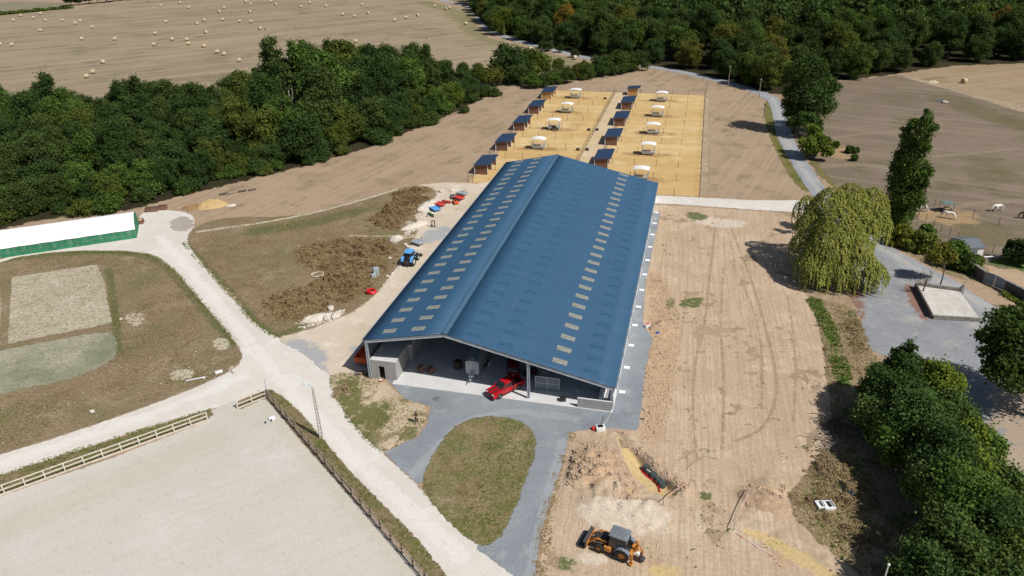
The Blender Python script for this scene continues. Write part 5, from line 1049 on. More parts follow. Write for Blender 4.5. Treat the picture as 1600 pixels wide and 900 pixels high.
# dark trees beyond the far meadow, top left, and the hedge of that field
for i in range(9):
    p = P(112+13*i+random.uniform(-4, 4), 9-1.3*i); s = random.uniform(.7, 1.0)*(1.2 if i == 0 else 1)
    tree('broadleaf_tree', p, 'dark tree in the clump beyond the far stubble field, top left', 'tree', 'trees beyond the stubble field', WOODC[i % 6], WOODT[0], s, s*.7, color=hue(.85, 'dark'))
for i in range(10):
    p = P(-30+16*i, -6+random.uniform(-1.5, 1)); tree('broadleaf_tree', p, 'dark tree along the top left corner of the view', 'tree', 'trees at the top left corner', WOODC[i % 6], WOODT[0], random.uniform(.6, .8), color=hue(.85, 'dark'))
o = None
def hedge(px, wid, hgt, n, leaf, lab, col, name='hedge', mat='leaf'):
    pl = np.array([P(x, y) for x, y in px]); r_ = np.random.default_rng(len(lab)); seg = np.linalg.norm(np.diff(pl, axis=0), axis=1); cum = np.concatenate([[0], np.cumsum(seg)]); t = r_.uniform(0, cum[-1], n)
    c0 = np.stack([np.interp(t, cum, pl[:, k]) for k in range(3)], 1); hv = hgt*(.6+.8*vnoise(c0[:, 0], c0[:, 1], .3, 3)); a = r_.uniform(0, math.pi, n); C = c0+np.stack([r_.normal(size=n)*wid*.35, r_.normal(size=n)*wid*.35, np.abs(np.sin(a))*hv*r_.uniform(.55, 1, n)], 1); N = r_.normal(size=(n, 3))+np.array([0, 0, .8]); N /= np.linalg.norm(N, axis=1)[:, None]
    org = pl[0].copy(); V, Fq = quads(C-org, N, leaf*r_.uniform(.6, 1.4, n), r_); me = fast_mesh(name, V, Fq); fattr(me, 'tint', np.repeat(np.clip(vnoise(c0[:, 0], c0[:, 1], .5, 7)+r_.normal(size=n)*.15, 0, 1), 4)); o = link_mesh(name, me, M[mat]); o.location = org; o.color = (*col, 1); tag(o, lab, 'hedge'); return o
hedge([(-20, 25), (0, 24), (60, 18), (112, 13)], 3, 1.8, 2500, .9, 'low green hedge along the top of the far stubble field', (1.5, 1.4, 1.2))
# --- hedgerow between stubble field and paddocks
HB = [(790, 128, 1.5, 'dark'), (812, 132, .9, 'mid'), (834, 124, 1.3, 'olive'), (832, 138, .6, 'light'), (850, 136, .6, 'mid'), (866, 132, .6, 'light'), (884, 130, .7, 'mid'), (902, 124, .6, 'brown'), (918, 124, .7, 'light'), (934, 119, .85, 'dark'), (950, 117, .85, 'mid'), (966, 115, .95, 'mid'), (980, 112, .85, 'olive'), (995, 110, .9, 'dark'), (775, 134, .8, 'brown'), (872, 112, .55, 'olive'), (910, 110, .45, 'brown')]
NAMES = ['largest dark round tree', 'low bush', 'round olive tree', 'small pale bush', 'small bush', 'light green low bush', 'mid green bush', 'brownish bush', 'light green bush', 'dark tall bush', 'mid green tall bush', 'wide mid green bush', 'olive tall bush', 'dark last bush by the forest', 'thin brown bush next to the wood', 'small olive bush on the stubble side', 'small brown bush on the stubble side']
bushc = [crown_mesh('crown', 400+i, 3.6, 3.3, 3.4, 34, 1.15, 7000, .3, low=-.6, spread=.3) for i in range(4)]; busht = trunk_mesh('trunk', 410, 5, .16, 2.2, 5)
for i, ((px, py, s, k), nm) in enumerate(zip(HB, NAMES)):
    tree('hedgerow_bush', P(px, py), f'{nm} in the hedgerow between stubble field and paddocks', 'bush', 'hedgerow bushes', bushc[i % 4], busht, s*1.25, color=hue(1.0, k))
for i, (px, py) in enumerate([(847, 77), (856, 80), (875, 82), (898, 90)]):
    tree('roadside_bush', P(px, py), f'{["leftmost", "second", "third", "rightmost"][i]} of four small dark bushes along the forest road', 'bush', 'bushes along the forest road', bushc[i % 4], busht, .5+.12*(i == 1), color=hue(.9, 'dark'))
# --- individual trees on the right
def custom_tree(name, base, lobes_px, n, leaf, mat, label, color, trunk_r, seed, spread=.2, bark='bark', cat='tree', group=None, tw=True):
    """lobes given as (px,py,height,radius[,rz]) in the photograph's frame, turned into metres round the base"""
    r_ = np.random.default_rng(seed); base = np.asarray(base); lob = []
    for L in lobes_px:
        c = P(L[0], L[1], L[2])-base; lob.append((tuple(c), L[3], L[4] if len(L) > 4 else L[3]*.85))
    sub = []
    for c, r0, rz in lob:
        sub.append((c, r0*.72, rz*.72))
        for _ in range(9):
            d = r_.normal(size=3); d /= np.linalg.norm(d)
            if d[2] < -.6: d[2] *= -1
            q = r0*r_.uniform(.28, .44); sub.append((tuple(np.array(c)+d*np.array([r0, r0, rz])*.74), q, q*.85))
    C, N, T = leaves_from_lobes(r_, sub, n, leaf, spread); k = C[:, 2] > .1; C, N, T = C[k], N[k], T[k]
    V, Fq = quads(C, N, leaf*r_.uniform(.6, 1.4, len(C)), r_); me = fast_mesh('crown', V, Fq); fattr(me, 'tint', np.repeat(T, 4)); me.materials.append(M[mat])
    m = MB(); top = max(c[2] for c, _, _ in lob)
    zz = min(c[2] for c, _, _ in lob)*.8; m.tube([(0, 0, -.1), (.05, 0, zz*.5), (0, .05, zz)], [trunk_r*1.3, trunk_r, trunk_r*.85], 8)
    for c, r0, rz in lob:
        mid = np.array([c[0]*.45, c[1]*.45, zz+(c[2]-zz)*.55]); m.tube([(0, .05, zz*.92), tuple(mid), c], [trunk_r*.7, trunk_r*.4, .04], 6)
    t = m.mesh('trunk'); t.materials.append(M[bark]); return tree(name, base, label, cat, group, me, t, 1, 1, 0.0, color)
custom_tree('poplar_tree', P(1396, 352), [(1402, 340, 2.5, 3.1, 2.8), (1409, 318, 6, 3.6, 3.6), (1414, 295, 9.5, 3.5, 3.7), (1419, 268, 13.5, 3.1, 3.7), (1424, 240, 17.5, 2.6, 3.4), (1424, 208, 21.5, 1.5, 3.0), (1441, 235, 18.5, 1.5, 3.0), (1448, 205, 22.5, 1.55, 3.2), (1448, 188, 25, 1.0, 2.4), (1443, 265, 14, 1.5, 2.2), (1437, 285, 11.5, 1.4, 2)], 30000, .27, 'leaf', 'tall twin-topped columnar poplar beside the lane', (1.15, 1.25, .95), .4, 51, .3)
custom_tree('broadleaf_tree', P(1240, 208), [(1250, 175, 6, 4.2), (1280, 165, 8, 4.8), (1255, 140, 12, 5.2), (1288, 138, 11.5, 4.2), (1262, 112, 17, 5.0), (1245, 120, 15, 4), (1240, 160, 8, 3.4), (1265, 190, 4.5, 3.4), (1240, 190, 4, 2.2)], 22000, .36, 'leaf', 'large loose-crowned tree leaning over the lane beside the paddocks', (.85, .95, .9), .5, 52, .22)
custom_tree('broadleaf_tree', P(1268, 250), [(1262, 228, 3.4, 2.6), (1282, 222, 3.6, 2.6), (1272, 208, 6, 2.6), (1290, 236, 2.6, 1.8)], 5000, .4, 'leaf', 'small yellowish tree below the large tree at the lane', (1.7, 1.55, .9), .25, 53, .22)
custom_tree('shrub', P(1333, 237), [(1328, 234, .9, 1.2), (1337, 235, .8, 1.0)], 900, .3, 'leaf', 'small dark shrub on the pasture bank', (1, 1, .9), .08, 54, cat='shrub'); custom_tree('shrub', P(1335, 250), [(1335, 247, .7, 1.0)], 500, .3, 'leaf', 'round green shrub below the dark one on the pasture bank', (1.2, 1.3, .8), .08, 55, cat='shrub')
custom_tree('shrub', P(1307, 230), [(1306, 227, .8, 1.3)], 600, .3, 'leaf', 'olive shrub left of the pasture bank shrubs', (1.5, 1.3, .8), .08, 56, cat='shrub')
# oak at the right edge
custom_tree('oak_tree', P(1612, 652), [(1575, 515, 9.5, 2.9), (1605, 505, 10, 3.0), (1565, 545, 8.2, 2.6), (1600, 550, 9, 3.8), (1582, 588, 7.2, 2.6), (1625, 585, 7.5, 3.6), (1548, 528, 8.6, 1.8), (1650, 530, 9, 4), (1556, 575, 6.6, 1.6), (1680, 570, 8, 4)], 24000, .27, 'leaf', 'dark spreading oak at the right edge over the grey yard', (1.0, 1.05, .9), .4, 57, .24)
FG = [(1414, 572, 6.5, 1.9, 'dark'), (1382, 610, 4.6, 2.3, 'dark'), (1412, 625, 5, 2.6, 'dark'), (1470, 600, 5.2, 2.3, 'yellow'), (1440, 662, 5.6, 3.0, 'dark'), (1490, 650, 4.6, 2.2, 'mid'), (1512, 690, 3.6, 2.2, 'yellow'), (1478, 715, 5.8, 2.9, 'dark'), (1535, 700, 3.0, 1.9, 'light'), (1505, 785, 5.4, 3.0, 'light'), (1460, 760, 4.6, 2.2, 'mid'), (1560, 770, 4.0, 2.5, 'mid'), (1565, 840, 5.0, 3.2, 'dark'), (1490, 850, 5.0, 2.7, 'mid'), (1450, 900, 4.5, 2.4, 'dark'), (1530, 905, 5.2, 3.0, 'mid'), (1600, 900, 4.2, 3.0, 'olive'), (1366, 648, 3.6, 1.9, 'mid'), (1398, 682, 4.2, 2.1, 'light'), (1520, 740, 4.6, 2.2, 'yellow')]
FGL = ['tip-topped dark tree at the upper end of the thicket', 'low dark tree at the left end of the thicket, over the ditch', 'dark tree just inside the thicket\'s upper left', 'yellowing round tree at the thicket\'s upper right', 'big dark tree in the upper middle of the thicket', 'mid green tree below the yellowing one', 'small yellow-green tree on the thicket\'s yard side', 'big dark tree in the centre of the thicket', 'light green bushy tree by the pale yard dirt', 'large light green tree in the lower thicket', 'mid green tree on the thicket\'s left flank', 'mid green tree on the thicket\'s right flank', 'large dark tree at the thicket\'s lower right', 'mid green tree near the bottom of the thicket', 'dark tree at the bottom left of the thicket', 'mid green tree at the bottom edge of the view', 'olive tree in the bottom right corner', 'small mid green tree at the thicket\'s leftmost point above the brush pile', 'bright green tree on the thicket\'s left flank below the leftmost one', 'yellow-green tree in the middle of the thicket\'s right half']
for i, ((px, py, z, r, k), lab) in enumerate(zip(FG, FGL)):
    r *= 1.28; b = P(px, py, z); b[2] = 0
    def off(dx, dy, dz): q = b+np.array([dx*r, dy*r, z+dz*r]); u, v = px_of(q); return u, v, q[2]
    lobs = [(*off(0, 0, .15), r*.85, r*.8)]+[(*off(math.cos(a)*.55, math.sin(a)*.55, dz), r*.55, r*.55) for a, dz in ((.3, -.1), (1.6, .25), (2.9, -.2), (4.1, .1), (5.3, -.25))]+[(*off(.1, -.2, -.75), r*.7, r*.6)]
    if i == 0: lobs.append((*off(0, 0, 1.0), r*.4, r*.6))
    custom_tree('thicket_tree', b, lobs, int(11000*(r/2.6)**1.5), .2, 'leaf', lab, hue(1.4, k), .16, 600+i, .32, group='trees of the thicket at the lower right')
# hedge bushes along the lane, right of the willow
for i, (px, py, z, r, k, lab) in enumerate([(1412, 368, 1.8, 2.4, 'yellow', 'golden dry bush at the foot of the poplar'), (1440, 378, 1.6, 2.4, 'olive', 'olive bush beside the golden one along the lane'), (1492, 396, 2.2, 2.5, 'light', 'green bush against the white garage'), (1510, 410, 1.4, 2.0, 'mid', 'low green bush right of the white garage wall'), (1450, 360, .8, 1.3, 'light', 'low green bush on the pasture fence'), (1592, 392, 2.4, 2.2, 'dark', 'dark round bush at the lawn\'s far edge'), (1525, 408, .8, 1.2, 'olive', 'small olive shrub by the dark stone wall')]):
    r *= 1.3; b = P(px, py, z); b[2] = 0
    def off(dx, dy, dz): q = b+np.array([dx*r, dy*r, z+dz*r]); u, v = px_of(q); return u, v, max(.4, q[2])
    custom_tree('lane_bush', b, [(*off(0, 0, 0), r*.8, r*.7), (*off(.5, .1, -.2), r*.5), (*off(-.5, 0, -.25), r*.5), (*off(0, -.4, -.3), r*.55), (*off(0, .4, .1), r*.5)], 3600, .3, 'leaf', lab, (3.4, 2.2, 1.2) if i == 0 else hue(1.15, k), .1, 700+i, .2, cat='bush', group='bushes along the lane')
# weeping willow: domes of hanging strands
def willow():
    r_ = np.random.default_rng(61); base = P(1322, 428); LB_ = [(1278, 402, 5.2, 3.3, 4.6), (1308, 410, 4.6, 2.9, 4.2), (1345, 408, 5.0, 3.2, 4.4), (1368, 424, 3.8, 2.2, 3.5), (1262, 375, 6.2, 2.8, 4.0), (1300, 375, 8.0, 3.6, 2.6), (1335, 378, 7.6, 3.2, 2.6), (1275, 345, 9.0, 3.3, 3.0), (1312, 345, 10.4, 3.8, 2.6), (1345, 348, 9.4, 3.3, 3.0), (1262, 318, 10.2, 2.1, 4.5), (1300, 312, 12.6, 3.3, 3.0), (1330, 305, 13.0, 3.2, 3.2), (1362, 312, 11.8, 3.2, 5.0), (1372, 340, 9.5, 2.4, 4.5)]
    Cs = []; Ns = []; Ts = []; m = MB(); m.tube([(0, 0, -.1), (.1, .1, 1.6), (0, .2, 3.2)], [.55, .45, .4], 9)
    for (px, py, z, r, hang) in LB_:
        c = P(px, py, z)-base; m.tube([(0, .2, 3.0), (c[0]*.5, c[1]*.5, 3+(c[2]-3)*.65), (c[0], c[1], c[2]-.3)], [.3, .17, .05], 6)
        ns = int(52*r*r/9*6.5)
        for _ in range(ns):
            a = r_.uniform(0, 6.283); q = math.sqrt(r_.random()); x = c[0]+r*q*math.cos(a); y = c[1]+r*q*math.sin(a); zt = c[2]+(1-q*q)*r*.95-.3*r+r_.normal()*.12; L = min(zt-.25, hang*(.15+.85*q**2)*r_.uniform(.25, 1.1)); L = max(.4, L); k = int(L/.16)+2
            t = np.linspace(0, 1, k); ox = math.cos(a)*.5*t*(1-t)*2; X = x+ox+r_.normal(size=k)*.07; Y = y+math.sin(a)*.5*t+r_.normal(size=k)*.07; Z = zt-L*t+.15*np.sin(3*t)
            Cs.append(np.stack([X, Y, Z], 1)); n = np.stack([math.cos(a)*q+r_.normal(size=k)*.45, math.sin(a)*q+r_.normal(size=k)*.45, 1.1-.5*q+r_.normal(size=k)*.4], 1); Ns.append(n/np.linalg.norm(n, axis=1)[:, None]); Ts.append(np.full(k, np.clip(r_.normal(.5, .25), 0, 1)))
    C = np.vstack(Cs); N = np.vstack(Ns); T = np.concatenate(Ts); n = len(C); up = np.tile([0, 0, 1.], (n, 1))+r_.normal(size=(n, 3))*.25; U = np.cross(N, up); U /= np.linalg.norm(U, axis=1)[:, None]; W = np.cross(U, N); S = r_.uniform(.7, 1.3, n)[:, None]
    V = np.stack([C-U*.095*S, C-W*.2*S, C+U*.095*S, C+W*.2*S], 1).reshape(-1, 3); me = fast_mesh('crown', V, np.arange(4*n).reshape(n, 4)); fattr(me, 'tint', np.repeat(T, 4)); me.materials.append(M['leaf_willow']); t = m.mesh('trunk'); t.materials.append(M['bark'])
    print('willow quads', n); return tree('willow_tree', base, 'big yellow-green weeping willow over the lane beside the building plot', 'tree', None, me, t, 1, 1, 0.0)
willow()
# ------------------------------------------------------------------ straw bales in the fields
bx = [(134, 99), (255, 86), (87, 129), (212, 113), (283, 130), (393, 128), (472, 147), (503, 134), (582, 172), (255, 193), (512, 246), (721, 247), (78, 283), (3, 280), (645, 392), (545, 483), (585, 455), (1040, 138), (972, 212), (1077, 248), (1170, 250), (1180, 276), (964, 282), (1276, 292), (1288, 206), (1233, 150), (1277, 128), (1394, 125), (1370, 76), (1402, 49), (1180, 48), (1125, 18), (1004, 35), (931, 3), (1500, 135), (1572, 137), (1561, 75), (1536, 11), (1570, 28), (1360, 328), (1403, 342), (1497, 382),
      (1697, 10), (1724, 29), (1881, 44), (1937, 18), (2037, 40), (2143, 91), (2216, 102), (2264, 30), (2300, 84), (2467, 129), (2537, 112), (2610, 97), (1626, 181), (2910, 151), (2718, 40), (2788, 57), (2806, 50), (2225, 262)]
def bale_obj():
    e = empty('straw_bale', (0, 0, 0), 0, 'x', 'bale'); r, h = .85, 1.5
    m = MB(); n = 18; vs = []; fs = []
    for x, q in ((-h/2, .93), (-h/2+.08, 1), (h/2-.08, 1), (h/2, .93)):
        for k in range(n): a = 2*math.pi*k/n; vs.append((x, r*q*math.cos(a), r+r*q*math.sin(a)*(1 if math.sin(a) > 0 else .97)))
    for i in range(3):
        for k in range(n): fs.append((i*n+k, i*n+(k+1) % n, (i+1)*n+(k+1) % n, (i+1)*n+k))
    m._add(vs, fs).build('rolled_side', M['bale'], e)
    for s in (-1, 1):
        d = MB(); 
        for q in range(3): d.cyl((s*(h/2-.03), 0, r), (s*(h/2+.02+.012*q), 0, r), r*(.92-.27*q), n=16)
        d.build('bale_end', M['bale_end'], e)
    return e
b0 = bale_obj()
for i, (x, y) in enumerate(bx):
    o = b0 if i == 0 else copy_tree(b0); o.location = P(x/4, y/4+1.4); o.rotation_euler = (0, 0, row_a+random.uniform(-.4, .4)); o['group'] = 'straw bales on the far stubble field'
    zone = ['far left', 'left', 'middle', 'right', 'far right'][min(4, int(x/640))]; dep = 'farthest' if y < 60 else ('middle' if y < 190 else 'nearest'); o['label'] = f'round straw bale in the {dep} rows of the stubble field, {zone} part' if i not in (15, 16, 55) else {15: 'lower of two round straw bales just above the left wood', 16: 'upper of two round straw bales just above the left wood', 55: 'lone straw bale on the curved mowing lines near the forest road'}[i]
for (px, py, lab) in [(828.5, 79, 'round straw bale beside the small bushes on the forest road'), (898, 93, 'round straw bale at the narrow end of the stubble field'), (1505.5, 130, 'lone round straw bale in the mown field at the right')]:
    o = copy_tree(b0); o.location = P(px, py); o.rotation_euler = (0, 0, .5); o['label'] = lab; o['group'] = 'single straw bales'
# ------------------------------------------------------------------ arena fences
def railfence(pts, lab, rails, mat, postmat, ph, pw=.12, kerb=None, rh=.12):
    e = empty('rail_fence', pts[0], 0, lab, 'fence'); o0 = np.array(pts[0])
    pm = MB().box((0, 0, ph/2), (pw, pw, ph)).mesh('post', smooth=False); pm.materials.append(M[postmat])
    hd = heading(pts[0], pts[-1])
    for p in pts:
        o = bpy.data.objects.new('post', pm); COL.objects.link(o); o.parent = e; o.location = np.array(p)-o0; o.rotation_euler = (random.uniform(-.03, .03), random.uniform(-.03, .03), hd+random.uniform(-.1, .1))
    for p, q in zip(pts[:-1], pts[1:]):
        c = (np.array(p)+np.array(q))/2-o0; L = np.linalg.norm(np.array(q)-p)
        for z in rails: MB().box((c[0], c[1], z+random.uniform(-.02, .02)), (L+.05, .07, rh), rz=heading(p, q)).build('rail', M[mat], e, smooth=False)
        if kerb: MB().box((c[0], c[1], .11), (L-.02, .05, .2), rz=heading(p, q)).build('kerb_board', M[kerb], e, smooth=False)
    return e
def span(a, b, n, i0=0, i1=None): return [a+(b-a)*k/(n-1) for k in range(i0, i1 if i1 is not None else n)]
railfence(span(P(8, 772), P(325, 657), 12, -5, 12), 'long pale two-rail wooden fence along the top of the riding arena', (.72, 1.3), 'post_pale', 'post_pale', 1.38, kerb='post_pale')
railfence(span(P(371.5, 639), P(417, 621), 3), 'short pale two-rail fence beside the riding arena entrance', (.72, 1.3), 'post_pale', 'post_pale', 1.38, kerb='post_pale')
railfence(span(P(419, 622), P(646, 887), 18, 0, 27), 'weathered brown rail fence down the right side of the riding arena', (.6, 1.25), 'rail_brown', 'post', 1.45, kerb='rail_brown', rh=.1)
o = MB().cyl((0, 0, 0), (0, 0, 2.6), .05, n=6).build('thin_pole', M['galv'], None); o.location = P(418, 618); tag(o, 'thin upright rod at the corner of the arena fences', 'pole')
e = empty('jump_block', P(425, 655), .6, 'pale blue-white jump block with two dark feet on the arena sand', 'jump block'); MB().box((0, 0, .2), (.9, .5, .35), top=(.8, .8)).build('block', M['white_panel'], e, bevel=.05)
for s in (-.5, .25): MB().box((s-.45, -.35, .12), (.2, .2, .24)).build('foot', M['black'], e, bevel=.02)
# openwork concrete lamp pole
e = empty('lamp_pole', P(502, 684), .5, 'tall tapering openwork concrete pole with a lamp head beside the arena', 'lamp pole')
H_ = 7.5
for s in (-1, 1): MB().hexa([(s*.2-.05, -.12, -.1), (s*.2+.05, -.12, -.1), (s*.2+.05, .12, -.1), (s*.2-.05, .12, -.1)], [(s*.07-.04, -.09, H_), (s*.07+.04, -.09, H_), (s*.07+.04, .09, H_), (s*.07-.04, .09, H_)]).build('flange', M['pole_c'] if 'pole_c' in M else M.setdefault('pole_c', pmat('pinkish_concrete', (.42, .37, .34), .9, 0, .12, 3, .15, dirt=((.28, .24, .22), .5))), e, smooth=False)
for k in range(15):
    z = .2+k*.52; w = .2-.13*z/H_; MB().box((0, 0, z), (2*w-.02, .14, .2)).build('web', M['pole_c'], e, smooth=False)
MB().tube([(0, 0, H_), (-.25, .35, H_+.25), (-.45, .65, H_+.3)], .035, 6).build('arm', M['galv'], e); MB().box((-.65, .9, H_+.3), (.7, .3, .14), rz=-.95, top=(.8, .7)).build('lamp_head', M['sky_white'] if 'sky_white' in M else M.setdefault('sky_white', pmat('pale_blue_lamp', (.5, .62, .72), .4)), e, bevel=.04)
b = P(1389, 881, 6.5); e = empty('lamp_pole', (b[0], b[1], 0), 0, 'thin white pole with rounded top at the bottom edge of the view', 'pole')
MB().cyl((0, 0, 0), (0, 0, 6.3), .07, .05, n=8).build('shaft', M['white'], e); MB().sphere((0, 0, 6.4), .13, 10, 6, (1, 1, 1.2)).build('cap', M['white'], e)
# roadside poles and fences
for i, (px, py, h) in enumerate([(1137.5, 136, 7.5), (1185.5, 153, 6.5), (830.5, 68, 6.5), (744, 22, 8), (788, 62, 6.5), (704, 12, 7)]):
    e = empty('utility_pole', P(px, py), .3, 'x', 'pole', 'poles along the forest road'); e['label'] = ['tallest timber pole standing against the dark forest', 'timber pole at the right end of the forest road', 'thin pole beside the bale on the forest road', 'thin pole at the forest corner by the stubble field', 'thin pole below the forest corner', 'thin pole where the forest road leaves the view'][i]
    MB().cyl((0, 0, 0), (0, 0, h), .13, .09, n=8).build('shaft', M['rail_brown'], e); MB().box((0, 0, h-.4), (.9, .1, .1)).build('crossbar', M['rail_brown'], e)
o = MB().cyl((0, 0, 0), (0, 0, 4.2), .11, .09, n=8).box((0, .1, 4.0), (.5, .3, .6)).build('gate_post', M['post'], None); o.location = P(1193, 184); tag(o, 'dark post with a box on top at the edge of the lane verge', 'post')
fence([P(x, y) for x, y in [(1002, 109), (1023, 112), (1041, 116), (1072, 123), (1098, 127), (1123, 134), (1149, 142), (1171, 148), (1186, 153)]], 'wire fence with pale posts along the forest road', grp='fences by the road')
fence([P(x, y) for x, y in [(1434, 340), (1446, 347), (1458, 354), (1470, 362), (1483, 370), (1496, 377), (1510, 383), (1530, 392), (1550, 396), (1580, 398)]], 'wire fence with dark posts below the pasture', grp='fences by the road')
fence([P(x, y) for x, y in [(1600, 60+300), (1560, 352), (1520, 340), (1460, 322)]], 'sparse wire fence across the pasture', grp='fences by the road')
fence([B(43.6, b) for b in (186, 192, 198)]+[P(1125, 138)], 'short wire fence from the paddocks towards the forest road', grp='fences by the road')
fence([P(x, y) for x, y in [(1212, 210), (1222, 232), (1236, 258), (1250, 282)]], 'low wire fence on the lane\'s left verge', grp='fences by the road', h=.7)
# ------------------------------------------------------------------ long white tunnel with green mesh sides
R0 = P(214, 372); L0 = P(0, 404); u = (L0-R0)/np.linalg.norm(L0-R0); v = np.array([u[1], -u[0], 0]); v = v if v[1] > 0 else -v
e = empty('storage_tunnel', R0, math.atan2(u[1], u[0]), 'long white tunnel tent with green mesh side at the left edge', 'tent')
sgn = 1 if np.dot(v, [-math.sin(math.atan2(u[1], u[0])), math.cos(math.atan2(u[1], u[0])), 0]) > 0 else -1
def TL(x, y, z): return (x, sgn*y, z)
LT = 38.0; prof = [(-.08, 1.95), (-.05, 2.05), (.5, 2.7), (1.4, 3.35), (2.7, 3.85), (4, 4.02), (5.3, 3.85), (6.6, 3.35), (7.5, 2.7), (8.05, 2.05), (8.08, 1.95)]
M['tarp'] = pmat('white_tarpaulin', (.84, .84, .85), .6, 0, .02, .6, .3); M['mesh'] = pmat('green_netting', (.035, .20, .10), .7, 0, .15, .7, .2, dirt=((.2, .36, .33), .55)); M['mesh_p'] = pmat('tent_pole', (.3, .42, .38), .5, .2, .1)  # netting is mottled with paler blue-green patches
nx = 57; V = []; Fq = []
for i in range(nx):
    x = -.1+LT*i/(nx-1); sag = .07*(1-abs(((x/4.1) % 1)*2-1))
    for y, z in prof: V.append(TL(x, y, z+(-sag if y < .6 or y > 7.4 else -.4*sag)))
k = len(prof)
for i in range(nx-1):
    for j in range(k-1): Fq.append((i*k+j, i*k+j+1, (i+1)*k+j+1, (i+1)*k+j))
me = fast_mesh('roof_cover', np.array(V), np.array(Fq), True); link_mesh('roof_cover', me, M['tarp'], e)
for b in range(14):
    x0 = b*2.05*1.3; x1 = x0+2.6
    if x1 > LT: break
    MB().hexa([TL(x0, .03, 0), TL(x1, .03, 0), TL(x1, .06, 0), TL(x0, .06, 0)], [TL(x0, .03, 2.05), TL(x1, .03, 2.05), TL(x1, .06, 2.05), TL(x0, .06, 2.05)]).build('mesh_panel', M['mesh'], e, smooth=False)
    MB().cyl(TL(x0, 0, 0), TL(x0, 0, 2.05), .035, n=6).build('post', M['mesh_p'], e)
    MB().cyl(TL(x0, -.01, .95), TL(x1, -.01, .95), .02, n=5).build('side_rail', M['mesh_p'], e)
    for q in (.9, 1.15, 1.4):
        if (b*3+int(q*10)) % 4: MB().box(TL(x0+q, .0, 1.25), (.06, .02, 1.4)).build('strap', M['mesh_p'], e, smooth=False)
MB()._add([TL(0, .1, 0), TL(0, 7.9, 0), TL(0, 7.9, 2.2), TL(0, 6.6, 3.3), TL(0, 4, 3.95), TL(0, 1.4, 3.3), TL(0, .1, 2.2), TL(.06, .1, 0), TL(.06, 7.9, 0), TL(.06, 7.9, 2.2), TL(.06, 6.6, 3.3), TL(.06, 4, 3.95), TL(.06, 1.4, 3.3), TL(.06, .1, 2.2)], [tuple(range(7)), tuple(range(13, 6, -1))]+[(i, (i+1) % 7, 7+(i+1) % 7, 7+i) for i in range(7)]).build('end_panel', M['mesh'], e, smooth=False)
# straw heap, crates, logs near the tunnel
def heap(name, px, py, rx, ry, h, mat, lab, cat, ang=0, seed=0, nz=.35):
    n = 26; g_ = np.linspace(-1, 1, n); X, Y = np.meshgrid(g_, g_, indexing='ij'); r2 = X**2+Y**2; Z = np.clip(1-r2, 0, 1)**.8*(1-nz+2*nz*vnoise(X+5, Y+5, 2.6, seed))*h-.02; Z = np.where(r2 < 1, Z*(.8+.4*vnoise(X+9, Y+3, 7, seed+1)), -.05)
    V = np.stack([X*rx, Y*ry, Z], -1).reshape(-1, 3); idx = np.arange(n*n).reshape(n, n); Fq = np.stack([idx[:-1, :-1], idx[1:, :-1], idx[1:, 1:], idx[:-1, 1:]], -1).reshape(-1, 4); keep = (r2.ravel()[Fq] < 1.05).any(1)
    me = fast_mesh(name, V, Fq[keep], True); o = link_mesh(name, me, M[mat]); o.location = P(px, py); o.rotation_euler = (0, 0, ang); return tag(o, lab, cat)
M['chalk'] = pmat('white_chalk', (.55, .5, .43), .95, 0, .12, 2, .1, bump=.6); M['earth'] = pmat('loose_earth', (.38, .27, .18), .95, 0, .2, 3, .1, bump=.8); M['dung'] = pmat('old_dung', (.26, .16, .075), .95, 0, .25, 3, .1, bump=.6)
heap('straw_heap', 330, 321, 3.6, 2.6, 1.0, 'straw', 'golden straw heap by the edge of the left wood', 'straw heap', .2, 3); heap('dung_heap', 305, 324, 3.0, 1.5, .6, 'dung', 'low brown dung heap left of the straw heap', 'dung heap', .2, 5); heap('chalk_heap', 361, 321, 1.2, .8, .3, 'chalk', 'small white heap right of the golden straw', 'heap', .3, 6)
heap('spoil_heap', 1033, 511, 2.2, 1.5, .8, 'earth', 'brown spoil heap beside the barn\'s gravel strip', 'heap', .4, 8); heap('spoil_heap', 1192, 785, 3.0, 1.8, .8, 'earth', 'brown spoil heap by the barrier tape in the bare plot', 'heap', -.5, 9)
heap('chalk_heap', 672, 322, 3.6, 2.2, .9, 'chalk', 'white chalk bank behind the implements on the sandy yard', 'chalk bank', .9, 12); heap('chalk_heap', 648, 353, 3.4, 1.3, .7, 'chalk', 'narrow white chalk bank below the implements', 'chalk bank', .7, 13); heap('chalk_heap', 497, 497, 2.6, 1.2, .7, 'chalk', 'white chalk bank at the lower end of the scrub', 'chalk bank', .3, 14)
heap('straw_heap', 1457, 129, 2.2, 1.2, .8, 'bale', 'small pale straw heap at the forest corner of the mown field', 'straw heap', .1, 15)
for i, (px, py, w, lab) in enumerate([(238, 330, 2.6, 'wide crate of scrap wood behind the tunnel tent'), (255, 327, 1.6, 'small dark crate right of the wide one behind the tunnel'), (220, 349, 1.2, 'small straw-filled cart at the end of the tunnel tent')]):
    e = empty('wooden_crate', P(px, py), .15, lab, 'crate', 'crates near the tunnel tent'); h = .8
    for s in (-1, 1): MB().box((0, s*.6, h/2+.1), (w, .05, h)).build('side', M['plank'], e, smooth=False); MB().box((s*w/2, 0, h/2+.1), (.05, 1.2, h)).build('end', M['plank'], e, smooth=False)
    MB().box((0, 0, .12), (w, 1.2, .08)).box((-w*.35, 0, .04), (.15, 1.2, .1)).box((w*.35, 0, .04), (.15, 1.2, .1)).build('base', M['post'], e, smooth=False); MB().sphere((0, 0, .65), 1, 10, 5, (w*.42, .5, .35)).build('load', M['straw' if i == 2 else 'soil'], e)
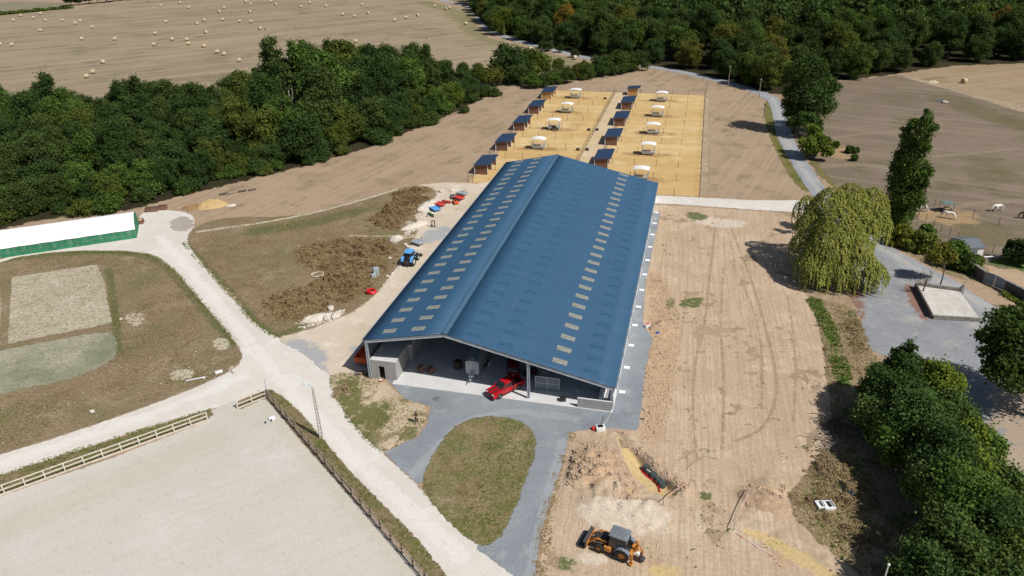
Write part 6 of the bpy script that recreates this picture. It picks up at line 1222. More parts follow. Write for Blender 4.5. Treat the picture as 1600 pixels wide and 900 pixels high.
for i in range(4):
    a, b = P(343+15*i, 305.5-2.2*i), P(355+15*i, 303-2.2*i); o = MB().tube([(0, 0, .22), tuple(b-a+np.array([0, 0, .22]))], [.24, .2], 8).build('log', M[('bark', 'rail_brown', 'bark', 'post')[i]], None); o.location = a; tag(o, ['leftmost dark log', 'second log', 'third log', 'rightmost thin log'][i]+' in the row along the wood above the straw heap', 'log', 'logs along the wood')
# ------------------------------------------------------------------ rocks
def rock(px, py, s, lab, mat='chalk', grp='limestone boulders at the scrub edge', seed=0):
    bm = bmesh.new(); bmesh.ops.create_icosphere(bm, subdivisions=2, radius=1); r_ = np.random.default_rng(seed)
    for vv in bm.verts:
        k = 1+r_.normal()*.1; vv.co = Vector((vv.co.x*k*s*1.2, vv.co.y*k*s*.9, vv.co.z*k*s*.6+s*.35))
    me = bpy.data.meshes.new('boulder'); bm.to_mesh(me); bm.free(); o = link_mesh('boulder', me, M[mat]); o.location = P(px, py); o.rotation_euler = (0, 0, r_.uniform(0, 6)); return tag(o, lab, 'boulder', grp)
RK = [(619, 377, 1.2, 'largest white boulder at the scrub edge above the tractor'), (634, 383, .45, 'small white boulder right of the largest one'), (637, 386, .4, 'small pale boulder just left of the blue tractor'), (609, 404, .35, 'small white stone in the scrub left of the tractor'), (511, 499, .7, 'flat grey boulder at the foot of the scrub'), (525, 496, .8, 'white boulder at the scrub\'s lower right corner'), (517, 483, .6, 'white boulder above the two at the scrub corner'), (655, 330, .6, 'white boulder on the chalk bank'), (690, 300, .7, 'white boulder at the yard\'s far end'), (705, 298, .5, 'small white boulder at the yard\'s far end'), (144, 644, .35, 'white stone in the lower left meadow'), (366, 581, .5, 'pale stone at the meadow\'s right tip'), (189, 499, .25, 'bright small stone at the corner of the weedy plot'), (605, 432, .3, 'small stone on the sandy yard edge by the scrub')]
for i, (px, py, s, lab) in enumerate(RK): rock(px, py, s, lab, seed=i)
for i, (px, py, L, a, lab) in enumerate([(342, 582, 1.0, .5, 'short white trough in the left meadow by the track'), (306, 593, 2.6, .35, 'thin pale plank lying in the left meadow')]):
    o = MB().box((0, 0, .12), (L, .22 if i else .5, .06 if i else .24)).build('plank' if i else 'trough', M['white'], None, bevel=.02); o.location = P(px, py); o.rotation_euler = (0, 0, a); tag(o, lab, 'plank' if i else 'trough')
# ------------------------------------------------------------------ trench contents and barrier tape
def gz(p): return float(plot_z(np.array([p[0]]), np.array([p[1]]), np.array([-3.0]))[0])
def PT(px, py, it=6):
    z = 0.0
    for _ in range(it): p = P(px, py, z); z = .6*z+.4*gz(p)
    p = P(px, py, z); p[2] = gz(p); return p
M['drum'] = pmat('dark_green_drum', (.05, .068, .07), .5, 0, .2, 3, .4, dirt=((.3, .25, .16), .35))
for i, (px, py) in enumerate([(1010, 734), (1021, 746), (1029, 754), (1034, 760)]):
    p = PT(px, py); e = empty('drainage_drum', p, .3*i, ['uppermost', 'second', 'third', 'lowest'][i]+' of four dark drums lying in the trench', 'drum', 'dark drums in the trench')
    MB().cyl((0, 0, 0), (0, 0, .55), .42, .4, n=16).build('body', M['drum'], e); MB().cyl((0, 0, .55), (0, 0, .62), .34, n=16).build('lid', M['drum'], e); MB().cyl((0, 0, .2), (0, 0, .24), .44, n=16).build('rib', M['drum'], e)
p = PT(1015.5, 740); e = empty('slatted_crate', p, .7, 'slatted dark crate between the drums in the trench', 'crate')
for k in range(4): MB().box((-.36+.24*k, 0, .42), (.12, 1.0, .06)).build('slat', M['post_pale' if k % 2 else 'black'], e, smooth=False)
MB().box((0, 0, .2), (.9, .9, .38)).build('box', M['drum'], e, smooth=False)
pts_ = [PT(x, y)+np.array([0, 0, .12]) for x, y in [(1002.7, 733), (1004, 738), (1010, 743.5), (1016, 748), (1022, 752), (1027, 758), (1029.5, 763), (1031, 769)]]
o = MB().tube([tuple(q-pts_[0]) for q in smooth_poly3(pts_)] if False else [tuple(q-pts_[0]) for q in pts_], .09, 8).build('drain_pipe', M['hose'], None); o.location = pts_[0]; tag(o, 'bright red corrugated pipe curving along the trench', 'pipe')
def tape_mat():
    t = NT('red_white_tape'); v = t.n('TexCoord').outputs['Object']; w = t.n('TexWave', {'Vector': v, 'Scale': 2.2}, wave_type='BANDS', bands_direction='DIAGONAL'); c = t.mix(t.ramp(w.outputs['Fac'], .45, .55), (.55, .05, .05), (.75, .72, .7)); return t.surf(t.n('BsdfPrincipled', {'Base Color': c, 'Roughness': .5}))
M['tape'] = tape_mat()
def tape(pts, lab, posts=True, z=.85, w=.065):
    e = empty('barrier_tape', pts[0], 0, lab, 'barrier tape'); o0 = np.array(pts[0])
    for p, q in zip(pts[:-1], pts[1:]):
        a = np.array(p)-o0; b = np.array(q)-o0; n = 5
        for k in range(n):
            f0, f1 = k/n, (k+1)/n; s0, s1 = -.25*f0*(1-f0), -.25*f1*(1-f1); A0 = a+(b-a)*f0+[0, 0, z+s0]; A1 = a+(b-a)*f1+[0, 0, z+s1]; d = (b-a)/np.linalg.norm(b-a); s = np.array([-d[1], d[0], 0])*.03
            MB().hexa([A0-s, A1-s, A1+s, A0+s], [A0-s+[0, 0, w], A1-s+[0, 0, w], A1+s+[0, 0, w], A0+s+[0, 0, w]]).build('tape', M['tape'], e, smooth=False)
    if posts:
        for p in pts: MB().cyl(np.array(p)-o0+[0, 0, -.2], np.array(p)-o0+[0, 0, 1.15], .025, n=6).build('stake', M['steel_dark'], e)
tape([PT(1036, 790), PT(1050, 778), PT(1076, 760)], 'red and white barrier tape at the lower end of the trench'); tape([PT(1146, 829), PT(1171, 773)], 'red and white barrier tape strung between two stakes by the spoil heap')
tape([PT(1150, 834), PT(1180, 853), PT(1205, 868), PT(1220, 886)], 'barrier tape trailing on the ground along the second trench', False, .06, .05); tape([PT(958, 672), PT(975, 677), PT(990, 674)], 'pinkish barrier tape lying at the head of the trench', False, .08, .08)
# small site equipment
def kit(px, py, d, mat, lab, cat, name, top=None, ang=0, z=0):
    e = empty(name, P(px, py), ang, lab, cat); MB().box((0, 0, d[2]/2), d).build('case', M[mat], e, bevel=.04)
    if top: MB().box((0, 0, d[2]+.04), (d[0]*.6, d[1]*.6, .1)).build('panel', M[top], e, bevel=.02)
    return e
kit(938, 672, (1.1, .8, .6), 'white', 'white generator box at the corner of the gravel below the barn', 'generator', 'generator', 'black', .1); kit(929, 671, (.7, .5, .4), 'impl_red', 'red bag beside the white generator', 'bag', 'bag', None, .4)
kit(1012, 511, (.8, .5, .5), 'white', 'white and red pump at the edge of the gravel strip', 'pump', 'pump', 'impl_red', .3); kit(1028, 522, (.5, .4, .35), 'blue', 'small blue box by the brown spoil heap', 'box', 'tool_box', None, .2)
a = P(1015, 512); b = P(1027, 521); o = MB().tube([(0, 0, .08), tuple((b-a)*.5+np.array([.2, .2, .08])), tuple(b-a+np.array([0, 0, .08]))], .06, 6).build('hose', M['hose'], None); o.location = a; tag(o, 'short red hose between the pump and the blue box', 'hose')
kit(1004, 655, (.5, .2, .1), 'black', 'small dark offcut at the edge of the gravel strip', 'offcut', 'offcut', None, -.2)
for i, (x0, y0, x1, y1, mt) in enumerate([(936, 668, 943, 650, 'black'), (941, 668, 956, 640, 'post_pale')]):
    a, b = P(x0, y0), P(x1, y1); o = MB().tube([(0, 0, .06), tuple((b-a)*.5+np.array([.15, 0, .05])), tuple(b-a+np.array([0, 0, .05]))], .03, 5).build('power_cable', M[mt], None); o.location = a; tag(o, ['black power cable running from the generator', 'pale power cable running from the generator to the low block wall'][i], 'cable')
e = empty('paint_buckets', B(1.9, -.35), 0, 'red and white bucket in front of the block room doorway', 'bucket'); MB().cyl((0, 0, .02), (0, 0, .32), .15, .18, n=12).build('body', M['impl_red'], e); MB().cyl((0, 0, .32), (0, 0, .35), .185, n=12).build('lid', M['white'], e)
# discarded white goods in the rough grass
for i, (px, py, d, lab) in enumerate([(1281, 791, (.8, 1.1, .35), 'narrow white discarded appliance in the rough grass'), (1293, 792, (1.2, 1.2, .4), 'wide white discarded appliance in the rough grass')]):
    e = empty('old_appliance', P(px, py), .1, lab, 'appliance', 'white appliances in the rough grass'); MB().box((0, 0, d[2]/2), d).build('cabinet', M['white'], e, bevel=.03); MB().box((.1, 0, d[2]+.01), (d[0]*.35, d[1]*.7, .03)).build('opening', M['black'], e, smooth=False); MB().box((d[0]*.42, 0, d[2]+.08), (.06, d[1]*.9, .14)).build('flap', M['white'], e, smooth=False)
e = kit(1328, 775, (.5, .9, .5), 'black', 'black plastic drum lying in the rough grass by the thicket', 'drum', 'plastic_drum', 'cab_grey', .4)
# brush pile of bare branches
for (px, py, n, R, mt, lab, sd) in [(1304, 668, 90, 2.6, 'post', 'dark tangle of cut branches at the edge of the thicket', 1), (1297, 694, 34, 2.0, 'rail_brown', 'pale bare branches heaped below the dark brush', 2), (1470, 159, 40, 2.2, 'cab_grey', 'grey burnt brush heap in the pasture', 3)]:
    r_ = np.random.default_rng(sd); m = MB()
    for k in range(n):
        c = r_.normal(size=3)*[R*.45, R*.5, .1]; a = r_.uniform(0, 6.28); L = r_.uniform(.8, 2.0); z = abs(r_.normal())*.45+.06; m.tube([(c[0], c[1], z*.4), (c[0]+math.cos(a)*L*.5, c[1]+math.sin(a)*L*.5, z+.12), (c[0]+math.cos(a+.3)*L, c[1]+math.sin(a+.3)*L, z*.8)], [.06, .045, .015], 4)
    o = m.build('brush_pile', M[mt], None); o.location = P(px, py); tag(o, lab, 'brush pile')
rock(1476, 161, .8, 'white stone block beside the burnt heap in the pasture', seed=31, grp=None)
# ------------------------------------------------------------------ right side: platform, walls, gate, garage
M['stone'] = pmat('grey_stone', (.25, .235, .21), .95, 0, .3, 2.2, .1, dirt=((.13, .12, .1), .6), bump=.8); M['dark_stone'] = pmat('dark_stone_wall', (.1, .09, .085), .95, 0, .35, 2.5, .1, bump=.9); M['slab_white'] = pmat('weathered_white_slab', (.52, .49, .45), .9, 0, .12, .8, .15, dirt=((.3, .27, .23), .65))
pf = [P(1456, 498), P(1531, 503), P(1500, 460), P(1430, 450)]; e = empty('loading_platform', pf[0], 0, 'pale concrete platform with stone retaining walls in the grey yard', 'platform'); q = [np.array(x)-pf[0] for x in pf]
MB().hexa([tuple(x+[0, 0, .02]) for x in q], [tuple(x+[0, 0, .55]) for x in q]).build('fill', M['stone'], e, smooth=False); cc = sum(q)/4
MB().hexa([tuple(cc+(x-cc)*.95+[0, 0, .55]) for x in q], [tuple(cc+(x-cc)*.95+[0, 0, .6]) for x in q]).build('slab', M['slab_white'], e, smooth=False)
def wallseg(e, a, b, h, t, mat, name): 
    d = (b-a)/np.linalg.norm(b-a); s = np.array([-d[1], d[0], 0])*t/2; up = np.array([0, 0, h]); return MB().hexa([a-s, b-s, b+s, a+s], [a-s+up, b-s+up, b+s+up, a+s+up]).build(name, M[mat], e, smooth=False, bevel=.03)
wallseg(e, q[0]+[.1, -.12, 0], q[1]+[.6, -.12, 0], .72, .25, 'stone', 'front_wall'); wallseg(e, q[3], q[2], 1.15, .3, 'stone', 'back_wall'); wallseg(e, q[0]+[-.12, .2, 0], q[3]+[-.12, 0, 0], .95, .25, 'dark_stone', 'side_wall')
MB().box(tuple(q[2]+[.1, 0, .65]), (.5, .5, 1.3)).build('pier', M['stone'], e, bevel=.03); MB().cyl(tuple(q[2]+[.1, 0, 1.3]), tuple(q[2]+[.1, 0, 1.65]), .1, .22, n=10).build('urn', M['dark_stone'], e)
w0, w1, w2, w3 = P(1512, 424), P(1535, 440), P(1569, 455), P(1640, 492)
def stonewall(a, b, lab):
    e = empty('stone_wall', a, 0, lab, 'wall', 'dark stone garden walls'); wallseg(e, a*0, b-a, 1.9, .4, 'dark_stone', 'masonry'); n = max(3, int(np.linalg.norm(b-a)/.6)); d = (b-a)/n
    for k in range(n): MB().box(tuple(d*(k+.5)+[0, 0, 1.95]), (np.linalg.norm(d)*.92, .5, random.uniform(.1, .2)), rz=heading(a, b)).build('coping_stone', M['stone'], e, bevel=.02)
stonewall(w0, w1, 'dark stone wall left of the grey gate'); stonewall(w2, w3, 'dark stone wall right of the grey gate')
e = empty('yard_gate', w1, heading(w1, w2), 'solid grey gate with curved top between dark stone walls', 'gate'); GL = np.linalg.norm(w2-w1)
for s in (0, 1):
    n = 6; x0, x1 = s*GL/2+.04, (s+1)*GL/2-.04; lf = MB(); pr = [(x0, .08), (x1, .08)]+[(x1+(x0-x1)*k/n, 1.85+.25*math.sin(math.pi*((x1+(x0-x1)*k/n)/GL))) for k in range(n+1)]
    lf.prism(pr, -.04, .04).build('gate_leaf', M['gate'] if 'gate' in M else M.setdefault('gate', pmat('grey_painted_gate', (.22, .26, .31), .55, 0, .08, 1, .3)), e, smooth=False)
hedge([(1568, 461), (1585, 469), (1605, 481), (1640, 498)], .9, .7, 1800, .22, 'low clipped yellow-green hedge before the right stone wall', (2.2, 1.9, 1.1)); 
g0 = P(1507, 405); e = empty('garage', g0, heading(P(1505, 405), P(1531, 403)), 'small white garage with grey pitched roof behind the lane bushes', 'garage'); gw, gd, gh = 3.3, 4.6, 2.1
MB().box((gw/2, gd/2, gh/2), (gw, gd, gh)).build('walls', M['white'], e, smooth=False)
M['slate'] = pmat('grey_slate', (.13, .145, .165), .7, 0, .15, 2, .3)
MB().hexa([(-.2, -.25, gh), (gw+.2, -.25, gh), (gw+.2, gd/2, gh+.75), (-.2, gd/2, gh+.75)], [(-.2, -.25, gh+.08), (gw+.2, -.25, gh+.08), (gw+.2, gd/2, gh+.83), (-.2, gd/2, gh+.83)]).hexa([(-.2, gd/2, gh+.75), (gw+.2, gd/2, gh+.75), (gw+.2, gd+.25, gh), (-.2, gd+.25, gh)], [(-.2, gd/2, gh+.83), (gw+.2, gd/2, gh+.83), (gw+.2, gd+.25, gh+.08), (-.2, gd+.25, gh+.08)]).build('roof', M['slate'], e, smooth=False)
for x in (.002, gw-.002): MB()._add([(x, 0, gh), (x, gd, gh), (x, gd/2, gh+.72)], [(0, 1, 2)]).build('gable', M['white'], e, smooth=False)
MB().box((gw*.5, -.02, .85), (1.0, .05, 1.6)).build('door', M['slate'], e, smooth=False)
a, b = P(1536, 406), P(1561, 404); e = empty('white_rail', a, heading(a, b), 'long low white beam on two blocks beside the garage', 'beam'); LL = np.linalg.norm(b-a); MB().box((LL/2, 0, .55), (LL, .3, .14)).build('beam', M['white'], e, bevel=.02); MB().box((.4, 0, .25), (.3, .3, .5)).box((LL-.4, 0, .25), (.3, .3, .5)).build('support', M['stone'], e, smooth=False)
# bare tree and russet tree by the platform
def bare_tree(base, h, lab, seed):
    r_ = np.random.default_rng(seed); e = empty('bare_tree', base, 0, lab, 'tree'); m = MB()
    m.tube([(0, 0, -.1), (.05, .05, h*.3), (.12, .05, h*.48)], [.13, .1, .085], 7).build('trunk', M['bark'], e); br = MB()
    for k in range(7):
        a = 2*math.pi*k/7+r_.uniform(-.3, .3); L = h*r_.uniform(.3, .5); z = h*r_.uniform(.36, .5); p1 = (.1+math.cos(a)*L*.35, .05+math.sin(a)*L*.35, z+L*.5); p2 = (.1+math.cos(a)*L*.55, .05+math.sin(a)*L*.55, z+L*.98); br.tube([(.1, .05, z), p1, p2], [.06, .04, .012], 5)
        for _ in range(2): br.tube([p1, (p1[0]+r_.normal()*.3, p1[1]+r_.normal()*.3, p1[2]+L*.3)], [.03, .008], 4)
    br.build('branches', M['bark'], e)
bare_tree(P(1441, 460), 5.2, 'leafless forked tree at the back corner of the concrete platform', 4)
custom_tree('russet_tree', P(1468, 449), [(1462, 402, 4.4, 1.9), (1477, 400, 4.6, 1.8), (1470, 390, 5.6, 1.5)], 2600, .26, 'leaf', 'small russet-leaved tree on the lane edge behind the platform', (2.4, 1.5, 1.0), .1, 91, .25)
# ------------------------------------------------------------------ animals and the drone pilot
def skin_obj(name, verts, edges, radii, mat, parent, root=0, sub=2):
    me = bpy.data.meshes.new(name); me.from_pydata(verts, edges, []); o = bpy.data.objects.new(name, me); COL.objects.link(o)
    o.modifiers.new('skin', 'SKIN'); bm = bmesh.new(); bm.from_mesh(me); lay = bm.verts.layers.skin.verify()
    for i, vv in enumerate(bm.verts):
        r = radii[i]; vv[lay].radius = (r, r) if not hasattr(r, '__len__') else r; vv[lay].use_root = (i == root)
    bm.to_mesh(me); bm.free(); s = o.modifiers.new('sub', 'SUBSURF'); s.levels = sub; s.render_levels = sub
    bpy.context.view_layer.update(); dg = bpy.context.evaluated_depsgraph_get(); m2 = bpy.data.meshes.new_from_object(o.evaluated_get(dg)); bpy.data.objects.remove(o, do_unlink=True); m2.shade_smooth(); m2.name = name; m2.materials.clear(); return link_mesh(name, m2, mat, parent)
def horse(loc, rz, mat, mane, lab, group, s=1.0, head_down=True):
    e = empty('horse', loc, rz, lab, 'horse', group); e.scale = (s, s, s)
    V = [(0, 0, 1.12), (.45, 0, 1.15), (.75, 0, 1.2), (-.45, 0, 1.17), (-.8, 0, 1.15)]; R = [.29, .31, .25, .31, .24]; E_ = [(0, 1), (1, 2), (0, 3), (3, 4)]
    nk = [(1.0, 0, 1.3), (1.28, 0, 1.05), (1.5, 0, .72), (1.55, 0, .5), (1.6, 0, .3)] if head_down else [(1.0, 0, 1.5), (1.2, 0, 1.75), (1.38, 0, 1.85), (1.6, 0, 1.7), (1.75, 0, 1.58)]
    i0 = 2
    for p, r in zip(nk, [.2, .16, .13, .11, .075]): V.append(p); R.append(r); E_.append((i0, len(V)-1)); i0 = len(V)-1
    hd = len(V)-3
    for sy in (-.055, .055): V.append((nk[2][0]-.1, sy, nk[2][2]+.17)); R.append(.03); E_.append((hd, len(V)-1))
    for sy in (-1, 1):
        for root_, chain in ((1, [(.62, sy*.17, .85), (.62, sy*.17, .5), (.6, sy*.17, .2), (.64, sy*.17, .05)]), (4, [(-.72, sy*.19, .85), (-.66, sy*.18, .72), (-.88, sy*.18, .46), (-.84, sy*.18, .2), (-.8, sy*.18, .05)])):
            j = root_
            for p, r in zip(chain, [.13, .075, .055, .065] if len(chain) == 4 else [.16, .12, .075, .055, .065]): V.append(p); R.append(r); E_.append((j, len(V)-1)); j = len(V)-1
    skin_obj('body', V, E_, R, mat, e); tl = MB().tube([(-.98, 0, 1.22), (-1.12, 0, 1.0), (-1.12, 0, .55)], [.05, .07, .02], 6).build('tail', mane, e); mn = MB().tube([tuple(np.array(nk[0])+[-.12, 0, .2]), tuple(np.array(nk[1])+[.02, 0, .19]), tuple(np.array(nk[2])+[.06, 0, .1])], [.05, .06, .04], 6).build('mane', mane, e); return e
M['horse_w'] = pmat('white_coat', (.68, .66, .62), .8, 0, .08, 2, .2); M['horse_d'] = pmat('dark_bay_coat', (.035, .022, .016), .6, 0, .2, 2, .3); M['hair_d'] = pmat('black_hair', (.012, .01, .01), .6)
horse(P(867.5, 205), 2.2, M['horse_d'], M['hair_d'], 'dark bay horse eating at a hay feeder in the left paddocks', None, 1.0)
for (px, py, rz, lab, hdn) in [(1441, 331, 3.0, 'white horse half hidden behind the poplar', True), (1484, 342, 2.6, 'white horse standing at the small green-roofed hay rack', True), (1559, 330, 3.3, 'white horse grazing alone in the pasture', True)]:
    horse(P(px, py), rz, M['horse_w'], M['horse_w'], lab, 'white horses in the pasture', 1.1, hdn)
horse(P(1604, 342), 2.9, M['horse_d'], M['hair_d'], 'dark horse at the right edge of the pasture', None, 1.05)
e = empty('hay_rack', P(1485, 337)+np.array([.3, 2.4, 0]), .2, 'small hay rack with green sheet roof in the pasture', 'hay rack')
for sx in (-1, 1):
    for sy in (-1, 1): MB().cyl((sx*1.1, sy*.7, 0), (sx*1.1, sy*.7, 1.9), .05, n=6).build('post', M['post'], e)
MB().box((0, 0, 1.96), (2.7, 1.9, .06), ry=.06).build('roof', M['green_roof'] if 'green_roof' in M else M.setdefault('green_roof', pmat('grey_green_sheet', (.12, .17, .16), .6)), e, bevel=.01); MB().box((0, 0, .45), (2.0, 1.1, .5)).build('trough', M['post'], e, smooth=False); MB().sphere((0, 0, .75), 1, 10, 5, (.85, .45, .3)).build('hay', M['straw'], e)
for i, (px, py) in enumerate([(945.5, 155), (920, 204), (933, 204), (903, 235), (917.5, 235)]):
    e = empty('water_bucket', P(px, py), 0, 'black water bucket '+['in the farthest left paddock', 'in the middle left paddock, away from the path', 'in the middle left paddock, beside the path', 'in the nearer left paddock, away from the path', 'in the nearer left paddock, beside the path'][i], 'bucket', 'black buckets in the paddocks'); MB().cyl((0, 0, 0), (0, 0, .55), .4, .5, n=14).build('tub', M['black'], e); MB().cyl((0, 0, .55), (0, 0, .58), .42, n=14).build('water', M['glass'], e)
def pilot(loc, rz):
    e = empty('person', loc, rz, 'person in dark clothes standing with a handset held at the chest', 'person')
    V = [(0, 0, .95), (0, 0, 1.12), (0, 0, 1.32), (0, 0, 1.45), (.02, 0, 1.53), (.04, 0, 1.62), (.05, 0, 1.72)]; R = [.14, .125, .15, .1, .055, .09, .075]; E_ = [(k, k+1) for k in range(6)]
    tips = []
    for s in (-1, 1):
        j = 3
        for p, r in zip([(0, s*.19, 1.43), (.06, s*.25, 1.17), (.28, s*.12, 1.14), (.34, s*.085, 1.15)], [.065, .047, .036, .032]): V.append(p); R.append(r); E_.append((j, len(V)-1)); j = len(V)-1
        for dz, L in ((.03, .05), (.01, .06), (-.01, .058), (-.028, .045)):
            V.append((.37, s*.07, 1.15+dz)); R.append(.009); E_.append((j, len(V)-1)); V.append((.385, s*(.07-.03), 1.15+dz)); R.append(.008); E_.append((len(V)-2, len(V)-1))
        V.append((.33, s*.055, 1.19)); R.append(.01); E_.append((j, len(V)-1))
        j = 0
        for p, r in zip([(0, s*.1, .86), (.02, s*.12, .48), (-.01, s*.15, .1), (.12, s*.17, .04)], [.095, .062, .042, .035]): V.append(p); R.append(r); E_.append((j, len(V)-1)); j = len(V)-1
    skin_obj('body', V, E_, R, M['skin'], e, 0, 2)
    T = [(0, 0, 1.0), (0, 0, .92)]; TR = [.155, .15]; TE = [(0, 1)]
    for s in (-1, 1):
        j = 1
        for p, r in zip([(0, s*.1, .84), (.02, s*.12, .48), (-.01, s*.15, .1)], [.11, .078, .06]): T.append(p); TR.append(r); TE.append((j, len(T)-1)); j = len(T)-1
    skin_obj('trousers', T, TE, TR, M['black'], e, 0, 2)
    S_ = [(0, 0, .95), (0, 0, 1.12), (0, 0, 1.32), (0, 0, 1.45)]; SR = [.155, .14, .165, .11]; SE = [(0, 1), (1, 2), (2, 3)]
    for s in (-1, 1):
        j = 3
        for p, r in zip([(0, s*.19, 1.43), (.04, s*.235, 1.25)], [.08, .066]): S_.append(p); SR.append(r); SE.append((j, len(S_)-1)); j = len(S_)-1
    skin_obj('shirt', S_, SE, SR, M['shirt'], e, 0, 2)
    MB().sphere((.02, 0, 1.7), .105, 12, 8, (1, .95, .95)).build('hair', M['hair_d'], e); MB().sphere((.135, 0, 1.64), .02, 6, 5).build('nose', M['skin'], e)
    for s in (-1, 1): MB().box((.12, s*.17, .035), (.27, .1, .07)).build('shoe', M['black'], e, bevel=.02)
    return e
M['skin'] = pmat('skin', (.42, .25, .17), .6); M['shirt'] = pmat('dark_grey_shirt', (.03, .026, .028), .85)
pp = P(651, 661); rz = heading(pp, (0, 0, 0))+.25; pilot(pp+np.array([0, 0, .03]), rz)
e = empty('drone_controller', pp+np.array([math.cos(rz)*.4, math.sin(rz)*.4, 1.17]), rz, 'small white drone handset held in both hands by the person', 'handset'); MB().box((0, 0, 0), (.1, .17, .05)).build('body', M['white'], e, bevel=.015); MB().box((.07, 0, .04), (.02, .15, .08)).build('screen', M['white'], e, bevel=.005)
# ------------------------------------------------------------------ loose vegetation
def stones(name, polys, n, size, mat, lab, seed, thr=.45, zf=None):
    r_ = np.random.default_rng(seed); pts_ = []
    for p, k in zip(polys, n):
        lo, hi = p.min(0), p.max(0); c = r_.uniform(lo, hi, (k*4, 2)); c = c[inside(c[:, 0], c[:, 1], p)]; c = c[vnoise(c[:, 0], c[:, 1], .4, seed)*.6+vnoise(c[:, 0], c[:, 1], 1.3, seed+1)*.4 > thr][:k]; pts_.append(c)
    c = np.vstack(pts_); m = len(c); z = zf(c[:, 0], c[:, 1]) if zf else np.zeros(m); s = size*np.exp(r_.normal(size=m)*.45)
    o8 = np.array([(1, 0, 0), (0, 1, 0), (-1, 0, 0), (0, -1, 0), (0, 0, .7), (0, 0, -.5)], float); f8 = np.array([(0, 1, 4), (1, 2, 4), (2, 3, 4), (3, 0, 4), (1, 0, 5), (2, 1, 5), (3, 2, 5), (0, 3, 5)])
    a = r_.uniform(0, 6.28, m); ca, sa = np.cos(a), np.sin(a); B_ = o8[None]*(1+r_.normal(size=(m, 6, 1))*.2)*s[:, None, None]; V = np.stack([B_[..., 0]*ca[:, None]-B_[..., 1]*sa[:, None]+c[:, :1], B_[..., 0]*sa[:, None]+B_[..., 1]*ca[:, None]+c[:, 1:2], B_[..., 2]+z[:, None]+.01], -1).reshape(-1, 3)
    me = fast_mesh(name, V, (f8[None]+6*np.arange(m)[:, None, None]).reshape(-1, 3)); return tag(link_mesh(name, me, M[mat]), lab, 'stones', None, 'stuff')
pz = lambda X, Y: plot_z(X, Y, np.full(X.shape, -3.0))
M['clod'] = pmat('earth_clods', (.44, .33, .235), .95, 0, .2, 1.5, .1); M['grit'] = pmat('pale_grit', (.56, .5, .42), .95, 0, .15, 1.5, .1)
stones('earth_clods', [wpoly([(1012, 425), (1040, 432), (1068, 510), (1058, 590), (1040, 680), (1004, 690), (1008, 560), (1018, 505)]), wpoly([(900, 690), (955, 690), (990, 745), (1010, 790), (930, 780), (885, 760)]), wpoly([(975, 690), (1005, 690), (1080, 760), (1066, 770)]), wpoly([(1160, 760), (1230, 760), (1215, 805), (1165, 795)])], [2600, 2600, 900, 700], .085, 'clod', 'loose brown clods along the edge of the bare plot', 31, .4, pz)
stones('pale_grit', [wpoly([(860, 780), (1060, 770), (1100, 820), (1080, 895), (860, 895)]), wpoly([(1050, 335), (1240, 340), (1230, 380), (1050, 370)]), wpoly([(1080, 560), (1290, 560), (1290, 700), (1100, 720)])], [1500, 500, 900], .042, 'grit', 'pale stones scattered over the bare plot', 33, .42, pz)
stones('chalk_rubble', [wpoly([(655, 335), (672, 318), (700, 297), (722, 293), (716, 303), (692, 312), (672, 338)]), wpoly([(630, 365), (655, 345), (664, 348), (640, 368)]), wpoly([(465, 512), (500, 490), (540, 484), (520, 502), (480, 512)]), wpoly([(590, 455), (625, 412), (632, 412), (600, 455)])], [700, 350, 350, 250], .13, 'chalk', 'white chalk rubble along the edge of the sandy yard', 35, .35)
stones('meadow_stones', [wpoly([(255, 575), (310, 570), (372, 575), (340, 595), (270, 605)]), wpoly([(0, 640), (200, 560), (330, 540), (340, 580), (180, 645), (0, 700)])], [160, 150], .055, 'grit', 'pale stones scattered in the lower left meadow', 37, .45)
def tufts(name, polys, n, size, mat, lab, color=(1, 1, 1), thr=.0, nscale=.25, seed=0, hmul=1.0):
    r_ = np.random.default_rng(seed); pts_ = []
    ar = [abs(np.sum(p[:, 0]*np.roll(p[:, 1], -1)-np.roll(p[:, 0], -1)*p[:, 1]))/2 for p in polys]; tot = sum(ar)
    for p, a in zip(polys, ar):
        lo, hi = p.min(0), p.max(0); c = r_.uniform(lo, hi, (int(n*a/tot*(hi-lo).prod()/a*1.0)+1, 2)); c = c[inside(c[:, 0], c[:, 1], p)]; pts_.append(c)
    c = np.vstack(pts_)
    if thr > 0: c = c[vnoise(c[:, 0], c[:, 1], nscale, seed+3)*.65+vnoise(c[:, 0], c[:, 1], nscale*3.3, seed+4)*.35 > thr]
    m = len(c); nb = 4; C = np.repeat(c, nb, 0); a = r_.uniform(0, 6.283, m*nb); s = np.repeat(size*r_.uniform(.5, 1.4, m), nb); out = np.stack([np.cos(a), np.sin(a)], 1); side = np.stack([-np.sin(a), np.cos(a)], 1)
    b0_ = np.c_[C+side*s[:, None]*.32, np.full(m*nb, .0)]; b1_ = np.c_[C-side*s[:, None]*.32, np.full(m*nb, .0)]; tp = np.c_[C+out*(s*r_.uniform(.3, .9, m*nb))[:, None], s*r_.uniform(.5, 1.0, m*nb)*hmul]
    V = np.stack([b0_, b1_, tp], 1).reshape(-1, 3); me = fast_mesh(name, V, np.arange(3*m*nb).reshape(-1, 3)); T = np.clip(np.repeat(vnoise(c[:, 0], c[:, 1], .6, seed+9)*.8+r_.normal(size=m)*.2, nb*3), 0, 1); fattr(me, 'tint', T); o = link_mesh(name, me, M[mat]); o.color = (*color, 1); return tag(o, lab, name.split('_')[-1], None, 'stuff')
def shrink(poly, f): c = poly.mean(0); return c+(poly-c)*f
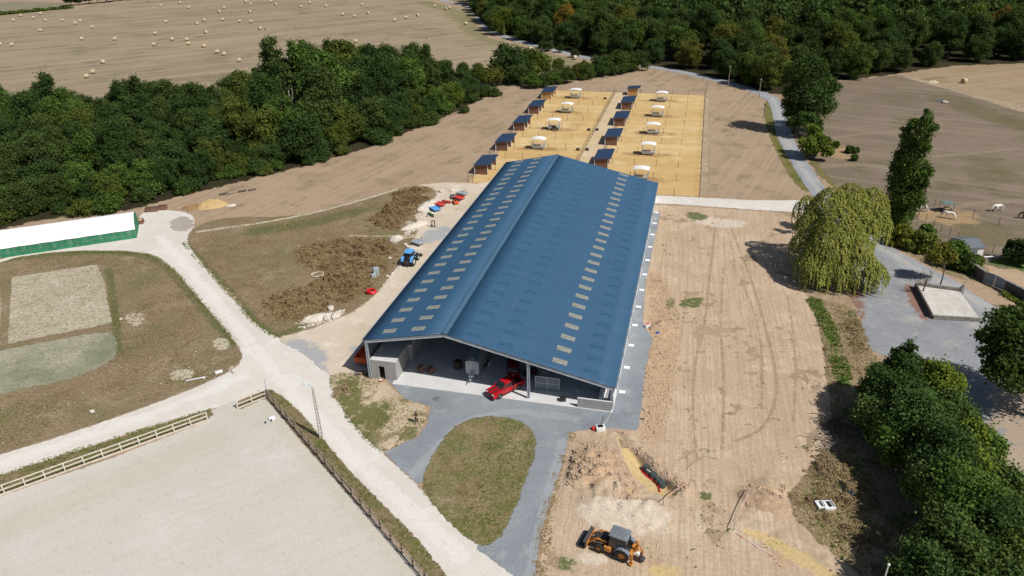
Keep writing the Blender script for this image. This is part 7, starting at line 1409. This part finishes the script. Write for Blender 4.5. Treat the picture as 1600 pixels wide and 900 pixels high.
MEAD = wpoly([(0, 410), (100, 396), (225, 397), (262, 416), (300, 460), (338, 504), (372, 545), (345, 585), (200, 640), (0, 706), (0, 620), (100, 600), (182, 560), (170, 420), (160, 412), (0, 432)]); SCRUB = wpoly([(300, 385), (360, 345), (450, 345), (600, 305), (665, 297), (675, 310), (655, 345), (635, 390), (600, 436), (555, 478), (500, 495), (436, 520), (400, 500), (340, 430)])
tufts('dry_grass', [MEAD, SCRUB], 30000, .2, 'leaf_dry', 'dry brown grass tufts over the left meadows', (1.0, .92, .84), .45, .2, 1, .4)
tufts('green_weeds', [MEAD, SCRUB], 13000, .19, 'leaf', 'low green weeds among the meadow grass', (2.6, 2.0, 2.0), .58, .16, 2, .5)
tufts('island_grass', [shrink(ISLAND, .96)], 5500, .2, 'leaf_dry', 'dry grass on the teardrop island in the drive', (1.1, 1.05, .85), .38, .3, 3, .4); tufts('island_weeds', [shrink(ISLAND, .97)], 4200, .18, 'leaf', 'green weeds on the teardrop island', (2.6, 2.0, 1.9), .5, .25, 4, .7)
tufts('verge_grass', [V1, V2], 5500, .19, 'leaf', 'green grass on the arena verges', (2.2, 1.9, 1.4), .4, .3, 5, .7); tufts('verge_straw', [V1, V2], 5000, .19, 'leaf_dry', 'dry grass on the arena verges', (1.15, 1.1, 1.0), .4, .3, 6, .4)
tufts('rough_straw', [ROUGH1, ROUGH2], 16000, .28, 'leaf_dry', 'tall dry grass between the bare plot and the thicket', (1.3, 1.25, 1.1), .32, .2, 7, .5); tufts('rough_weeds', [ROUGH1, ROUGH2], 6000, .26, 'leaf', 'green weeds between the bare plot and the thicket', (2.1, 2.0, 1.4), .55, .2, 8, .9)
tufts('corner_weeds', [PERSON_PATCH], 2300, .18, 'leaf', 'weeds on the sandy corner beside the drive', (2.4, 2.1, 1.6), .5, .25, 9, .7); tufts('corner_straw', [PERSON_PATCH], 2000, .2, 'leaf_dry', 'dry grass on the sandy corner beside the drive', (1.2, 1.12, .95), .5, .25, 10, .4)
TE = [ribbon([(100, 394), (226, 394), (264, 413), (302, 457), (340, 502), (372, 540)], .9), ribbon([(286, 378), (300, 395), (337, 436), (372, 476), (400, 508), (436, 528)], 1.0), ribbon([(526, 620), (545, 655), (575, 688), (600, 706)], .8), ribbon([(664, 770), (690, 796), (740, 846)], .5), ribbon([(0, 742), (120, 704), (240, 665), (330, 640)], .8)]
tufts('track_edge_weeds', TE, 3600, .2, 'leaf', 'green weeds fringing the limestone tracks', (2.3, 2.0, 1.7), .35, .5, 14, .5)
DITCH = ribbon([(1270, 468), (1284, 490), (1297, 520), (1306, 552), (1318, 590), (1330, 620)], 2.4); tufts('ditch_weeds', [DITCH], 1500, .28, 'leaf', 'bright green weeds in the ditch below the willow', (1.9, 2.0, 1.3), .5, .2, 11, 1.0)
PL2 = wpoly([(1040, 340), (1240, 345), (1260, 480), (1285, 560), (1285, 690), (1220, 790), (1300, 890), (860, 890), (900, 690), (1005, 690), (1010, 520)]); tufts('plot_weeds', [PL2], 5200, .22, 'leaf', 'scattered small weeds on the bare earth plot', (2.2, 2.0, 1.6), .66, .22, 12, .6)
EDG = ribbon([(893, 676), (886, 702), (868, 765), (850, 830), (843, 900)], 1.6); tufts('drive_edge_grass', [EDG], 1200, .2, 'leaf_dry', 'dry grass along the right edge of the drive', (1.1, 1.05, .85), .45, .4, 13, .4)
def scrub(polys, n, lab, color, seed, hgt=1.1, thr=.5):
    r_ = np.random.default_rng(seed); out = []
    for p, k in zip(polys, n):
        lo, hi = p.min(0)-1.5, p.max(0)+1.5; c = r_.uniform(lo, hi, (k*4, 2)); sd = sdist(c[:, 0], c[:, 1], p)
        den = vnoise(c[:, 0], c[:, 1], .3, seed)*.3+vnoise(c[:, 0], c[:, 1], .7, seed+1)*.42+vnoise(c[:, 0], c[:, 1], 1.7, seed+6)*.38-np.clip((sd+1.5)/5, 0, .6); keep = (den+r_.normal(size=len(c))*.05 > thr) & (sd < 1.5); c = c[keep][:k]; den = den[keep][:k]
        h = hgt*np.clip((den-thr)*2.6, .1, 1)*(.6+.8*vnoise(c[:, 0], c[:, 1], 1.2, seed+5)); out.append(np.c_[c, h*r_.random(len(c))**.35])
    C = np.vstack(out); N = r_.normal(size=C.shape)*.75+[.35, -.3, 1.1]; N /= np.linalg.norm(N, axis=1)[:, None]; V, Fq = quads(C, N, .085*r_.uniform(.6, 1.7, len(C)), r_, 2.6); me = fast_mesh('dry_scrub', V, Fq); fattr(me, 'tint', np.repeat(np.clip(vnoise(C[:, 0], C[:, 1], .3, 8)*.5+vnoise(C[:, 0], C[:, 1], 1.5, 9)*.4+r_.normal(size=len(C))*.15, 0, 1), 4)); o = link_mesh('dry_scrub', me, M['leaf_dry']); o.color = (*color, 1); return tag(o, lab, 'scrub', None, 'stuff')
SC1 = wpoly([(455, 395), (500, 378), (560, 372), (612, 375), (622, 392), (612, 415), (585, 440), (555, 470), (520, 482), (470, 500), (420, 500), (415, 470), (470, 450), (500, 430), (470, 420)]); SC2 = wpoly([(572, 345), (600, 325), (612, 302), (640, 292), (672, 296), (665, 315), (640, 345), (610, 358), (580, 356)]); SC3 = wpoly([(660, 295), (676, 297), (668, 312), (655, 310)])
scrub([SC1, SC2], [90000, 42000], 'brown dry scrub thickets beside the sandy yard', (.96, .88, .74), 21, 1.0, .37)
scrub([wpoly([(1270, 700), (1330, 700), (1380, 770), (1400, 860), (1370, 900), (1330, 860), (1250, 800), (1240, 780)]), wpoly([(1262, 470), (1285, 480), (1300, 560), (1298, 620), (1288, 580), (1278, 520)]), wpoly([(1312, 490), (1345, 500), (1362, 560), (1335, 590), (1318, 540)])], [22000, 6000, 6000], 'tangled dry scrub along the ditch and the thicket', (1.0, .97, .85), 22, .6, .45)
scrub([wpoly([(1395, 355), (1440, 365), (1490, 395), (1510, 410), (1480, 415), (1430, 390), (1400, 372)])], [6000], 'dry undergrowth beneath the lane bushes', (.9, .85, .7), 23, .9)
scrub([wpoly([(516, 592), (550, 585), (558, 605), (545, 640), (528, 622)])], [4000], 'dry scrub beside the barn\'s left corner', (1.0, 1.0, .9), 24, .5)
